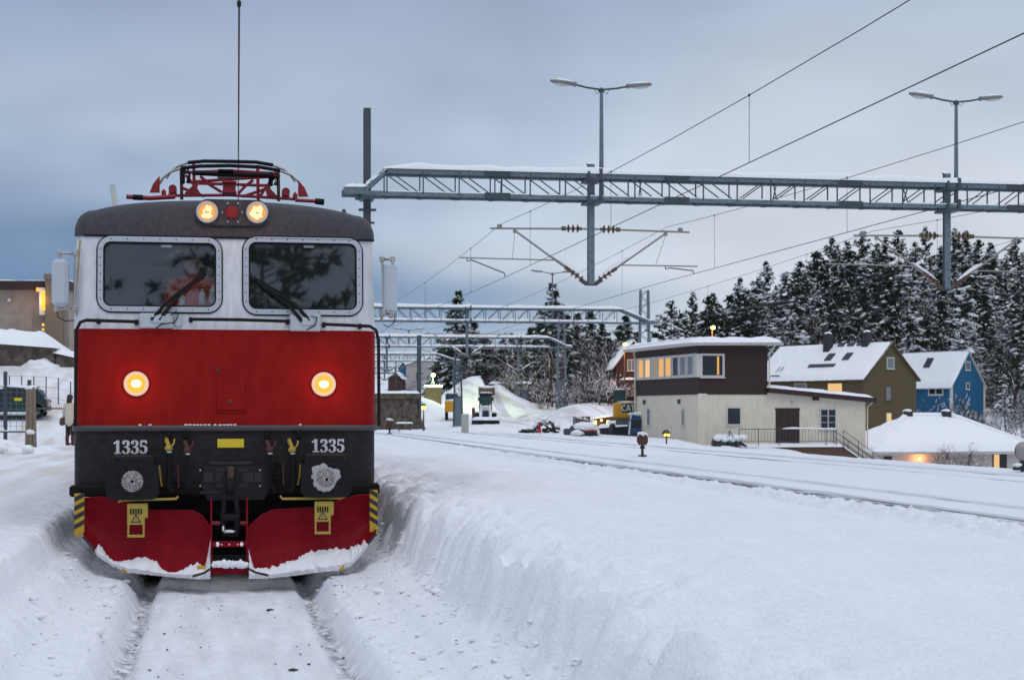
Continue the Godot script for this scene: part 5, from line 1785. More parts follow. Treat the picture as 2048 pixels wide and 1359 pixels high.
func upright_boards(b: MB, a: Vector3, e: Vector3, top: Callable, pitch: float, face: Vector3) -> void:
	var l := (e - a).length()
	var n := int(l / pitch)
	var dir := (e - a).normalized()
	var back := Basis(dir, Vector3.UP, dir.cross(Vector3.UP))
	for i in n:
		var s := (i + 0.5) * l / n
		var h: float = top.call(s)
		if h > 0.1:
			b.box(a + dir * s + Vector3(0, h / 2, 0) + face * 0.012, Vector3(pitch * 0.42, h, 0.03), back)

func tower() -> void:
	var o := atd(1395, 890, 105.0)
	var t := thing("signal_tower", "cream signal tower with brown boarded upper floor, lit window band and snowy roof", "building", Vector3(o.x, o.y, o.z), deg_to_rad(5.0))
	# local x runs along the front to the right, -z along the track side to the back
	var D := 11.4
	var W := 11.6
	var W2 := 4.72
	var yb := 3.24    # foot of the boarded floor above the local zero
	var yt := 6.28
	one(func(b):
		b.box(Vector3(W2 / 2, (yb - 4.0) / 2, -D / 2), Vector3(W2, yb + 4.0, D))
		b.prism(PackedVector2Array([Vector2(W2 + 0.002, -4.0), Vector2(W, -4.0), Vector2(W, 2.86), Vector2(W2 + 0.002, 3.42)]), -D + 0.5, 0.0), "wall", M.plaster, t)
	one(func(b): b.box(Vector3(0.32, 1.6, 0.03), Vector3(0.6, 3.28, 0.1)), "corner_pilaster", M.plaster, t)
	one(func(b): b.box(Vector3(W2 / 2, (yb + yt) / 2, -D / 2), Vector3(W2, yt - yb, D)), "upper_floor", M.brown_trim, t)
	tag(one(func(b):
		boards(b, Vector3(-0.02, yb - 0.06, 0.002), Vector3(W2 + 0.02, yb - 0.06, 0.002), yt - yb + 0.05, 0.13, Vector3.BACK)
		boards(b, Vector3(-0.002, yb - 0.06, -D), Vector3(-0.002, yb - 0.06, 0.02), yt - yb + 0.05, 0.13, Vector3.LEFT), "weatherboard", M.brown_wood, t), "", "", "", "stuff")
	one(func(b):
		b.box(Vector3(-0.02, (yb + yt) / 2, 0.02), Vector3(0.1, yt - yb, 0.1)), "corner_board", M.brown_trim, t)
	# roof: it rises from the back of the track side towards the front and oversails all round
	var ov := 0.75
	var r := [Vector3(-ov, yt + 0.12, ov), Vector3(W2 + ov, yt + 0.2, ov), Vector3(W2 + ov, yt + 0.2, -D - ov), Vector3(-ov, yt + 0.12, -D - ov)]
	var roof: MeshInstance3D = one(func(b): slab(b, r, 0.16), "roof", M.white_wood, t)
	one(func(b): snow_slab(b, r.map(func(p): return p + Vector3(0, 0.005, 0)), 0.34, 3, 36, 46), "snow_cover", M.snow_cap, roof)
	one(func(b):
		b.cbox(Vector3(0.5, yt + 0.6, -D + 2.2), Vector3(0.4, 0.45, 0.4), 0.06)
		b.cbox(Vector3(1.6, yt + 0.62, -D + 4.5), Vector3(0.3, 0.35, 0.3), 0.06), "roof_vent", M.snow_cap, roof)
	one(func(b):
		for k in 7:
			var px := 3.0 + k * 0.35
			b.tube([Vector3(px, yt + 0.05, ov + 0.02), Vector3(px, yt - 0.1 - 0.08 * (k % 3), ov + 0.02)], [0.02, 0.003], 5), "icicle", M.glass_grey, roof)
	# window band on the track side, nine panes, some lit
	var y0 := 5.02
	var bandm := [M.glass_grey, M.glass_grey, M.glass, M.lit_window, M.lit_window, M.lit_dim, M.lit_window_pale, M.lit_window]
	one(func(b): b.box(Vector3(-0.03, y0, -D / 2), Vector3(0.06, 1.5, D - 0.1)), "window_band", M.white_wood, t)
	for k in 8:
		var z := -0.95 - k * 1.32
		win(t, Vector3(-0.06, y0, z), 1.16, 1.42, Vector3.LEFT, bandm[k], M.white_wood, 1, 0.06, "window", 0.13)
	var cw := win(t, Vector3(0.98, y0 - 0.02, 0.03), 1.62, 1.5, Vector3.BACK, M.glass, M.white_wood, 1, 0.08, "window", 0.13)
	one(func(b): b.box(Vector3(0.08, y0 - 0.02, 0.07), Vector3(0.34, 1.46, 0.1)), "corner_panel", M.white_wood, t)
	one(func(b): b.box(Vector3(1.36, y0 - 0.02, 0.082), Vector3(0.13, 1.16, 0.014)), "lit_curtain_gap", M.lit_window, cw)
	# low wing with a lean-to roof
	var q := [Vector3(W2 - 0.05, 3.62, 0.45), Vector3(W + 0.55, 2.98, 0.45), Vector3(W + 0.55, 2.98, -D), Vector3(W2 - 0.05, 3.62, -D)]
	var lr: MeshInstance3D = one(func(b): slab(b, q, 0.3), "wing_roof", M.brown_trim, t)
	one(func(b): snow_slab(b, q.map(func(p): return p + Vector3(0, 0.005, 0)), 0.2, 7), "snow_cover", M.snow_cap, lr)
	one(func(b): b.cbox(Vector3(8.05, 2.98, 0.12), Vector3(0.36, 0.32, 0.26), 0.02), "beam_end", M.brown_trim, t)
	# openings of the ground floor
	win(t, Vector3(2.45, 1.82, 0.0), 1.0, 1.16, Vector3.BACK, M.glass, M.white_wood, 1, 0.05)
	var w2 := win(t, Vector3(8.95, 1.62, 0.0), 1.18, 1.4, Vector3.BACK, M.glass, M.white_wood, 2, 0.05, "window", 0.09)
	one(func(b):
		for s in [-0.28, 0.28]:
			for y in [-0.2, 0.22]:
				b.box(Vector3(8.95 + s, 1.62 + y, 0.035), Vector3(0.42, 0.03, 0.03)), "glazing_bar", M.white_wood, w2)
	win(t, Vector3(0.0, 1.75, -2.4), 0.62, 1.2, Vector3.LEFT, M.glass_grey, M.white_wood, 1, 0.05)
	win(t, Vector3(0.0, 1.75, -8.9), 0.62, 1.2, Vector3.LEFT, M.glass_grey, M.white_wood, 1, 0.05)
	var dr: MeshInstance3D = one(func(b):
		b.box(Vector3(5.72, 1.15, 0.02), Vector3(0.8, 2.2, 0.06))
		b.box(Vector3(6.54, 1.15, 0.02), Vector3(0.8, 2.2, 0.06))
		b.box(Vector3(6.13, 2.29, 0.01), Vector3(1.74, 0.08, 0.1)), "door", M.brown_trim, t)
	one(func(b): b.cbox(Vector3(6.02, 1.02, 0.07), Vector3(0.05, 0.16, 0.06), 0.01), "door_handle", M.steel, dr)
	one(func(b):
		b.cbox(Vector3(6.45, 2.72, 0.08), Vector3(0.14, 0.1, 0.16), 0.03)
		b.blob(Vector3(6.45, 2.62, 0.14), Vector3(0.07, 0.08, 0.07), 5, 8), "wall_lamp", M.mirror_white, t)
	# down pipes, cable marks
	one(func(b):
		b.tube([Vector3(-0.1, yt - 0.05, -D - 0.3), Vector3(-0.12, yt - 0.6, -D + 0.02), Vector3(-0.12, -0.6, -D + 0.02)], 0.06, 6)
		b.tube([Vector3(W2 + 0.35, yt + 0.02, 0.5), Vector3(W2 + 0.12, yt - 0.5, 0.1), Vector3(W2 + 0.12, 3.5, 0.1)], 0.05, 6)
		b.tube([Vector3(W + 0.4, 2.75, 0.3), Vector3(W + 0.1, 2.4, 0.08), Vector3(W + 0.08, -2.4, 0.08)], 0.045, 6), "down_pipe", M.plaster, t)
	for z in [-3.0, -9.6]:
		one(func(b): b.cbox(Vector3(-0.1, 2.75, z), Vector3(0.18, 0.3, 0.12), 0.02), "cable_bracket", M.galv_dark, t)
	# landing with railing and steps down to the lower yard
	one(func(b):
		b.box(Vector3(5.6, -0.75, 0.9), Vector3(7.0, 1.3, 1.7))
		b.prism(PackedVector2Array([Vector2(9.1, -1.4), Vector2(12.6, -3.2), Vector2(12.6, -3.4), Vector2(9.1, -3.4)]), 0.1, 1.7)
		b.prism(PackedVector2Array([Vector2(9.1, -0.12), Vector2(12.0, -2.0), Vector2(12.0, -3.3), Vector2(9.1, -1.38)]), 1.45, 1.7), "landing", M.brick_base, t)
	one(func(b):
		snow_slab(b, [Vector3(2.05, -0.1, 1.8), Vector3(9.2, -0.1, 1.8), Vector3(9.2, -0.1, 0.06), Vector3(2.05, -0.1, 0.06)], 0.2, 5, 30, 8)
		snow_slab(b, [Vector3(9.15, -0.1, 1.75), Vector3(12.1, -2.0, 1.75), Vector3(12.1, -2.0, 1.4), Vector3(9.15, -0.1, 1.4)], 0.12, 6, 20, 4), "landing_snow", M.snow_cap, t)
	var rl: MeshInstance3D = one(func(b):
		b.tube([Vector3(2.1, 1.02, 1.7), Vector3(8.7, 1.02, 1.7)], 0.022, 5)
		b.tube([Vector3(2.1, 0.25, 1.7), Vector3(8.7, 0.25, 1.7)], 0.016, 5)
		for px in [2.1, 3.4, 4.8, 8.0, 8.7]:
			b.tube([Vector3(px, -0.1, 1.7), Vector3(px, 1.05, 1.7)], 0.025, 5), "landing_railing", M.galv_dark, t)
	for k in 30:
		var px := 2.3 + k * 0.215
		one(func(b): b.tube([Vector3(px, 0.25, 1.7), Vector3(px, 1.0, 1.7)], 0.011, 4), "baluster", M.galv_dark, rl)
	one(func(b): snow_strip(b, Vector3(5.0, 1.05, 1.7), Vector3(8.75, 1.02, 1.7), 0.1, 0.08, 2, 14), "rail_snow", M.snow_cap, rl)
	one(func(b):
		for s in [0.3, 1.72]:
			for h in [1.0, 0.6, 0.25]:
				b.tube([Vector3(9.2, -0.1 + h, s), Vector3(12.4, -2.2 + h, s)], 0.02, 5)
			for k in 4:
				b.tube([Vector3(9.2 + k * 1.02, -0.3 - 0.67 * k, s), Vector3(9.2 + k * 1.02, 0.95 - 0.67 * k, s)], 0.022, 5), "stair_railing", M.galv_dark, t)
	one(func(b):
		b.tube([Vector3(1.4, 0.9, 1.8), Vector3(2.5, -0.6, 1.9)], 0.03, 5)
		b.tube([Vector3(1.25, 0.55, 1.8), Vector3(2.3, -0.7, 1.9)], 0.03, 5)
		b.tube([Vector3(1.4, -0.5, 1.8), Vector3(1.4, 0.95, 1.8)], 0.03, 5)
		b.tube([Vector3(1.9, -0.7, 1.8), Vector3(1.9, 0.3, 1.8)], 0.03, 5), "step_rail", M.galv_dark, t)
	var heap := thing("scrap_heap", "dark scrap heap under snow against the cream wall at the tower's corner", "scrap heap", t.to_global(Vector3(1.5, -0.1, 1.4)))
	one(func(b):
		b.cbox(Vector3(0.2, 0.1, 0), Vector3(0.7, 0.6, 0.6), 0.06, Basis(Vector3.BACK, 0.4))
		b.cbox(Vector3(-0.6, 0.25, 0.1), Vector3(0.9, 0.5, 0.6), 0.06, Basis(Vector3.BACK, -0.3))
		b.cbox(Vector3(0.75, 0.25, 0.2), Vector3(0.9, 0.16, 0.2), 0.03, Basis(Vector3.BACK, -0.6)), "tipped_bin", M.hazard_black, heap)
	one(func(b):
		for k in 12:
			b.blob(Vector3(-0.8 + 0.15 * k, 0.55 + 0.1 * sin(k * 1.9), 0.15 + 0.2 * cos(k * 2.3)), Vector3(0.28, 0.18, 0.25), 5, 8, 0.2, k), "snow_cover", M.snow_cap, heap)

func gable_house(called: String, label: String, o: Vector3, turn: float, w: float, l: float, eave: float, apex: float, wall, trim, sd: int) -> Node3D:
	# local x runs across the gable, -z along the ridge to the back; the near corner is the origin
	var t := thing(called, label, "house", o, turn)
	var poly := PackedVector2Array([Vector2(0, -3), Vector2(w, -3), Vector2(w, eave), Vector2(w / 2, apex), Vector2(0, eave)])
	one(func(b): b.prism(poly, -l, 0.0), "wall", wall, t)
	tag(one(func(b):
		upright_boards(b, Vector3(0, 0, 0), Vector3(w, 0, 0), func(s): return eave + (apex - eave) * (1.0 - absf(s - w / 2) / (w / 2)) - 0.1, 0.24, Vector3.BACK)
		upright_boards(b, Vector3(0, 0, -l), Vector3(0, 0, 0), func(s): return eave - 0.05, 0.24, Vector3.LEFT), "upright_boards", wall, t), "", "", "", "stuff")
	var k := (apex - eave) / (w / 2)
	var e := 0.4
	var r: MeshInstance3D = one(func(b):
		slab(b, [Vector3(-e, eave - k * e + 0.12, 0.35), Vector3(w / 2, apex + 0.12, 0.35), Vector3(w / 2, apex + 0.12, -l - 0.35), Vector3(-e, eave - k * e + 0.12, -l - 0.35)], 0.16)
		slab(b, [Vector3(w + e, eave - k * e + 0.12, 0.35), Vector3(w / 2 + 0.001, apex + 0.121, 0.35), Vector3(w / 2 + 0.001, apex + 0.121, -l - 0.35), Vector3(w + e, eave - k * e + 0.12, -l - 0.35)], 0.16), "roof", trim, t)
	one(func(b):
		snow_slab(b, [Vector3(-e, eave - k * e + 0.13, 0.3), Vector3(-e, eave - k * e + 0.13, -l - 0.3), Vector3(w / 2 + 0.1, apex + 0.14, -l - 0.3), Vector3(w / 2 + 0.1, apex + 0.14, 0.3)], 0.24, sd, 40, 16)
		snow_slab(b, [Vector3(w + e, eave - k * e + 0.13, 0.3), Vector3(w + e, eave - k * e + 0.13, -l - 0.3), Vector3(w / 2 - 0.1, apex + 0.14, -l - 0.3), Vector3(w / 2 - 0.1, apex + 0.14, 0.3)], 0.24, sd + 1, 40, 16), "snow_cover", M.snow_cap, r)
	return t

func skylight(b: MB, t: float, u: float, w: float, eave: float, apex: float, wide: float, long: float) -> void:
	# a roof window on the left slope: t along the ridge (metres back), u up the slope 0..1
	var k := (apex - eave) / (w / 2)
	var sl := Vector3(1, k, 0).normalized()
	var bs := Basis(Vector3.FORWARD, Vector3(-k, 1, 0).normalized(), sl)
	b.box(Vector3(u * w / 2, eave + u * (apex - eave) + 0.42, -t), Vector3(wide, 0.1, long), bs)

func houses() -> void:
	# olive house
	var o := atd(1727, 868, 188.0)
	var w := 8.8
	var l := 17.5
	var t := gable_house("olive_house", "large olive boarded house with snowy roof, roof windows and two dark chimneys", o, deg_to_rad(25.0), w, l, 6.4, 10.35, M.olive_wood, M.olive_wood, 11)
	win(t, Vector3(w * 0.5, 8.05, 0.03), 1.25, 1.35, Vector3.BACK, M.glass_grey, M.white_wood, 1, 0.06, "window", 0.1)
	win(t, Vector3(w * 0.46, 4.6, 0.03), 0.95, 1.7, Vector3.BACK, M.glass_grey, M.olive_wood, 1, 0.06, "window", 0.1)
	win(t, Vector3(w * 0.47, 1.7, 0.03), 0.85, 1.4, Vector3.BACK, M.lit_window_pale, M.white_wood, 1, 0.06, "window", 0.1)
	win(t, Vector3(0.0, 5.2, -4.3), 2.4, 1.3, Vector3.LEFT, M.lit_window_pale, M.olive_wood, 1, 0.06, "window", 0.1)
	win(t, Vector3(0.0, 5.2, -9.8), 2.0, 1.3, Vector3.LEFT, M.glass_grey, M.white_wood, 1, 0.06, "window", 0.1)
	for k in [[3.2, 0.92], [8.8, 0.8]]:
		var c: MeshInstance3D = one(func(b): b.box(Vector3(w / 2 * k[1], 10.2, -k[0]), Vector3(0.85, 3.0, 0.85)), "chimney", M.chimney, t)
		one(func(b): b.blob(Vector3(w / 2 * k[1], 11.72, -k[0]), Vector3(0.46, 0.22, 0.46), 5, 10, 0.1, 2), "snow_cap", M.snow_cap, c)
	for k in [[4.6, 0.53], [7.4, 0.53], [4.1, 0.9], [5.6, 0.9], [7.1, 0.9]]:
		one(func(b): skylight(b, k[0], k[1], w, 6.4, 10.35, 1.0, 1.2 if k[1] < 0.8 else 0.5), "roof_window", M.glass, t)
	one(func(b): skylight(b, 7.6, 0.27, w, 6.4, 10.35, 4.2, 0.5), "snow_guard", M.dark_paint, t)
	one(func(b):
		b.tube([Vector3(0.3, 6.9, -14.5), Vector3(1.0, 7.9, -14.2)], 0.05, 4)
		b.tube([Vector3(0.3, 6.9, -13.9), Vector3(1.0, 7.9, -13.6)], 0.05, 4)
		b.box(Vector3(0.0, 6.6, -14.0), Vector3(0.2, 0.5, 1.4)), "roof_ladder", M.galv, t)
	# blue house
	o = atd(1903, 845, 223.0)
	w = 6.6
	l = 11.0
	var bl := gable_house("blue_house", "bright blue boarded house with white trim beyond the olive house", o, deg_to_rad(25.0), w, l, 5.1, 9.5, M.blue_wood, M.white_wood, 14)
	for c in [0.0, w]:
		one(func(b): b.box(Vector3(c, 1.1, 0.02), Vector3(0.3, 8.0, 0.3)), "corner_board", M.white_wood, bl)
	win(bl, Vector3(w * 0.5, 7.6, 0.03), 1.0, 1.25, Vector3.BACK, M.glass, M.white_wood, 2, 0.06, "window", 0.14)
	win(bl, Vector3(w * 0.5, 4.9, 0.03), 0.75, 0.95, Vector3.BACK, M.glass, M.white_wood, 1, 0.06, "window", 0.14)
	win(bl, Vector3(0.0, 4.5, -2.6), 2.6, 1.7, Vector3.LEFT, M.glass, M.white_wood, 2, 0.06, "window", 0.2)
	one(func(b): skylight(b, 5.6, 0.6, w, 5.1, 9.5, 1.1, 1.6), "roof_window", M.glass, bl)
	# low white house with a hipped roof
	o = atd(1752, 935, 138.0)
	var lo := thing("white_house", "low pale house with a broad snowy hipped roof in front of the olive house", "house", o, deg_to_rad(-4.0))
	var LW := 13.6
	var LD := 10.0
	one(func(b): b.box(Vector3(LW / 2, -0.2, -LD / 2), Vector3(LW, 3.4, LD)), "wall", M.pale_wood, lo)
	var ey := 1.35
	var ry := 4.0
	var e := 0.6
	var A := Vector3(-e, ey, e); var B := Vector3(LW + e, ey, e); var Cc := Vector3(LW + e, ey, -LD - e); var Dd := Vector3(-e, ey, -LD - e)
	var R0 := Vector3(4.4, ry, -LD / 2); var R1 := Vector3(LW - 5.4, ry, -LD / 2)
	var hr: MeshInstance3D = one(func(b):
		var inside := Vector3(LW / 2, ey + 0.5, -LD / 2)
		for f in [[A, B, R1, R0], [B, Cc, R1], [Cc, Dd, R0, R1], [Dd, A, R0]]:
			b.face(f, inside)
		b.box(Vector3(LW / 2, ey - 0.12, -LD / 2), Vector3(LW + 2 * e - 0.02, 0.22, LD + 2 * e - 0.02)), "roof", M.white_wood, lo)
	one(func(b):
		var up := Vector3(0, 0.02, 0)
		snow_slab(b, [A + up, B + up, R1 + up * 3, R0 + up * 3], 0.34, 21, 40, 20)
		snow_slab(b, [Dd + up, A + up, R0 + up * 3, R0 + up * 3 + Vector3(0.01, 0, -0.02)], 0.34, 22, 30, 20)
		snow_slab(b, [B + up, Cc + up, R1 + up * 3 + Vector3(0, 0, -0.02), R1 + up * 3], 0.34, 23, 30, 20)
		b.tube([A + Vector3(0.1, 0.25, -0.1), R0 + Vector3(0, 0.3, 0)], [0.2, 0.3], 8)
		b.tube([R0 + Vector3(-0.1, 0.22, 0), R1 + Vector3(0.1, 0.22, 0)], 0.34, 10)
		b.tube([B + Vector3(-0.1, 0.25, -0.1), R1 + Vector3(0, 0.3, 0)], [0.2, 0.3], 8), "snow_cover", M.snow_cap, hr)
	for px in [4.4, 7.8]:
		var c: MeshInstance3D = one(func(b): b.box(Vector3(px, 4.2, -LD / 2 + 0.2), Vector3(0.75, 0.9, 0.6)), "chimney", M.chimney, lo)
		one(func(b): b.blob(Vector3(px, 4.68, -LD / 2 + 0.2), Vector3(0.42, 0.16, 0.36), 5, 10, 0.1, 2), "snow_cap", M.snow_cap, c)
	one(func(b): b.cbox(Vector3(8.3, 1.95, -0.1), Vector3(0.3, 0.18, 0.3), 0.03), "roof_vent", M.chimney, lo)
	win(lo, Vector3(1.0, 0.5, 0.03), 0.9, 1.1, Vector3.BACK, M.glass, M.white_wood, 1)
	win(lo, Vector3(10.6, 0.35, 0.03), 1.2, 1.6, Vector3.BACK, [M.lit_window_pale, M.glass], M.dark_paint, 2)
	one(func(b): b.tube([Vector3(7.8, 1.2, 0.5), Vector3(8.0, 0.9, 0.1), Vector3(8.0, -1.5, 0.1)], 0.06, 6), "down_pipe", M.dark_paint, lo)
	var wl: MeshInstance3D = one(func(b): b.blob(Vector3(3.65, 0.72, 0.2), Vector3(0.1, 0.14, 0.1), 6, 10), "wall_lamp", M.sodium, lo)
	lamp(lo.to_global(Vector3(3.65, 0.72, 0.42)), Color(1.0, 0.6, 0.25), 1.3, 0.1)
	# red house behind the lamp, mostly hidden by twigs
	o = atd(1232, 800, 172.0)
	var rd := gable_house("red_house", "narrow old red house with lit porch behind the street lamp, left of the tower", o, deg_to_rad(-8.0), 3.6, 8.0, 3.7, 6.1, M.red_wood, M.white_wood, 31)
	win(rd, Vector3(1.6, 3.6, 0.03), 0.9, 1.2, Vector3.BACK, M.glass_grey, M.white_wood, 2)
	one(func(b): b.box(Vector3(1.8, 1.2, 0.15), Vector3(3.5, 1.5, 0.2)), "boarded_porch", M.old_wood, rd)
	one(func(b): snow_strip(b, Vector3(0.3, 2.1, 0.5), Vector3(2.9, 2.1, 0.5), 0.5, 0.25, 4), "porch_snow", M.snow_cap, rd)
	# hut with a thick snow roof among the trees
	o = atd(1186, 800, 165.0)
	var hut := thing("hut", "small dark hut under a thick snowy roof among the bare trees", "hut", o, deg_to_rad(-10))
	one(func(b): b.box(Vector3(1.2, 0.5, -1.0), Vector3(2.0, 1.4, 2.0)), "wall", M.dark_paint, hut)
	one(func(b): snow_slab(b, [Vector3(-0.2, 0.75, 0.4), Vector3(2.5, 0.85, 0.4), Vector3(2.1, 1.9, -1.6), Vector3(0.3, 1.8, -1.6)], 0.35, 3, 16, 12), "snow_cover", M.snow_cap, hut)
	# far settlement over the tracks
	for k in [[812, 782, 400.0, 52, 16, "cream", "long cream shed far off over the tracks, left of the spruces", 34.0, 4.6], [776, 772, 380.0, 20, 10, "rust", "small rust-red building far off beyond the gantries", 9.0, 3.0], [797, 772, 420.0, 12, 8, "blue", "small blue hall far off beyond the gantries", 7.0, 3.4]]:
		var p := atd(k[0], k[1], k[2])
		var f := thing("distant_building", k[6], "building", Vector3(p.x, ground(p.x, p.z) + 0.5, p.z), -0.2)
		var cw: float = k[7] * 0.33
		one(func(b): b.prism(PackedVector2Array([Vector2(0, -3), Vector2(cw, -3), Vector2(cw, k[8]), Vector2(cw / 2, k[8] + 1.6), Vector2(0, k[8])]), -12.0, 0.0), "wall", {"cream": M.pale_wood, "rust": M.red_wood, "blue": M.blue_wood}[k[5]], f)
		one(func(b):
			snow_slab(b, [Vector3(-0.3, k[8], 0.3), Vector3(-0.3, k[8], -12.3), Vector3(cw / 2, k[8] + 1.7, -12.3), Vector3(cw / 2, k[8] + 1.7, 0.3)], 0.4, 3, 12, 8)
			snow_slab(b, [Vector3(cw + 0.3, k[8], 0.3), Vector3(cw + 0.3, k[8], -12.3), Vector3(cw / 2, k[8] + 1.7, -12.3), Vector3(cw / 2, k[8] + 1.7, 0.3)], 0.4, 4, 12, 8), "snow_cover", M.snow_cap, f)
		if k[5] == "cream":
			for q in 3:
				win(f, Vector3(cw * (0.25 + 0.25 * q), 1.8, 0.05), 0.9, 1.2, Vector3.BACK, M.glass, M.white_wood)

func left_building() -> void:
	var o := atd(-160, 728, 90.0)
	var t := thing("station_building", "large grey-brown building at the left edge with dark roof edge and amber sign", "building", o, deg_to_rad(-8.0))
	var W := 7.9
	one(func(b): b.box(Vector3(W / 2, 1.2, -7.0), Vector3(W, 6.6, 14.0)), "wall", M.facade, t)
	var r: MeshInstance3D = one(func(b): b.box(Vector3(W / 2, 4.24, -6.8), Vector3(W + 0.3, 0.46, 14.5)), "roof_edge", M.brown_trim, t)
	one(func(b): snow_slab(b, [Vector3(-0.1, 4.48, 0.4), Vector3(W + 0.1, 4.48, 0.4), Vector3(W + 0.1, 4.48, -14), Vector3(-0.1, 4.48, -14)], 0.12, 2, 30, 10), "snow_cover", M.snow_cap, r)
	one(func(b):
		b.frame(rrect(4.8, 1.9, 1.6, 1.8, 0.01, 1), rrect(4.8, 1.9, 1.5, 1.7, 0.01, 1), -0.01, 0.02)
		b.box(Vector3(6.0, 2.2, 0.02), Vector3(0.04, 2.0, 0.04)), "wall_panel", M.facade, t)
	one(func(b): b.blob(Vector3(4.75, 3.45, 0.08), Vector3(0.12, 0.12, 0.1), 5, 8), "wall_lamp", M.number_white, t)
	# wide pillar at the corner
	one(func(b):
		b.box(Vector3(7.25, 1.7, 0.5), Vector3(0.75, 6.2, 0.9))
		b.box(Vector3(7.25, 4.65, 0.5), Vector3(0.9, 0.3, 1.05)), "corner_pillar", M.wood_post, t)
	# lit sign on the corner
	var s: MeshInstance3D = one(func(b): b.cbox(Vector3(6.62, 3.35, 0.5), Vector3(0.34, 1.5, 0.3), 0.05), "sign_case", M.number_white, t)
	one(func(b): b.cbox(Vector3(6.7, 3.4, 0.66), Vector3(0.2, 1.1, 0.04), 0.03), "amber_sign_light", M.sign_amber, s)
	one(func(b):
		b.cbox(Vector3(6.4, 3.98, 0.66), Vector3(0.16, 0.22, 0.06), 0.03)
		b.cbox(Vector3(6.68, 2.1, 0.62), Vector3(0.14, 0.14, 0.06), 0.03)
		b.cbox(Vector3(6.68, 1.85, 0.62), Vector3(0.14, 0.12, 0.06), 0.03), "small_sign_light", M.sign_amber, s)
	lamp(t.to_global(Vector3(6.7, 3.4, 1.0)), Color(1.0, 0.62, 0.2), 0.6, 0.2)
	# timber and frames stacked before it
	one(func(b):
		b.cbox(Vector3(5.0, 0.7, 0.7), Vector3(0.9, 1.4, 0.5), 0.05)
		b.cbox(Vector3(6.9, -0.4, 0.9), Vector3(1.0, 0.9, 0.6), 0.05), "stacked_crate", M.galv, t)
	one(func(b):
		b.cbox(Vector3(6.3, 0.2, 0.8), Vector3(0.9, 0.5, 0.5), 0.05)
		b.cbox(Vector3(5.4, -0.1, 0.9), Vector3(0.8, 0.14, 0.4), 0.03), "wooden_box", M.wood_post, t)
	# loading ramp with snow on it
	o = atd(-90, 745, 84.0)
	var rp := thing("loading_ramp", "low concrete loading ramp under deep snow before the grey building", "ramp", o, deg_to_rad(-8.0))
	one(func(b):
		b.prism(PackedVector2Array([Vector2(0, -1.5), Vector2(4.9, -1.5), Vector2(4.9, 1.25), Vector2(0, 1.6)]), -3.0, 0.0)
		b.box(Vector3(5.6, -0.05, -1.4), Vector3(1.3, 1.9, 2.6)), "ramp_wall", M.concrete, rp)
	one(func(b):
		snow_slab(b, [Vector3(-0.2, 1.62, 0.1), Vector3(4.7, 1.27, 0.1), Vector3(4.7, 1.27, -3), Vector3(-0.2, 1.62, -3)], 0.75, 4, 30, 14)
		snow_slab(b, [Vector3(4.9, 1.0, 0.0), Vector3(6.3, 0.7, 0.0), Vector3(6.3, 0.7, -2.7), Vector3(4.9, 1.0, -2.7)], 0.25, 5, 12, 8), "snow_cover", M.snow_cap, rp)
	one(func(b):
		for k in 40:
			var f := k / 39.0
			var px := lerpf(0.0, 5.4, f)
			var hgt := 0.5 + 0.9 * exp(-pow((f - 0.78) / 0.16, 2.0)) + 0.25 * exp(-pow((f - 0.4) / 0.1, 2.0))
			for m in 3:
				b.blob(Vector3(px, -0.9 + hgt * (0.3 + 0.3 * m) , 0.9 - 0.35 * m + rng.randf_range(-0.15, 0.15)), Vector3(0.42, 0.34, 0.4) * rng.randf_range(0.8, 1.25), 5, 8, 0.2, k + m), "ploughed_heap", M.snow_cap, rp)

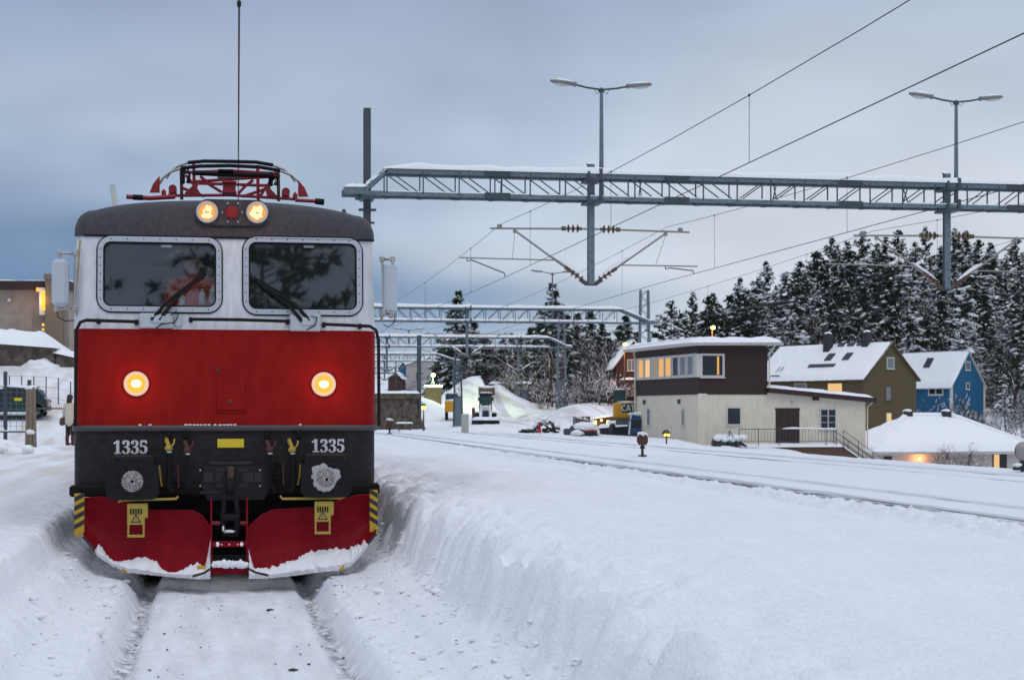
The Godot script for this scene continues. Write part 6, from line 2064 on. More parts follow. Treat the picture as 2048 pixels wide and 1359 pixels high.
# ---------------------------------------------------------------- trees
func conifer(sd: int, H: float, R: float, start: float, droop: float, snowy: float, dense: float) -> Node3D:
	var r := RandomNumberGenerator.new()
	r.seed = sd
	var t := Node3D.new()
	t.name = "pine_tree" if droop < 0.3 else "spruce_tree"
	var tr := MB.new()
	var lean := Vector3(r.randf_range(-0.3, 0.3), 0, r.randf_range(-0.3, 0.3))
	tr.tube([Vector3(0, -1.0, 0), Vector3(0, H * 0.35, 0) + lean * 0.4, Vector3(0, H * 0.97, 0) + lean], [0.19 * H / 13, 0.13 * H / 13, 0.02], 6)
	var cr := MB.new()
	cr.colored = true
	var sn := MB.new()
	var n := int(62 * dense)
	for i in n:
		var f := (i + r.randf()) / n
		var q := pow(f, 0.85)
		var y := H * lerpf(start, 0.99, q)
		var shape: float
		if droop < 0.3:
			shape = sin(PI * clampf(lerpf(0.22, 0.97, q), 0, 1)) if sd % 3 == 0 else pow(1.0 - q, 0.8) * (0.72 if q < 0.12 else 0.95) + 0.05
			shape *= 0.75 + 0.5 * r.randf()
		else:
			shape = (1.0 - q) * 0.98 + 0.06
			shape *= 0.7 + 0.45 * r.randf()
		var len := R * shape
		if r.randf() < 0.12: len *= 0.5
		var az := r.randf() * TAU
		var dir := Vector3(cos(az), lerpf(0.5, -0.35, droop) + r.randf_range(-0.15, 0.2), sin(az))
		if q > 0.88: dir.y += 0.5
		dir = dir.normalized()
		var base := Vector3(0, y, 0) + lean * (y / H)
		tr.tube([base, base + dir * len * 0.8], [0.03, 0.01], 3)
		var m := maxi(2, int(len / 0.36))
		for k in m:
			var u := (k + 0.6) / m
			if u < 0.25 and m > 3: continue
			var side := dir.cross(Vector3.UP).normalized()
			var c := base + dir * len * u + side * r.randf_range(-0.4, 0.4) * len * 0.45 * u + Vector3(0, -droop * 0.35 * u * u * len * 0.5 + r.randf_range(-0.1, 0.1), 0)
			var g := r.randf_range(0.55, 1.35)
			cr.col = Color(0.028 * g, 0.05 * g, 0.032 * g)
			if r.randf() < 0.1: cr.col = Color(0.05 * g, 0.035 * g, 0.02 * g)
			for w in 15:
				var e := Vector3(r.randf_range(-1, 1), r.randf_range(-0.7, 0.75) - 0.3 * droop, r.randf_range(-1, 1)) + dir * 0.5
				e = e.normalized() * r.randf_range(0.26, 0.52)
				var sd2 := e.cross(Vector3(r.randf_range(-1, 1), 1, r.randf_range(-1, 1))).normalized() * r.randf_range(0.05, 0.11)
				cr.tri(c - sd2, c + sd2 + e * 0.3, c + e)
			if r.randf() < snowy * 0.62 * (1.3 - 0.75 * q):
				var s := r.randf_range(0.16, 0.46)
				var bs := Basis(Vector3.UP, -az) * Basis(Vector3.BACK, r.randf_range(-0.6, 0.25))
				sn.blob(c + Vector3(0, 0.07, 0), Vector3(s * 1.75, s * 0.42, s * r.randf_range(0.55, 0.95)), 4, 6, 0.28, i * 7 + k, bs)
	add_child(t)
	put(tr, "trunk", M.bark, t)
	put(cr, "crown", M.needles, t)
	put(sn, "snow_load", M.snow_cap, t)
	remove_child(t)
	return t

func bare(sd: int, H: float, spread: float, stems: int, snowy: float, kind: String) -> Node3D:
	var r := RandomNumberGenerator.new()
	r.seed = sd
	var t := Node3D.new()
	t.name = kind
	var tr := MB.new()
	var tw := MB.new()
	var sn := MB.new()
	var todo := []
	for s in stems:
		var a := r.randf() * TAU
		var tilt := 0.06 if stems == 1 else r.randf_range(0.15, 0.6)
		todo.append([Vector3(cos(a), 0, sin(a)) * (0.0 if stems == 1 else 0.15) + Vector3(0, -0.5, 0), Vector3(cos(a) * tilt, 1, sin(a) * tilt).normalized(), H * r.randf_range(0.28, 0.4), 0.014 * H if stems == 1 else 0.008 * H, 0])
	var made := 0
	while todo.size() and made < 900:
		var b = todo.pop_front()
		made += 1
		var d: Vector3 = b[1]
		var mid: Vector3 = b[0] + d * b[2] * 0.5 + Vector3(r.randf_range(-1, 1), r.randf_range(-0.5, 1), r.randf_range(-1, 1)) * b[2] * 0.06
		var end: Vector3 = b[0] + d * b[2] + Vector3(r.randf_range(-1, 1), 0, r.randf_range(-1, 1)) * b[2] * 0.08
		var r1: float = b[3] * 0.66
		(tr if b[4] < 3 else tw).tube([b[0], mid, end], [b[3], (b[3] + r1) / 2, r1], 5 if b[4] < 2 else 3)
		if b[4] > 0 and absf(d.y) < 0.94 and r.randf() < snowy:
			var w := maxf(b[3] * 1.0, 0.018)
			sn.tube([b[0].lerp(mid, 0.1) + Vector3(0, b[3] + w * 0.5, 0), mid + Vector3(0, b[3] + w * 0.7, 0), end + Vector3(0, r1 + w * 0.3, 0)], [w * 0.6, w, w * 0.5], 4)
		if b[4] < 6:
			var kids := 3 if b[4] < 4 else 2
			for k in kids:
				var st := r.randf_range(0.35, 1.0)
				if k == 0: st = 1.0
				var p: Vector3 = b[0].lerp(end, st)
				var nd := (d + Vector3(r.randf_range(-1, 1), r.randf_range(-0.35, 0.6), r.randf_range(-1, 1)) * spread * (0.5 if k == 0 else 1.0)).normalized()
				todo.append([p, nd, b[2] * r.randf_range(0.55, 0.82), maxf(r1 * (0.95 if k == 0 else 0.7), 0.008), b[4] + 1])
	add_child(t)
	put(tr, "trunk", M.birch if kind == "birch_tree" else M.bark, t)
	put(tw, "twigs", M.twig, t)
	put(sn, "snow_load", M.snow_cap, t)
	remove_child(t)
	return t

func plant(src: Node3D, p: Vector3, size: float, label: String, group: String, category: String) -> void:
	var o := dup(src, p, rng.randf() * TAU, size, label, group)
	o.set_meta("category", category)

func forest() -> void:
	var pines := []
	for i in 7:
		pines.append(conifer(100 + i, 13.0, 2.9, [0.18, 0.3, 0.22, 0.38, 0.14, 0.26, 0.34][i], [0.1, 0.15, 0.22, 0.05, 0.28, 0.12, 0.18][i], [0.42, 0.7, 0.16, 0.36, 1.05, 0.24, 0.56][i], [1.3, 1.1, 1.35, 1.0, 1.3, 1.2, 1.1][i]))
	var spruces := []
	for i in 3:
		spruces.append(conifer(200 + i, 14.0, 4.9, 0.06, [0.5, 0.62, 0.45][i], [0.26, 0.3, 0.2][i], 3.2))
	var birches := []
	for i in 4:
		birches.append(bare(300 + i, 10.0, [0.75, 0.95, 0.65, 0.85][i], 1, 0.16, "birch_tree" if i == 0 else "bare_tree"))
	var bushes := []
	for i in 3:
		bushes.append(bare(400 + i, 3.2, 0.9, 7, 0.2, "bare_bush"))
	# the hillside wood: rows of pines up the slope
	for row in 8:
		var d := 226.0 + row * 13.5
		var px := 1296.0 + row * 8.0
		while px < 2110.0:
			px += rng.randf_range(17.0, 34.0)
			var dd := d + rng.randf_range(-6, 6)
			if px > 1725 and px < 2000 and dd < 236: continue
			var p := on_ground(px, dd)
			var where: String = ["above the tower's left windows", "above the tower's sodium lamp", "above the tower roof's right end", "over the olive house's left roof end", "over the olive house's chimneys", "over the olive house's gable", "over the blue house's roof", "over the blue house's gable", "right of the blue house"][clampi(int((px - 1290.0) / 88.0), 0, 8)]
			var tier := "at the foot of the hill" if row < 2 else ("low on the hill" if row < 4 else ("high on the hill" if row < 6 else "on the skyline"))
			if row < 5 and rng.randf() < (0.36 if px > 1540 and px < 1800 else 0.16):
				plant(birches[rng.randi() % 4], p - Vector3(0, 0.3, 0), rng.randf_range(0.9, 1.3), "bare snowy tree %s, %s" % [tier, where], "bare hillside trees %s, %s" % [tier, where], "tree")
			else:
				var kind := rng.randi() % 7
				plant(pines[kind], p - Vector3(0, 0.3, 0), rng.randf_range(0.66, 1.32) * (0.82 if row < 2 else 1.0), "%s snow-laden pine %s, %s" % [["bushy", "slim", "broad", "high-crowned", "heavily whitened", "ragged", "tall-stemmed"][kind], tier, where], "%s hillside pines %s, %s" % [["bushy", "slim", "broad", "high-crowned", "whitened", "ragged", "tall-stemmed"][kind], tier, where], "tree")
	# undergrowth of the wood
	for i in 54:
		var px := rng.randf_range(1560, 2080)
		var d := rng.randf_range(222, 262)
		if px > 1740 and px < 1990 and d < 240: d += 20
		plant(bushes[rng.randi() % 3], on_ground(px, d), rng.randf_range(0.9, 1.7), "snowy brown bush at the foot of the wooded hill, " + ("behind the olive house" if px < 1760 else ("beside the blue house" if px < 1990 else "at the right edge")), "hill foot bushes " + ("behind the olive house" if px < 1760 else ("beside the blue house" if px < 1990 else "at the right edge")), "bush")
	# spruces and bare trees along the ramp, left of the tower
	for k in [[915, 225, 1.1, 0, "tall dark spruce left of the second drop post, leftmost of the trees over the ramp"], [948, 232, 0.86, 1, "slim dark spruce beside the leftmost spruce over the ramp"], [892, 240, 0.72, 2, "low broad spruce at the left foot of the trees over the ramp"], [1105, 196, 1.02, 0, "tallest dark spruce, under the small double yard lamp"], [1085, 205, 0.82, 2, "dark spruce close left of the tallest spruce"], [1135, 204, 0.8, 1, "dark spruce close right of the tallest spruce, behind the lattice mast"], [1250, 206, 1.02, 1, "narrow dark spruce behind the right end of the second gantry"], [1236, 212, 0.95, 0, "dark spruce just left of the one at the second gantry's end"], [1178, 214, 1.0, 2, "brownish spruce between the tallest spruce and the second gantry's end"], [1158, 208, 0.88, 0, "dark spruce left of the snowed-up hut, right of the lattice mast"], [1204, 216, 0.95, 1, "dark spruce behind the snowed-up hut"], [968, 244, 0.7, 1, "low dark spruce between the left spruces and the grey panelled shed"], [1022, 246, 0.78, 1, "slim dark spruce behind the right end of the grey panelled shed"], [1062, 240, 0.8, 0, "dark spruce two trees left of the tallest spruce"], [1000, 236, 0.66, 0, "low dark spruce behind the grey panelled shed"], [1040, 232, 0.7, 2, "low dark spruce right of the grey panelled shed"], [1312, 214, 0.9, 1, "dark spruce just right of the second gantry's end mast"], [1350, 222, 0.84, 0, "dark spruce above the left end of the tower roof"]]:
		plant(spruces[k[3]], on_ground(k[0], k[1]) - Vector3(0, 0.4, 0), k[2], k[4], "", "tree")
	for k in 16:
		var px := 880.0 + k * 12.5 + rng.randf_range(-5, 5)
		plant(spruces[rng.randi() % 3], on_ground(px, rng.randf_range(250, 285)) - Vector3(0, 0.4, 0), rng.randf_range(0.5, 0.78), "distant dark spruce behind the ramp, " + ("left of the grey panelled shed" if px < 980 else "over the grey panelled shed"), "distant spruces " + ("left of the shed" if px < 980 else "over the shed"), "tree")
	for k in 18:
		var px := 1060.0 + k * 13.5 + rng.randf_range(-6, 6)
		var near: String = ["left of the tallest spruce", "right of the lattice mast", "over the snowed-up hut", "behind the red house"][clampi(int((px - 1060.0) / 60.0), 0, 3)]
		plant(spruces[rng.randi() % 3], on_ground(px, rng.randf_range(208, 245)) - Vector3(0, 0.4, 0), rng.randf_range(0.62, 0.92), "dark spruce filling the wood behind the ramp, " + near, "spruces behind the ramp, " + near, "tree")
	for k in 44:
		var px := 935.0 + k * 8.2 + rng.randf_range(-5, 5)
		var d := rng.randf_range(198, 240) if px < 1060 else rng.randf_range(176, 222)
		if px < 1075: d += 10
		var near: String = ["between the two left spruces", "over the grey panelled shed", "left of the tallest spruce", "right of the tallest spruce", "over the snowed-up hut", "left of the lit street lamp", "behind the second gantry's right end"][clampi(int((px - 935.0) / 52.0), 0, 6)]
		plant(birches[1 + rng.randi() % 3], on_ground(px, d) - Vector3(0, 0.3, 0), rng.randf_range(0.6, 1.05), "bare reddish twiggy tree above the ramp, " + near, "bare trees above the ramp, " + near, "tree")
	for k in 24:
		var px := 1000.0 + k * 11.5 + rng.randf_range(-5, 5)
		var spot: String = ["under the grey panelled shed", "above the brushwood pile", "right above the red flag", "left of the lattice mast", "right of the lattice mast", "above the snowy car", "under the snowed-up hut", "above the black container", "under the red house"][clampi(int((px - 995.0) / 31.0), 0, 8)]
		plant(bushes[rng.randi() % 3], on_ground(px, rng.randf_range(172, 200) if px < 1130 else rng.randf_range(150, 172)), rng.randf_range(0.7, 1.5), "snowy brown bush along the ramp road, " + spot, "bushes along the ramp road, " + spot, "bush")
	# single bare shrubs before the houses
	for k in [[1885, 136.5, 1.1, "larger bare shrub in front of the pale house's wall, left of its down pipe"], [1948, 136.5, 1.0, "bare shrub in front of the pale house's wall, right of its down pipe"], [1868, 200, 1.7, "frosted shrub at the left foot of the blue house"], [1912, 205, 2.0, "tall frosted shrub before the blue house's gable"], [1945, 205, 1.5, "frosted shrub at the right foot of the blue house's gable"], [2010, 205, 1.6, "frosted shrub right of the blue house"], [2040, 190, 1.5, "frosted shrub at the right edge above the pale roof"]]:
		plant(bushes[rng.randi() % 3], on_ground(k[0], k[1]), k[2], k[3], "", "bush")
	for k in [[1790, 262, "pale birch with bare trunk standing above the olive house's roof"], [1660, 250, "second pale birch left of the olive house's chimneys"]]:
		plant(birches[0], on_ground(k[0], k[1]), 1.5, k[2], "", "tree")
	# woods beside and behind the lens, which the cab windows mirror
	for i in 10:
		plant(pines[i % 7], Vector3(-26 + i * 5.5, 0.0, 23.0 + 3.0 * sin(i * 2.3)), rng.randf_range(0.85, 1.25), "snow-laden pine across the yard behind the viewer", "pines across the yard behind the viewer", "tree")
	for s in pines + spruces + birches + bushes:
		s.free()

# ---------------------------------------------------------------- yard: vehicles, signals, huts
func dwarf_signal(px: float, d: float, label: String, back := true, size := 1.0) -> void:
	var p := on_ground(px, d)
	var t := thing("dwarf_signal", label, "signal", p, -0.2)
	t.scale = Vector3.ONE * size
	one(func(b):
		b.cbox(Vector3(0, 0.02, 0), Vector3(0.3, 0.06, 0.3), 0.01)
		b.tube([Vector3(0, 0, 0), Vector3(0, 0.42, 0)], 0.05, 8)
		b.cbox(Vector3(0, 0.32, 0), Vector3(0.17, 0.1, 0.17), 0.02), "post", M.hazard_black, t)
	one(func(b):
		b.prism(PackedVector2Array([Vector2(-0.12, 0.4), Vector2(0.12, 0.4), Vector2(0.19, 0.5), Vector2(0.19, 0.66), Vector2(0.1, 0.78), Vector2(-0.1, 0.78), Vector2(-0.19, 0.66), Vector2(-0.19, 0.5)]), -0.14, 0.14), "signal_head", M.rust if back else M.hazard_black, t)
	one(func(b): b.blob(Vector3(0, 0.78, 0), Vector3(0.18, 0.09, 0.17), 6, 10, 0.15, 3), "snow_cap", M.snow_cap, t)

func wheel(p: Node3D, c: Vector3, r: float, w: float, axis := Vector3.RIGHT) -> void:
	var o: MeshInstance3D = one(func(b): b.lathe([Vector2(r * 0.55, -w / 2), Vector2(r * 0.9, -w / 2), Vector2(r, -w * 0.3), Vector2(r, w * 0.3), Vector2(r * 0.9, w / 2), Vector2(r * 0.55, w / 2)], c, axis, 18), "wheel", M.rubber, p)
	one(func(b): b.lathe([Vector2(0, -w * 0.4), Vector2(r * 0.56, -w * 0.4), Vector2(r * 0.56, w * 0.4), Vector2(0, w * 0.45)], c, axis, 14), "rim", M.galv, o)

func yard_things() -> void:
	dwarf_signal(1285, 59.0, "rusty-brown dwarf signal with a snow cap, standing between the tracks before the tower")
	var q := on_ground(2046, 45.0)
	var t := thing("dwarf_signal", "round-backed dwarf signal half cut off at the right edge of the picture", "signal", q, 0.1)
	one(func(b): b.blob(Vector3(0, 0.55, 0), Vector3(0.24, 0.27, 0.14), 10, 16), "signal_head", M.tube, t)
	one(func(b): b.lathe([Vector2(0.235, -0.02), Vector2(0.25, 0.0), Vector2(0.235, 0.02)], Vector3(0, 0.55, 0.0), Vector3.BACK, 20), "rim", M.rust, t)
	one(func(b):
		b.tube([Vector3(0, 0, 0), Vector3(0, 0.4, 0)], 0.05, 8)
		b.cbox(Vector3(0, 0.22, 0), Vector3(0.12, 0.2, 0.16), 0.02)
		b.cbox(Vector3(-0.16, 0.1, 0), Vector3(0.24, 0.1, 0.12), 0.02), "post", M.hazard_black, t)
	one(func(b): b.blob(Vector3(-0.14, 0.19, 0), Vector3(0.16, 0.06, 0.1), 5, 8, 0.2, 2), "snow_cap", M.snow_cap, t)
	dwarf_signal(779, 120.0, "small snow-capped dwarf signal just right of the locomotive's red side", true, 1.3)
	# yellow-lit signals
	q = on_ground(1333, 98.0)
	t = thing("shunting_signal", "small black signal with two yellow lights against the cream tower wall", "signal", q)
	one(func(b):
		b.tube([Vector3(0, -0.1, 0), Vector3(0, 0.45, 0)], 0.05, 6)
		b.blob(Vector3(0, 0.66, -0.05), Vector3(0.24, 0.24, 0.1), 7, 12), "signal_head", M.hazard_black, t)
	for s in [-0.1, 0.12]:
		one(func(b): b.lathe([Vector2(0, 0), Vector2(0.075, 0), Vector2(0.06, 0.03), Vector2(0, 0.035)], Vector3(s, 0.58, 0.05), Vector3.BACK, 12), "signal_lamp", M.signal_yellow, t)
	lamp(q + Vector3(0, 0.58, 0.22), Color(1, 0.8, 0.2), 0.3, 0.05)
	q = on_ground(847, 133.0)
	t = thing("signal_post", "thin green signal post with a yellow light and dark hood", "signal", q)
	one(func(b): b.tube([Vector3(0, -0.1, 0), Vector3(0, 1.65, 0)], [0.09, 0.05], 6), "post", M.galv_dark, t)
	one(func(b): b.blob(Vector3(0, 2.02, -0.02), Vector3(0.2, 0.12, 0.2), 6, 10), "hood", M.hazard_black, t)
	one(func(b): b.blob(Vector3(0, 1.8, 0.05), Vector3(0.19, 0.14, 0.12), 6, 10), "signal_lamp", M.signal_yellow, t)
	lamp(q + Vector3(0, 1.8, 0.3), Color(1, 0.85, 0.2), 0.5, 0.08)
	# street lamps, lit
	for k in [[1250, 655, 168.0, 4.0, 688, "lit street lamp on a thin brown pole in front of the red house"], [1426, 655, 150.0, 3.0, 655, "bright sodium lamp shining just above the tower's snowy roof"]]:
		var top := atd(k[0], k[4], k[2])
		var foot := ground(top.x, top.z)
		t = thing("street_lamp", k[5], "street lamp", Vector3(top.x, foot, top.z))
		var h: float = top.y - foot
		one(func(b):
			b.tube([Vector3(0, -0.4, 0), Vector3(0, h + 0.2, -0.25)], [0.09, 0.05], 6)
			b.tube([Vector3(0, h + 0.2, -0.25), Vector3(0, h + 0.2, 0.0)], 0.035, 5), "pole", M.old_wood, t)
		one(func(b): b.cbox(Vector3(0, h + 0.16, 0.05), Vector3(0.22, 0.1, 0.34), 0.03), "lamp_head", M.galv_dark, t)
		one(func(b): b.blob(Vector3(0, h, 0.05), Vector3(0.24, 0.17, 0.22), 6, 12), "lamp_glass", M.sodium, t)
		lamp(top + Vector3(0, -0.05, 0.4), Color(1.0, 0.62, 0.2), 16.0, 0.2)
	# flood light on a wooden crate
	var cp := atd(867, 815, 172.0)
	cp.y = maxf(cp.y, ground(cp.x, cp.z))
	t = thing("plank_tower", "dark wooden plank bunker with snow on top under the white-green flood light", "bunker", cp - Vector3(0, 0.6, 0))
	one(func(b): b.box(Vector3(0, 1.0, -0.8), Vector3(1.5, 2.2, 1.5)), "core", M.old_wood, t)
	for k in 7:
		one(func(b): b.box(Vector3(-0.72 + k * 0.24, 1.1, 0.0), Vector3(0.2, 2.3, 0.12)), "plank", M.old_wood, t)
	one(func(b):
		for k in 9: b.blob(Vector3(-0.7 + k * 0.18, 2.3, -0.5), Vector3(0.3, 0.2, 0.6), 5, 8, 0.15, k), "snow_cap", M.snow_cap, t)
	t = thing("flood_light", "white-green flood light on a short tripod on top of the plank bunker", "lamp", cp + Vector3(0, 1.8, -0.5))
	one(func(b):
		for s in [-1, 0, 1]: b.tube([Vector3(s * 0.3, -0.1, 0.15 - 0.3 * absf(s)), Vector3(0, 0.7, 0)], 0.035, 5)
		b.tube([Vector3(0, 0.6, 0), Vector3(0, 1.0, 0)], 0.04, 5), "tripod", M.galv, t)
	one(func(b): b.blob(Vector3(0, 1.12, 0.05), Vector3(0.22, 0.2, 0.18), 7, 12), "lamp_glass", M.mercury, t)
	lamp(cp + Vector3(0.3, 2.95, 0.1), Color(0.88, 1.0, 0.66), 30.0, 0.15)
	# bridge abutment
	cp = atd(742, 840, 138.0)
	t = thing("concrete_abutment", "brown concrete abutment wall behind the gantry masts, right of the locomotive", "wall", cp)
	one(func(b):
		b.box(Vector3(1.9, 0.4, -3.0), Vector3(3.8, 2.8, 6.0))
		b.box(Vector3(2.0, 2.0, -2.8), Vector3(4.1, 0.42, 6.3))
		b.box(Vector3(0.6, 0.5, 0.05), Vector3(0.5, 2.6, 0.3))
		b.box(Vector3(2.9, 0.5, 0.05), Vector3(0.5, 2.6, 0.3))
		b.prism(PackedVector2Array([Vector2(3.8, -1), Vector2(4.7, -1), Vector2(3.8, 1.2)]), -2.0, -0.4), "wall", M.concrete, t)
	one(func(b): snow_slab(b, [Vector3(-0.1, 2.22, 0.4), Vector3(4.1, 2.22, 0.4), Vector3(4.1, 2.22, -6), Vector3(-0.1, 2.22, -6)], 0.2, 3, 16, 10), "snow_cap", M.snow_cap, t)
	# snowy bench-like trestle
	q = on_ground(809, 130.0)
	t = thing("trestle", "low dark trestle bench under snow on the bank below the abutment", "trestle", q + Vector3(0, 0.1, 0), -0.1)
	one(func(b): b.box(Vector3(0, 0.48, 0), Vector3(1.3, 0.08, 0.4)), "top_board", M.galv_dark, t)
	for s in [-0.45, 0.45]:
		one(func(b):
			b.tube([Vector3(s - 0.08, -0.2, 0.15), Vector3(s, 0.45, 0)], 0.03, 5)
			b.tube([Vector3(s + 0.08, -0.2, -0.15), Vector3(s, 0.45, 0)], 0.03, 5), "leg", M.galv_dark, t)
	one(func(b): snow_strip(b, Vector3(-0.66, 0.52, 0), Vector3(0.66, 0.52, 0), 0.42, 0.12, 3, 8), "snow_cap", M.snow_cap, t)
	# plain mast beside the signal
	q = on_ground(838, 140.0)
	t = thing("catenary_mast", "plain dark steel mast between the abutment and the plank bunker", "mast", q)
	one(func(b): hpost(b, Vector3(0, -0.4, 0), 8.2, 0.32), "post", M.galv_dark, t)
	one(func(b):
		b.cbox(Vector3(0.05, 4.6, 0), Vector3(0.6, 0.12, 0.3), 0.03)
		b.cbox(Vector3(0.05, 2.2, 0), Vector3(0.5, 0.1, 0.4), 0.03), "clamp", M.galv_dark, t)
	q = on_ground(916, 146.0)
	t = thing("lattice_mast", "free-standing lattice mast with a round white sign, between the yellow lorry and the cabinet", "mast", q)
	for s in [-1, 1]:
		for z in [-1, 1]:
			one(func(b): b.bar(Vector3(s * 0.4, -0.3, z * 0.26), Vector3(s * 0.22, 6.7, z * 0.16), 0.08, 0.08), "corner_post", M.galv_dark, t)
	one(func(b):
		for z in [-1, 1]:
			for k in 9:
				var y := 2.6 + k * 0.45
				var f := 1.0 if k % 2 else -1.0
				b.bar(Vector3(-f * (0.34 - k * 0.012), y, z * 0.2), Vector3(f * (0.34 - k * 0.012), y + 0.45, z * 0.2), 0.045, 0.03)
		b.box(Vector3(0, 1.2, 0.0), Vector3(0.62, 2.6, 0.36)), "bracing", M.galv, t)
	one(func(b): b.lathe([Vector2(0, 0), Vector2(0.17, 0), Vector2(0.17, 0.02), Vector2(0, 0.02)], Vector3(0.05, 2.75, 0.34), Vector3.BACK, 16), "round_sign", M.number_white, t)
	one(func(b): b.cbox(Vector3(0.05, 3.1, 0.34), Vector3(0.2, 0.26, 0.03), 0.01), "number_board", M.cabinet, t)
	one(func(b): b.cbox(Vector3(0, -0.05, 0), Vector3(0.9, 0.4, 0.6), 0.08), "foot", M.galv, t)
	# switch cabinet
	q = on_ground(930, 128.0)
	t = thing("switch_cabinet", "pale grey switch cabinet beside the lattice mast", "cabinet", q, 0.05)
	one(func(b): b.cbox(Vector3(0, 0.65, 0), Vector3(0.5, 1.5, 0.4), 0.02), "case", M.cabinet, t)
	one(func(b): b.box(Vector3(0.0, 0.65, 0.205), Vector3(0.42, 1.36, 0.012)), "door", M.cabinet, t)
	one(func(b): b.blob(Vector3(0, 1.42, 0), Vector3(0.27, 0.09, 0.22), 5, 9, 0.1, 1), "snow_cap", M.snow_cap, t)
	# yellow lorry half hidden by the mast
	q = on_ground(906, 156.0)
	t = thing("yellow_lorry", "small yellow lorry half hidden behind the mast beside the cabinet", "truck", q, -0.16)
	one(func(b): b.cbox(Vector3(0, 1.25, 0), Vector3(1.5, 1.0, 2.6), 0.08), "body", M.digger_yellow, t)
	one(func(b):
		b.cbox(Vector3(0, 2.1, -0.5), Vector3(1.4, 0.7, 1.4), 0.1), "cab", M.dark_paint, t)
	one(func(b): b.box(Vector3(0, 2.1, 0.21), Vector3(1.1, 0.5, 0.02)), "windscreen", M.cab_glass, t)
	one(func(b):
		b.blob(Vector3(0, 2.48, -0.5), Vector3(0.75, 0.14, 0.75), 5, 10, 0.1, 1)
		b.blob(Vector3(0, 1.8, 0.8), Vector3(0.72, 0.14, 0.45), 5, 10, 0.1, 2), "snow_cap", M.snow_cap, t)
	for s in [-0.6, 0.6]:
		for z in [-0.8, 0.8]: wheel(t, Vector3(s, 0.4, z), 0.42, 0.26)
	loader()
	excavator()
	# brushwood pile under snow
	q = on_ground(1078, 128.0)
	t = thing("brushwood_pile", "pile of dark brushwood and rubble under snow behind the red flag", "pile", q)
	one(func(b):
		for k in 46:
			var x := rng.randf_range(-1.5, 1.4)
			var h := 0.2 + 0.75 * exp(-pow((x - 0.55) / 0.8, 2.0))
			b.cbox(Vector3(x, rng.randf_range(0.0, h), rng.randf_range(-0.5, 0.5)), Vector3(rng.randf_range(0.15, 0.5), rng.randf_range(0.08, 0.2), 0.3), 0.03, Basis(Vector3.BACK, rng.randf_range(-0.7, 0.7))), "brushwood", M.hazard_black, t)
	one(func(b):
		for k in 26:
			var x := rng.randf_range(-1.4, 1.4)
			var h := 0.25 + 0.85 * exp(-pow((x - 0.55) / 0.8, 2.0))
			b.blob(Vector3(x, h * rng.randf_range(0.7, 1.05), rng.randf_range(-0.5, 0.4)), Vector3(0.3, 0.14, 0.3) * rng.randf_range(0.6, 1.3), 5, 8, 0.2, k), "snow_cover", M.snow_cap, t)
	# red flag
	q = on_ground(1078, 112.0)
	t = thing("red_flag", "drooping red flag on a short stick in the snow", "flag", q)
	one(func(b): b.tube([Vector3(0.1, -0.2, 0), Vector3(-0.02, 0.85, 0)], 0.02, 5), "stick", M.wood_post, t)
	one(func(b):
		var rows := []
		for j in 6:
			var row := []
			for i in 7:
				row.append(Vector3(-0.03 + (i / 6.0) * (0.1 + 0.2 * j / 5.0) - 0.1 * j / 5.0, 0.82 - 0.65 * j / 5.0 - 0.05 * sin(i * 1.3), 0.05 * sin(i * 2.2 + j * 0.5)))
			rows.append(row)
		b.sheet(rows, Vector3(0, 0.4, -3)), "cloth", M.cloth_red, t)
	# sheds and containers behind the car
	q = atd(1012, 797, 186.0)
	t = thing("garden_shed", "grey panelled shed with open dark doorway above the loader", "shed", q + Vector3(0, 0.2, 0), -0.1)
	one(func(b): b.box(Vector3(0.6, 0.6, -1.5), Vector3(4.2, 1.7, 3.0)), "wall", M.galv, t)
	for k in 5:
		one(func(b): b.box(Vector3(-1.3 + k * 0.95, 0.6, 0.02), Vector3(0.12, 1.6, 0.08)), "panel_strip", M.galv_dark, t)
	one(func(b): b.box(Vector3(0.15, 0.5, 0.02), Vector3(1.1, 1.4, 0.06)), "doorway", M.dark_paint, t)
	one(func(b): snow_slab(b, [Vector3(-1.7, 1.47, 0.2), Vector3(2.9, 1.47, 0.2), Vector3(2.9, 1.47, -3), Vector3(-1.7, 1.47, -3)], 0.25, 5, 14, 8), "snow_cover", M.snow_cap, t)
	q = on_ground(1165, 128.0)
	t = thing("skip", "open dark wooden skip with snow beside the lattice mast", "skip", q, -0.2)
	one(func(b):
		b.box(Vector3(0, 0.6, -0.5), Vector3(1.1, 1.3, 0.1))
		b.prism(PackedVector2Array([Vector2(-0.6, 1.3), Vector2(0.6, 1.3), Vector2(0.4, -0.2), Vector2(-0.4, -0.2)]), -0.5, 0.4), "box", M.old_wood, t)
	one(func(b):
		b.cbox(Vector3(-0.62, 0.75, 0.3), Vector3(0.24, 0.9, 0.5), 0.03), "grey_case", M.galv, t)
	one(func(b):
		for k in 6: b.blob(Vector3(-0.6 + k * 0.25, 1.3 - 0.06 * k, 0.1), Vector3(0.25, 0.16, 0.4), 5, 8, 0.2, k), "snow_cover", M.snow_cap, t)
	q = on_ground(1232, 122.0)
	t = thing("dark_container", "low black container with a tilted snowy lid, right of the snow-covered car", "container", q, -0.22)
	one(func(b): b.prism(PackedVector2Array([Vector2(-1.5, -0.3), Vector2(1.1, -0.3), Vector2(1.1, 0.75), Vector2(-1.2, 0.55)]), -1.8, 0.0), "box", M.dark_paint, t)
	one(func(b):
		snow_slab(b, [Vector3(-1.35, 0.58, 0.1), Vector3(1.25, 0.78, 0.1), Vector3(1.25, 0.78, -1.8), Vector3(-1.35, 0.58, -1.8)], 0.22, 4, 16, 8)
		b.blob(Vector3(0.1, 0.95, -0.6), Vector3(0.7, 0.2, 0.6), 6, 10, 0.1, 3), "snow_cover", M.snow_cap, t)
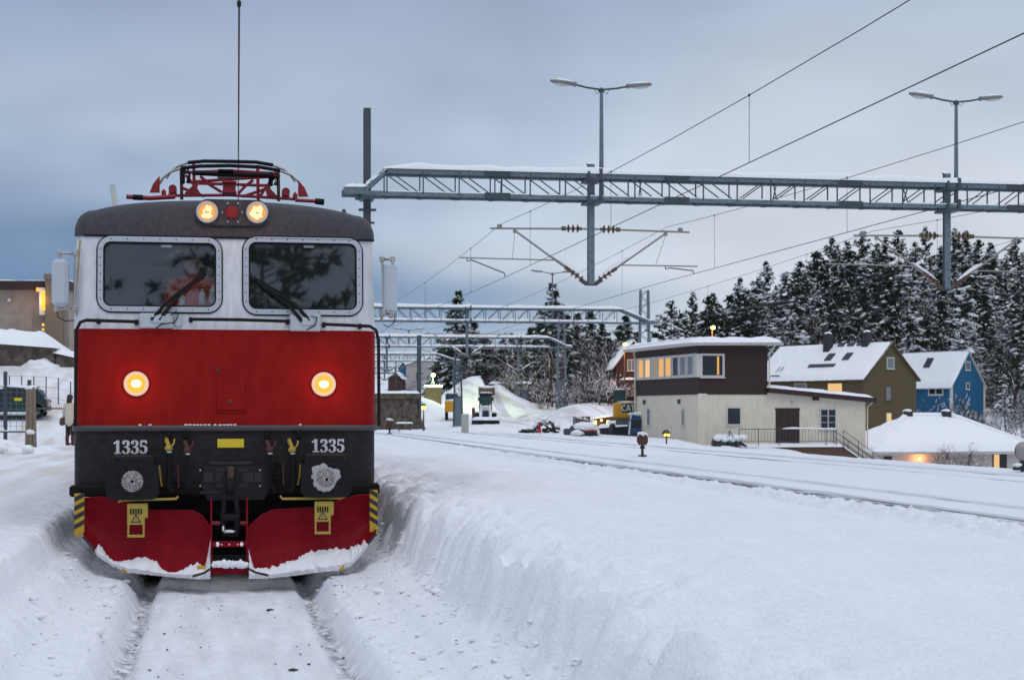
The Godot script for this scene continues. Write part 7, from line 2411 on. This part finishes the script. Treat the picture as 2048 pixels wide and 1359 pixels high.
	q = on_ground(1208, 136.0)
	t = thing("market_stall", "dark flat-roofed shelter with lit pale boards behind the car", "shelter", q, -0.05)
	one(func(b):
		b.box(Vector3(0.5, 1.0, -0.8), Vector3(2.6, 1.2, 0.1))
		b.box(Vector3(1.2, 1.2, -0.4), Vector3(1.6, 1.0, 0.6)), "wall", M.dark_paint, t)
	for k in [[-0.85, 0.5], [0.35, 0.3]]:
		one(func(b): b.box(Vector3(k[0], 0.75, 0.02), Vector3(k[1], 1.1, 0.08)), "pale_board", M.jacket, t)
	one(func(b): snow_slab(b, [Vector3(-1.1, 1.4, 0.2), Vector3(2.1, 1.8, 0.2), Vector3(2.1, 1.85, -1.2), Vector3(-1.1, 1.45, -1.2)], 0.22, 8, 14, 8), "snow_cover", M.snow_cap, t)
	lamp(q + Vector3(-0.3, 1.25, 0.7), Color(1.0, 0.72, 0.42), 3.0, 0.1)
	one(func(b): b.blob(Vector3(-0.3, 1.3, 0.45), Vector3(0.09, 0.09, 0.09), 5, 8), "shelter_lamp", M.sodium, t)
	# snowed-in car, seen from behind
	q = on_ground(1179, 113.0)
	t = thing("snowy_car", "small car buried in snow with its dark red tail showing", "car", q, 0.25)
	t.scale = Vector3.ONE * 0.74
	one(func(b):
		b.prism(PackedVector2Array([Vector2(-0.8, 0.1), Vector2(0.8, 0.1), Vector2(0.8, 0.55), Vector2(0.62, 0.95), Vector2(-0.62, 0.95), Vector2(-0.8, 0.55)]), -2.6, 0.0)
		b.cbox(Vector3(0, 0.4, -1.9), Vector3(1.62, 0.6, 3.9), 0.12), "body", M.dark_paint, t)
	one(func(b): b.cbox(Vector3(0.05, 0.52, 0.02), Vector3(1.2, 0.2, 0.08), 0.03), "tail_lights", M.tail_red, t)
	one(func(b): b.box(Vector3(0, 0.72, 0.0), Vector3(1.1, 0.28, 0.02)), "rear_window", M.glass, t)
	one(func(b): b.cbox(Vector3(0, 0.14, 0.06), Vector3(1.6, 0.12, 0.14), 0.03), "bumper", M.dark_paint, t)
	one(func(b):
		b.blob(Vector3(0, 0.9, -1.0), Vector3(0.95, 0.42, 1.6), 8, 14, 0.08, 1)
		b.blob(Vector3(0.95, 0.35, -0.9), Vector3(0.35, 0.35, 1.1), 6, 10, 0.15, 7)
		b.blob(Vector3(-0.4, 0.72, -0.1), Vector3(0.5, 0.2, 0.3), 6, 10, 0.15, 4)
		b.blob(Vector3(0.5, 0.7, -0.1), Vector3(0.4, 0.15, 0.3), 6, 10, 0.15, 5)
		b.blob(Vector3(-0.95, 0.3, -0.5), Vector3(0.5, 0.3, 0.9), 6, 10, 0.15, 6), "snow_cover", M.snow_cap, t)
	for s in [-0.75, 0.75]: wheel(t, Vector3(s, 0.24, -0.6), 0.3, 0.2)
	# blue lorry cab at the tower's corner
	q = atd(1283, 886, 115.0)
	t = thing("blue_lorry", "blue lorry front with a white side standing at the tower's far corner", "truck", q, -0.2)
	one(func(b):
		b.cbox(Vector3(0, 1.0, -1.0), Vector3(1.7, 1.5, 2.0), 0.1)
		b.cbox(Vector3(0, 1.75, -1.1), Vector3(1.6, 0.5, 1.7), 0.12), "cab", M.vehicle_blue, t)
	one(func(b): b.box(Vector3(-0.05, 1.35, 0.01), Vector3(1.3, 0.6, 0.02)), "windscreen", M.glass, t)
	one(func(b): b.box(Vector3(0, 0.55, 0.01), Vector3(1.2, 0.3, 0.04)), "grille", M.dark_paint, t)
	one(func(b): b.cbox(Vector3(0, 0.22, 0.05), Vector3(1.7, 0.22, 0.2), 0.04), "bumper", M.dark_paint, t)
	one(func(b): b.tube([Vector3(-0.85, 0.6, 0.05), Vector3(-0.7, 1.95, -0.1)], 0.06, 5), "white_pillar", M.vehicle_white, t)
	one(func(b): b.blob(Vector3(0, 2.0, -0.9), Vector3(0.85, 0.18, 1.0), 6, 10, 0.1, 2), "snow_cap", M.snow_cap, t)
	for s in [-0.75, 0.75]: wheel(t, Vector3(s, 0.35, -0.7), 0.4, 0.26)
	# yellow strip lying by the tower, dark manhole boards
	q = on_ground(1326, 96.0)
	t = thing("yellow_board", "short yellow board lying in the snow under the yellow-lit signal", "board", q + Vector3(0, 0.03, 0))
	one(func(b): b.box(Vector3.ZERO, Vector3(0.4, 0.06, 0.25)), "board", M.plate_yellow, t)

func loader() -> void:
	var q := on_ground(969, 150.0)
	var t := thing("wheel_loader", "white wheeled loader facing the viewer with its bucket lowered on the snow", "loader", q, -0.16)
	one(func(b):
		b.cbox(Vector3(0.1, 1.15, -0.7), Vector3(0.85, 0.9, 1.8), 0.08)
		b.cbox(Vector3(0.1, 1.5, -1.6), Vector3(1.2, 0.8, 1.2), 0.1), "body", M.vehicle_white, t)
	var c: MeshInstance3D = one(func(b):
		b.cbox(Vector3(0.1, 2.0, -1.0), Vector3(1.15, 1.3, 1.1), 0.06)
		b.cbox(Vector3(0.1, 2.75, -1.0), Vector3(1.25, 0.14, 1.3), 0.04), "cab", M.dark_paint, t)
	one(func(b):
		b.box(Vector3(0.1, 2.15, -0.44), Vector3(0.95, 0.8, 0.02)), "windscreen", M.cab_glass, c)
	one(func(b): b.cbox(Vector3(0.1, 1.0, 0.25), Vector3(0.5, 0.55, 0.1), 0.03), "grille", M.dark_paint, t)
	for s in [-1, 1]:
		one(func(b): b.bar(Vector3(0.1 + s * 0.42, 1.75, -0.4), Vector3(0.1 + s * 0.42, 0.55, 0.9), 0.14, 0.2), "lift_arm", M.vehicle_white, t)
		wheel(t, Vector3(0.1 + s * 0.78, 0.5, 0.1), 0.5, 0.4)
		wheel(t, Vector3(0.1 + s * 0.78, 0.6, -1.7), 0.6, 0.45)
		one(func(b): b.cbox(Vector3(0.1 + s * 0.8, 1.1, 0.0), Vector3(0.5, 0.14, 0.9), 0.05), "mudguard", M.vehicle_white, t)
	one(func(b): b.prism(PackedVector2Array([Vector2(-0.1, 0.02), Vector2(0.55, 0.02), Vector2(0.5, 0.08), Vector2(0.08, 0.15), Vector2(0.02, 0.55), Vector2(-0.1, 0.6)]), -1.25, 1.25, Transform3D(Basis(Vector3.UP, -PI / 2), Vector3(0.1, 0.0, 0.85))), "bucket", M.dark_paint, t)
	one(func(b): snow_strip(b, Vector3(-1.15, 0.42, 1.0), Vector3(1.35, 0.42, 1.0), 0.5, 0.3, 5, 12), "bucket_snow", M.snow_cap, t)
	one(func(b):
		b.cbox(Vector3(0.2, 3.0, -1.9), Vector3(1.5, 0.7, 0.7), 0.08)
		b.bar(Vector3(0.6, 1.2, -2.4), Vector3(0.5, 3.2, -2.2), 0.25, 0.3), "digger_arm", M.old_wood, t)
	one(func(b):
		b.blob(Vector3(0.2, 3.38, -1.9), Vector3(0.85, 0.16, 0.5), 5, 10, 0.1, 4)
		b.blob(Vector3(0.1, 2.86, -1.0), Vector3(0.6, 0.1, 0.6), 5, 10, 0.1, 5)
		b.blob(Vector3(0.1, 1.62, 0.0), Vector3(0.4, 0.1, 0.5), 5, 10, 0.1, 6), "snow_cap", M.snow_cap, t)
	one(func(b):
		b.bar(Vector3(-0.95, 0.3, 0.8), Vector3(-1.0, 1.5, 0.5), 0.28, 0.2), "pallet_fork", M.rust, t)
	for s in [-0.5, 0.75]:
		one(func(b): b.cbox(Vector3(s, 2.3, -0.3), Vector3(0.16, 0.32, 0.08), 0.02), "wing_mirror", M.dark_paint, t)

func excavator() -> void:
	var q := atd(1246, 872, 118.0)
	var gy := ground(q.x, q.z)
	var t := thing("excavator", "yellow excavator showing its black and white lettered counterweight, beside the tower", "excavator", Vector3(q.x, gy, q.z), -0.24)
	var base := atd(1256, 838, 118.0).y - gy
	one(func(b): b.cbox(Vector3(0.15, base + 0.62, -1.2), Vector3(1.7, 1.1, 2.4), 0.14), "counterweight", M.digger_yellow, t)
	one(func(b): b.box(Vector3(0.42, base + 0.78, 0.008), Vector3(0.98, 0.62, 0.012)), "black_panel", M.hazard_black, t)
	words("CAT", Vector3(0.36, base + 0.78, 0.02), 0.42, M.number_white, t, "lettering", "Droid Sans", 0.9, 0.008)
	one(func(b): b.cbox(Vector3(-0.25, base + 1.6, -1.2), Vector3(0.85, 0.95, 1.2), 0.06), "cab", M.dark_paint, t)
	one(func(b): b.box(Vector3(-0.25, base + 1.6, -0.59), Vector3(0.65, 0.7, 0.02)), "cab_window", M.cab_glass, t)
	one(func(b):
		b.blob(Vector3(-0.25, base + 2.1, -1.2), Vector3(0.4, 0.1, 0.5), 5, 9, 0.1, 2)
		b.blob(Vector3(0.3, base + 1.2, -0.6), Vector3(0.75, 0.1, 0.5), 5, 10, 0.12, 3), "snow_cap", M.snow_cap, t)
	one(func(b): b.cbox(Vector3(0.55, base + 1.35, -1.4), Vector3(0.6, 0.5, 0.8), 0.06), "engine_cover", M.rust, t)
	one(func(b): b.cbox(Vector3(0.1, base - 0.15, -1.2), Vector3(1.2, 0.5, 1.6), 0.06), "turntable", M.galv, t)
	for s in [-0.75, 0.85]:
		one(func(b): b.cbox(Vector3(s, (base - 0.3) * 0.5, -1.2), Vector3(0.45, maxf(base - 0.3, 0.4), 3.0), 0.15), "crawler_track", M.dark_paint, t)

# ---------------------------------------------------------------- left side: person, car, gate, fence
func left_things() -> void:
	# person with a light jacket, arm stretched out, dark fur bag in hand
	var q := on_ground(140, 56.0)
	var t := thing("person", "person in a cream jacket and dark trousers standing beside the train", "person", q, 2.6)
	var b := MB.new()
	sdf_mesh(b, [[Vector3(0, 0.8, 0), Vector3(0, 1.05, 0), 0.175, 0.165], [Vector3(0, 1.05, 0), Vector3(0, 1.3, 0.0), 0.165, 0.15], [Vector3(-0.13, 1.36, 0), Vector3(0.13, 1.36, 0), 0.075, 0.075],
		[Vector3(0.17, 1.35, 0), Vector3(0.3, 1.14, 0.06), 0.075, 0.06], [Vector3(0.3, 1.14, 0.06), Vector3(0.4, 1.0, 0.2), 0.06, 0.048],
		[Vector3(-0.17, 1.35, 0), Vector3(-0.23, 1.1, 0.02), 0.075, 0.06], [Vector3(-0.23, 1.1, 0.02), Vector3(-0.2, 0.9, 0.12), 0.06, 0.048]], 0.025, 0.05)
	put(b, "jacket", M.jacket, t)
	b = MB.new()
	sdf_mesh(b, [[Vector3(-0.09, 0.82, 0), Vector3(-0.1, 0.45, 0.02), 0.1, 0.07], [Vector3(-0.1, 0.45, 0.02), Vector3(-0.1, 0.22, -0.01), 0.07, 0.055], [Vector3(0.09, 0.82, 0), Vector3(0.11, 0.45, 0.02), 0.1, 0.07], [Vector3(0.11, 0.45, 0.02), Vector3(0.12, 0.22, -0.01), 0.07, 0.055]], 0.022, 0.03)
	put(b, "trousers", M.trousers, t)
	b = MB.new()
	for s in [-0.1, 0.12]:
		sdf_mesh(b, [[Vector3(s, 0.3, -0.01), Vector3(s, 0.07, -0.01), 0.065, 0.055], [Vector3(s, 0.05, -0.02), Vector3(s, 0.045, 0.13), 0.05, 0.042]], 0.02, 0.03)
	put(b, "boots", M.boots, t)
	b = MB.new()
	sdf_mesh(b, [[Vector3(0, 1.38, 0), Vector3(0, 1.46, 0.01), 0.055, 0.05], [Vector3(0, 1.56, 0.0), Vector3(0, 1.6, 0.0), 0.085, 0.09], [Vector3(0, 1.51, 0.05), Vector3(0, 1.52, 0.06), 0.05, 0.045], [Vector3(0, 1.555, 0.09), Vector3(0, 1.535, 0.1), 0.012, 0.016]], 0.014, 0.03)
	for s in [Vector3(0.42, 0.97, 0.23), Vector3(-0.19, 0.86, 0.14)]:
		var d := Vector3(0.3, -0.7, 0.6).normalized() if s.x > 0 else Vector3(0, -1, 0.15).normalized()
		var side := d.cross(Vector3.BACK).normalized()
		var fb := [[s, s + d * 0.07, 0.028, 0.032]]
		for k in 4:
			var f0: Vector3 = s + d * 0.08 + side * (-0.028 + 0.018 * k)
			var cu := d.rotated(side, 0.7)
			fb.append([f0, f0 + d * [0.032, 0.038, 0.036, 0.026][k], 0.0095, 0.009])
			fb.append([f0 + d * [0.032, 0.038, 0.036, 0.026][k], f0 + d * 0.036 + cu * 0.03, 0.009, 0.008])
		fb.append([s + d * 0.02 + side * 0.03, s + d * 0.06 + side * 0.055, 0.011, 0.01])
		sdf_mesh(b, fb, 0.006, 0.01)
	put(b, "head_and_hands", M.skin, t)
	one(func(bb):
		for s in [-1, 1]: bb.blob(Vector3(s * 0.034, 1.575, 0.083), Vector3(0.012, 0.007, 0.007), 4, 6)
		bb.blob(Vector3(0, 1.505, 0.093), Vector3(0.024, 0.006, 0.006), 4, 6), "eyes_and_mouth", M.boots, t)
	one(func(bb):
		bb.blob(Vector3(0, 1.61, -0.02), Vector3(0.105, 0.105, 0.11), 7, 12)
		bb.blob(Vector3(0, 1.5, -0.07), Vector3(0.1, 0.14, 0.06), 6, 10), "hair", M.hair, t)
	one(func(bb): bb.blob(Vector3(0, 1.4, 0.0), Vector3(0.13, 0.06, 0.12), 5, 12, 0.1, 2), "scarf", M.scarf, t)
	var bag := thing("fur_bag", "round dark brown fur bag held out by the person in cream", "bag", t.to_global(Vector3(0.47, 0.8, 0.3)))
	one(func(bb): bb.blob(Vector3(0, 0, 0), Vector3(0.15, 0.14, 0.13), 8, 12, 0.14, 3), "bag_body", M.fur, bag)
	one(func(bb): bb.tube([Vector3(-0.08, 0.1, 0), Vector3(-0.04, 0.17, 0), Vector3(0.04, 0.17, 0), Vector3(0.08, 0.1, 0)], 0.012, 5), "handle", M.fur, bag)
	# parked estate car behind the gate
	q = on_ground(40, 68.0)
	t = thing("estate_car", "dark green estate car parked behind the wire gate, tail to the right", "car", Vector3(q.x, q.y, q.z), 0.0)
	one(func(bb):
		bb.prism(PackedVector2Array([Vector2(-2.2, 0.25), Vector2(1.1, 0.25), Vector2(1.14, 0.5), Vector2(1.08, 0.78), Vector2(-1.3, 0.8), Vector2(-2.2, 0.66)]), -0.85, 0.85)
		bb.prism(PackedVector2Array([Vector2(-1.2, 0.78), Vector2(1.02, 0.77), Vector2(0.72, 1.2), Vector2(0.5, 1.26), Vector2(-0.5, 1.26)]), -0.72, 0.72), "body", M.car_green, t)
	one(func(bb):
		for k in [[-0.85, -0.15], [-0.1, 0.55]]:
			bb.prism(PackedVector2Array([Vector2(k[0], 0.82), Vector2(k[1], 0.82), Vector2(k[1] - 0.04, 1.18), Vector2(k[0] + 0.12, 1.18)]), 0.72, 0.735)
		bb.box(Vector3(0.92, 1.0, 0), Vector3(0.03, 0.32, 1.15), Basis(Vector3.BACK, 0.55)), "window", M.glass, t)
	for z in [-0.7, 0.72]:
		one(func(bb): bb.cbox(Vector3(1.1, 0.68, z), Vector3(0.1, 0.14, 0.22), 0.02), "tail_light", M.tail_red, t)
	one(func(bb): bb.box(Vector3(1.14, 0.62, 0.0), Vector3(0.02, 0.12, 0.5)), "number_plate", M.number_white, t)
	one(func(bb): bb.cbox(Vector3(1.1, 0.4, 0), Vector3(0.16, 0.16, 1.66), 0.04), "bumper", M.dark_paint, t)
	for x in [-1.4, 0.7]:
		for z in [-0.75, 0.75]: wheel(t, Vector3(x, 0.3, z), 0.31, 0.2, Vector3.BACK)
	one(func(bb): bb.blob(Vector3(0.0, 1.26, 0), Vector3(0.75, 0.07, 0.6), 5, 12, 0.1, 1), "snow_cap", M.snow_cap, t)
	# wire gate with its posts
	q = on_ground(10, 50.0)
	t = thing("wire_gate", "open steel wire gate with a small yellow sign, leftmost in the yard", "gate", q, 0.12)
	for k in [[0.0, 2.35, 0.06], [2.55, 2.1, 0.06]]:
		one(func(bb): bb.tube([Vector3(k[0] * 0.27, -0.4, 0), Vector3(k[0] * 0.27, k[1], 0)], k[2], 7), "post", M.galv_dark, t)
	one(func(bb):
		bb.tube([Vector3(-0.75, 1.96, 0), Vector3(0.0, 1.9, 0), Vector3(0.68, 1.85, 0)], 0.025, 5)
		bb.tube([Vector3(-0.75, 0.6, 0), Vector3(0.0, 0.55, 0), Vector3(0.68, 0.55, 0)], 0.03, 5)
		for x in 9:
			bb.tube([Vector3(-0.7 + x * 0.17, 0.6, 0), Vector3(-0.7 + x * 0.17, 1.9, 0)], 0.006, 4)
		for y in 7:
			bb.tube([Vector3(-0.75, 0.75 + y * 0.17, 0), Vector3(0.68, 0.7 + y * 0.17, 0)], 0.006, 4), "wire_panel", M.galv, t)
	one(func(bb): bb.box(Vector3(0.36, 1.52, 0.02), Vector3(0.22, 0.09, 0.012)), "yellow_sign", M.plate_yellow, t)
	one(func(bb):
		snow_strip(bb, Vector3(-0.75, 1.97, 0), Vector3(0.68, 1.87, 0), 0.08, 0.05, 2, 10)
		snow_strip(bb, Vector3(-0.75, 0.62, 0), Vector3(0.1, 0.58, 0), 0.12, 0.1, 3, 6), "snow_cap", M.snow_cap, t)
	q = on_ground(61, 49.0)
	t = thing("timber_post", "thick weathered timber post with snow on top beside the wire gate", "post", q)
	for k in 3:
		one(func(bb): bb.cbox(Vector3(-0.1 + k * 0.1, 0.7 + 0.03 * k, 0.02 * (k % 2)), Vector3(0.095, 2.2, 0.2), 0.015, Basis(Vector3.BACK, 0.02 * (k - 1))), "timber", M.wood_post, t)
	one(func(bb):
		bb.blob(Vector3(0, 1.83, 0), Vector3(0.17, 0.08, 0.13), 5, 9, 0.15, 2)
		bb.blob(Vector3(0, 0.55, 0.1), Vector3(0.15, 0.08, 0.06), 5, 9, 0.2, 4)
		bb.blob(Vector3(0.02, -0.1, 0.1), Vector3(0.16, 0.22, 0.06), 5, 9, 0.2, 5), "snow_cap", M.snow_cap, t)
	# heap in front of the gate
	q = on_ground(20, 46.0)
	t = thing("snow_heap", "low ploughed snow heap in front of the wire gate", "snow heap", q)
	one(func(bb):
		for k in 80:
			var x := rng.randf_range(-1.6, 1.15)
			var h := 0.3 * (1.0 - pow(maxf(x, 0.0) / 1.2, 2.0))
			bb.blob(Vector3(x, -0.1 + rng.randf() * h, rng.randf_range(-0.6, 0.6)), Vector3(0.3, 0.18, 0.3) * rng.randf_range(0.6, 1.1), 5, 8, 0.2, k), "lumps", M.snow_cap, t)
	# chain link fence up the road
	q = atd(18, 800, 70.0)
	t = thing("chain_link_fence", "thin chain-link fence of six posts climbing beside the road, left of the train", "fence", Vector3.ZERO)
	var prev := Vector3.ZERO
	for k in 8:
		var px := 18.0 + k * 24.5
		var d := 72.0
		var p := on_ground(px, d)
		one(func(bb): bb.tube([p - Vector3(0, 0.3, 0), p + Vector3(0, 1.15, 0)], 0.025, 5), "post", M.galv_dark, t)
		if k:
			one(func(bb):
				for h in [0.25, 0.7, 1.13]: bb.tube([prev + Vector3(0, h, 0), p + Vector3(0, h, 0)], 0.006, 4), "wire", M.galv, t)
		prev = p
	# leaning pole behind the cab roof
	q = atd(224, 368, 44.0)
	t = thing("leaning_pole", "pale leaning pole rising behind the left edge of the locomotive's roof", "pole", Vector3(q.x, ground(q.x, q.z), q.z))
	one(func(bb): bb.tube([Vector3(1.0, -0.3, 0), Vector3(0.0, q.y - t.position.y, 0)], 0.075, 8), "shaft", M.lamp_glass, t)
	# barrier bar behind the person
	q = on_ground(92, 64.0)
	t = thing("barrier_bar", "thin dark barrier bar level with the snow, left of the person in cream", "barrier", q + Vector3(0, 0.95, 0))
	one(func(bb): bb.tube([Vector3(-0.3, 0.0, 0), Vector3(0.9, 0.0, 0)], 0.03, 5), "bar", M.old_wood, t)
	one(func(bb): bb.tube([Vector3(0.9, -1.2, 0), Vector3(0.9, 0.05, 0)], 0.04, 5), "post", M.old_wood, t)

func debris() -> void:
	# grit and crumbs of snow on and beside the cleared track
	var g := MB.new()
	for i in 150:
		var z := -rng.randf_range(8.5, 16.0)
		var x := rng.randf_range(-0.65, 0.65)
		var u := rng.randf()
		if u < 0.45: x = (0.75 if rng.randf() < 0.72 else -0.75) + rng.randfn(0, 0.045)
		elif u < 0.55: x = rng.randf_range(0.9, 1.5)
		var s := rng.randf_range(0.003, 0.008) * (2.4 if rng.randf() < 0.04 else 1.0)
		g.blob(Vector3(x, ground(x, z) + s * 0.3 + (0.01 if absf(x) < 0.6 else 0.0), z), Vector3(s * 1.4, s * 0.7, s), 3, 5, 0.3, i)
	tag(put(g, "track_grit", M.grit), "dark grit scattered over the packed snow between and beside the rails", "grit", "", "stuff")
	var c := MB.new()
	for i in 1500:
		var z := -rng.randf_range(8.0, 30.0)
		var x: float
		var u := rng.randf()
		if u < 0.3: x = rng.randf_range(0.85, 1.7)
		elif u < 0.5: x = rng.randf_range(-1.55, -0.85)
		elif u < 0.8: x = 10.9 + rng.randfn(0, 0.3)
		else: x = rng.randf_range(1.5, 1.7)
		if u >= 0.5 and u < 0.8: z = -rng.randf_range(14, 60)
		var s := rng.randf_range(0.005, 0.02) * (2.6 if rng.randf() < 0.06 and u < 0.5 else 1.0)
		c.blob(Vector3(x, ground(x, z) + s * 0.4, z), Vector3(s * 1.4, s * 0.62, s), 4, 7, 0.42, i)
	tag(put(c, "snow_crumbs", M.snow_cap), "crumbs of snow fallen from the cut banks", "snow", "", "stuff")
	for k in [[540, 1222, "small black flat stone lying on the packed snow between the rails"], [586, 1343, "black stone on the packed snow near the lower edge, right of the middle"]]:
		var p := atd(k[0], k[1], 1.7 * FOC / (k[1] - HOR))
		var t := thing("stone", k[2], "stone", Vector3(p.x, ground(p.x, p.z) + 0.012, p.z))
		one(func(b): b.blob(Vector3.ZERO, Vector3(0.03, 0.012, 0.018), 5, 8, 0.25, 3), "stone_body", M.grit, t)
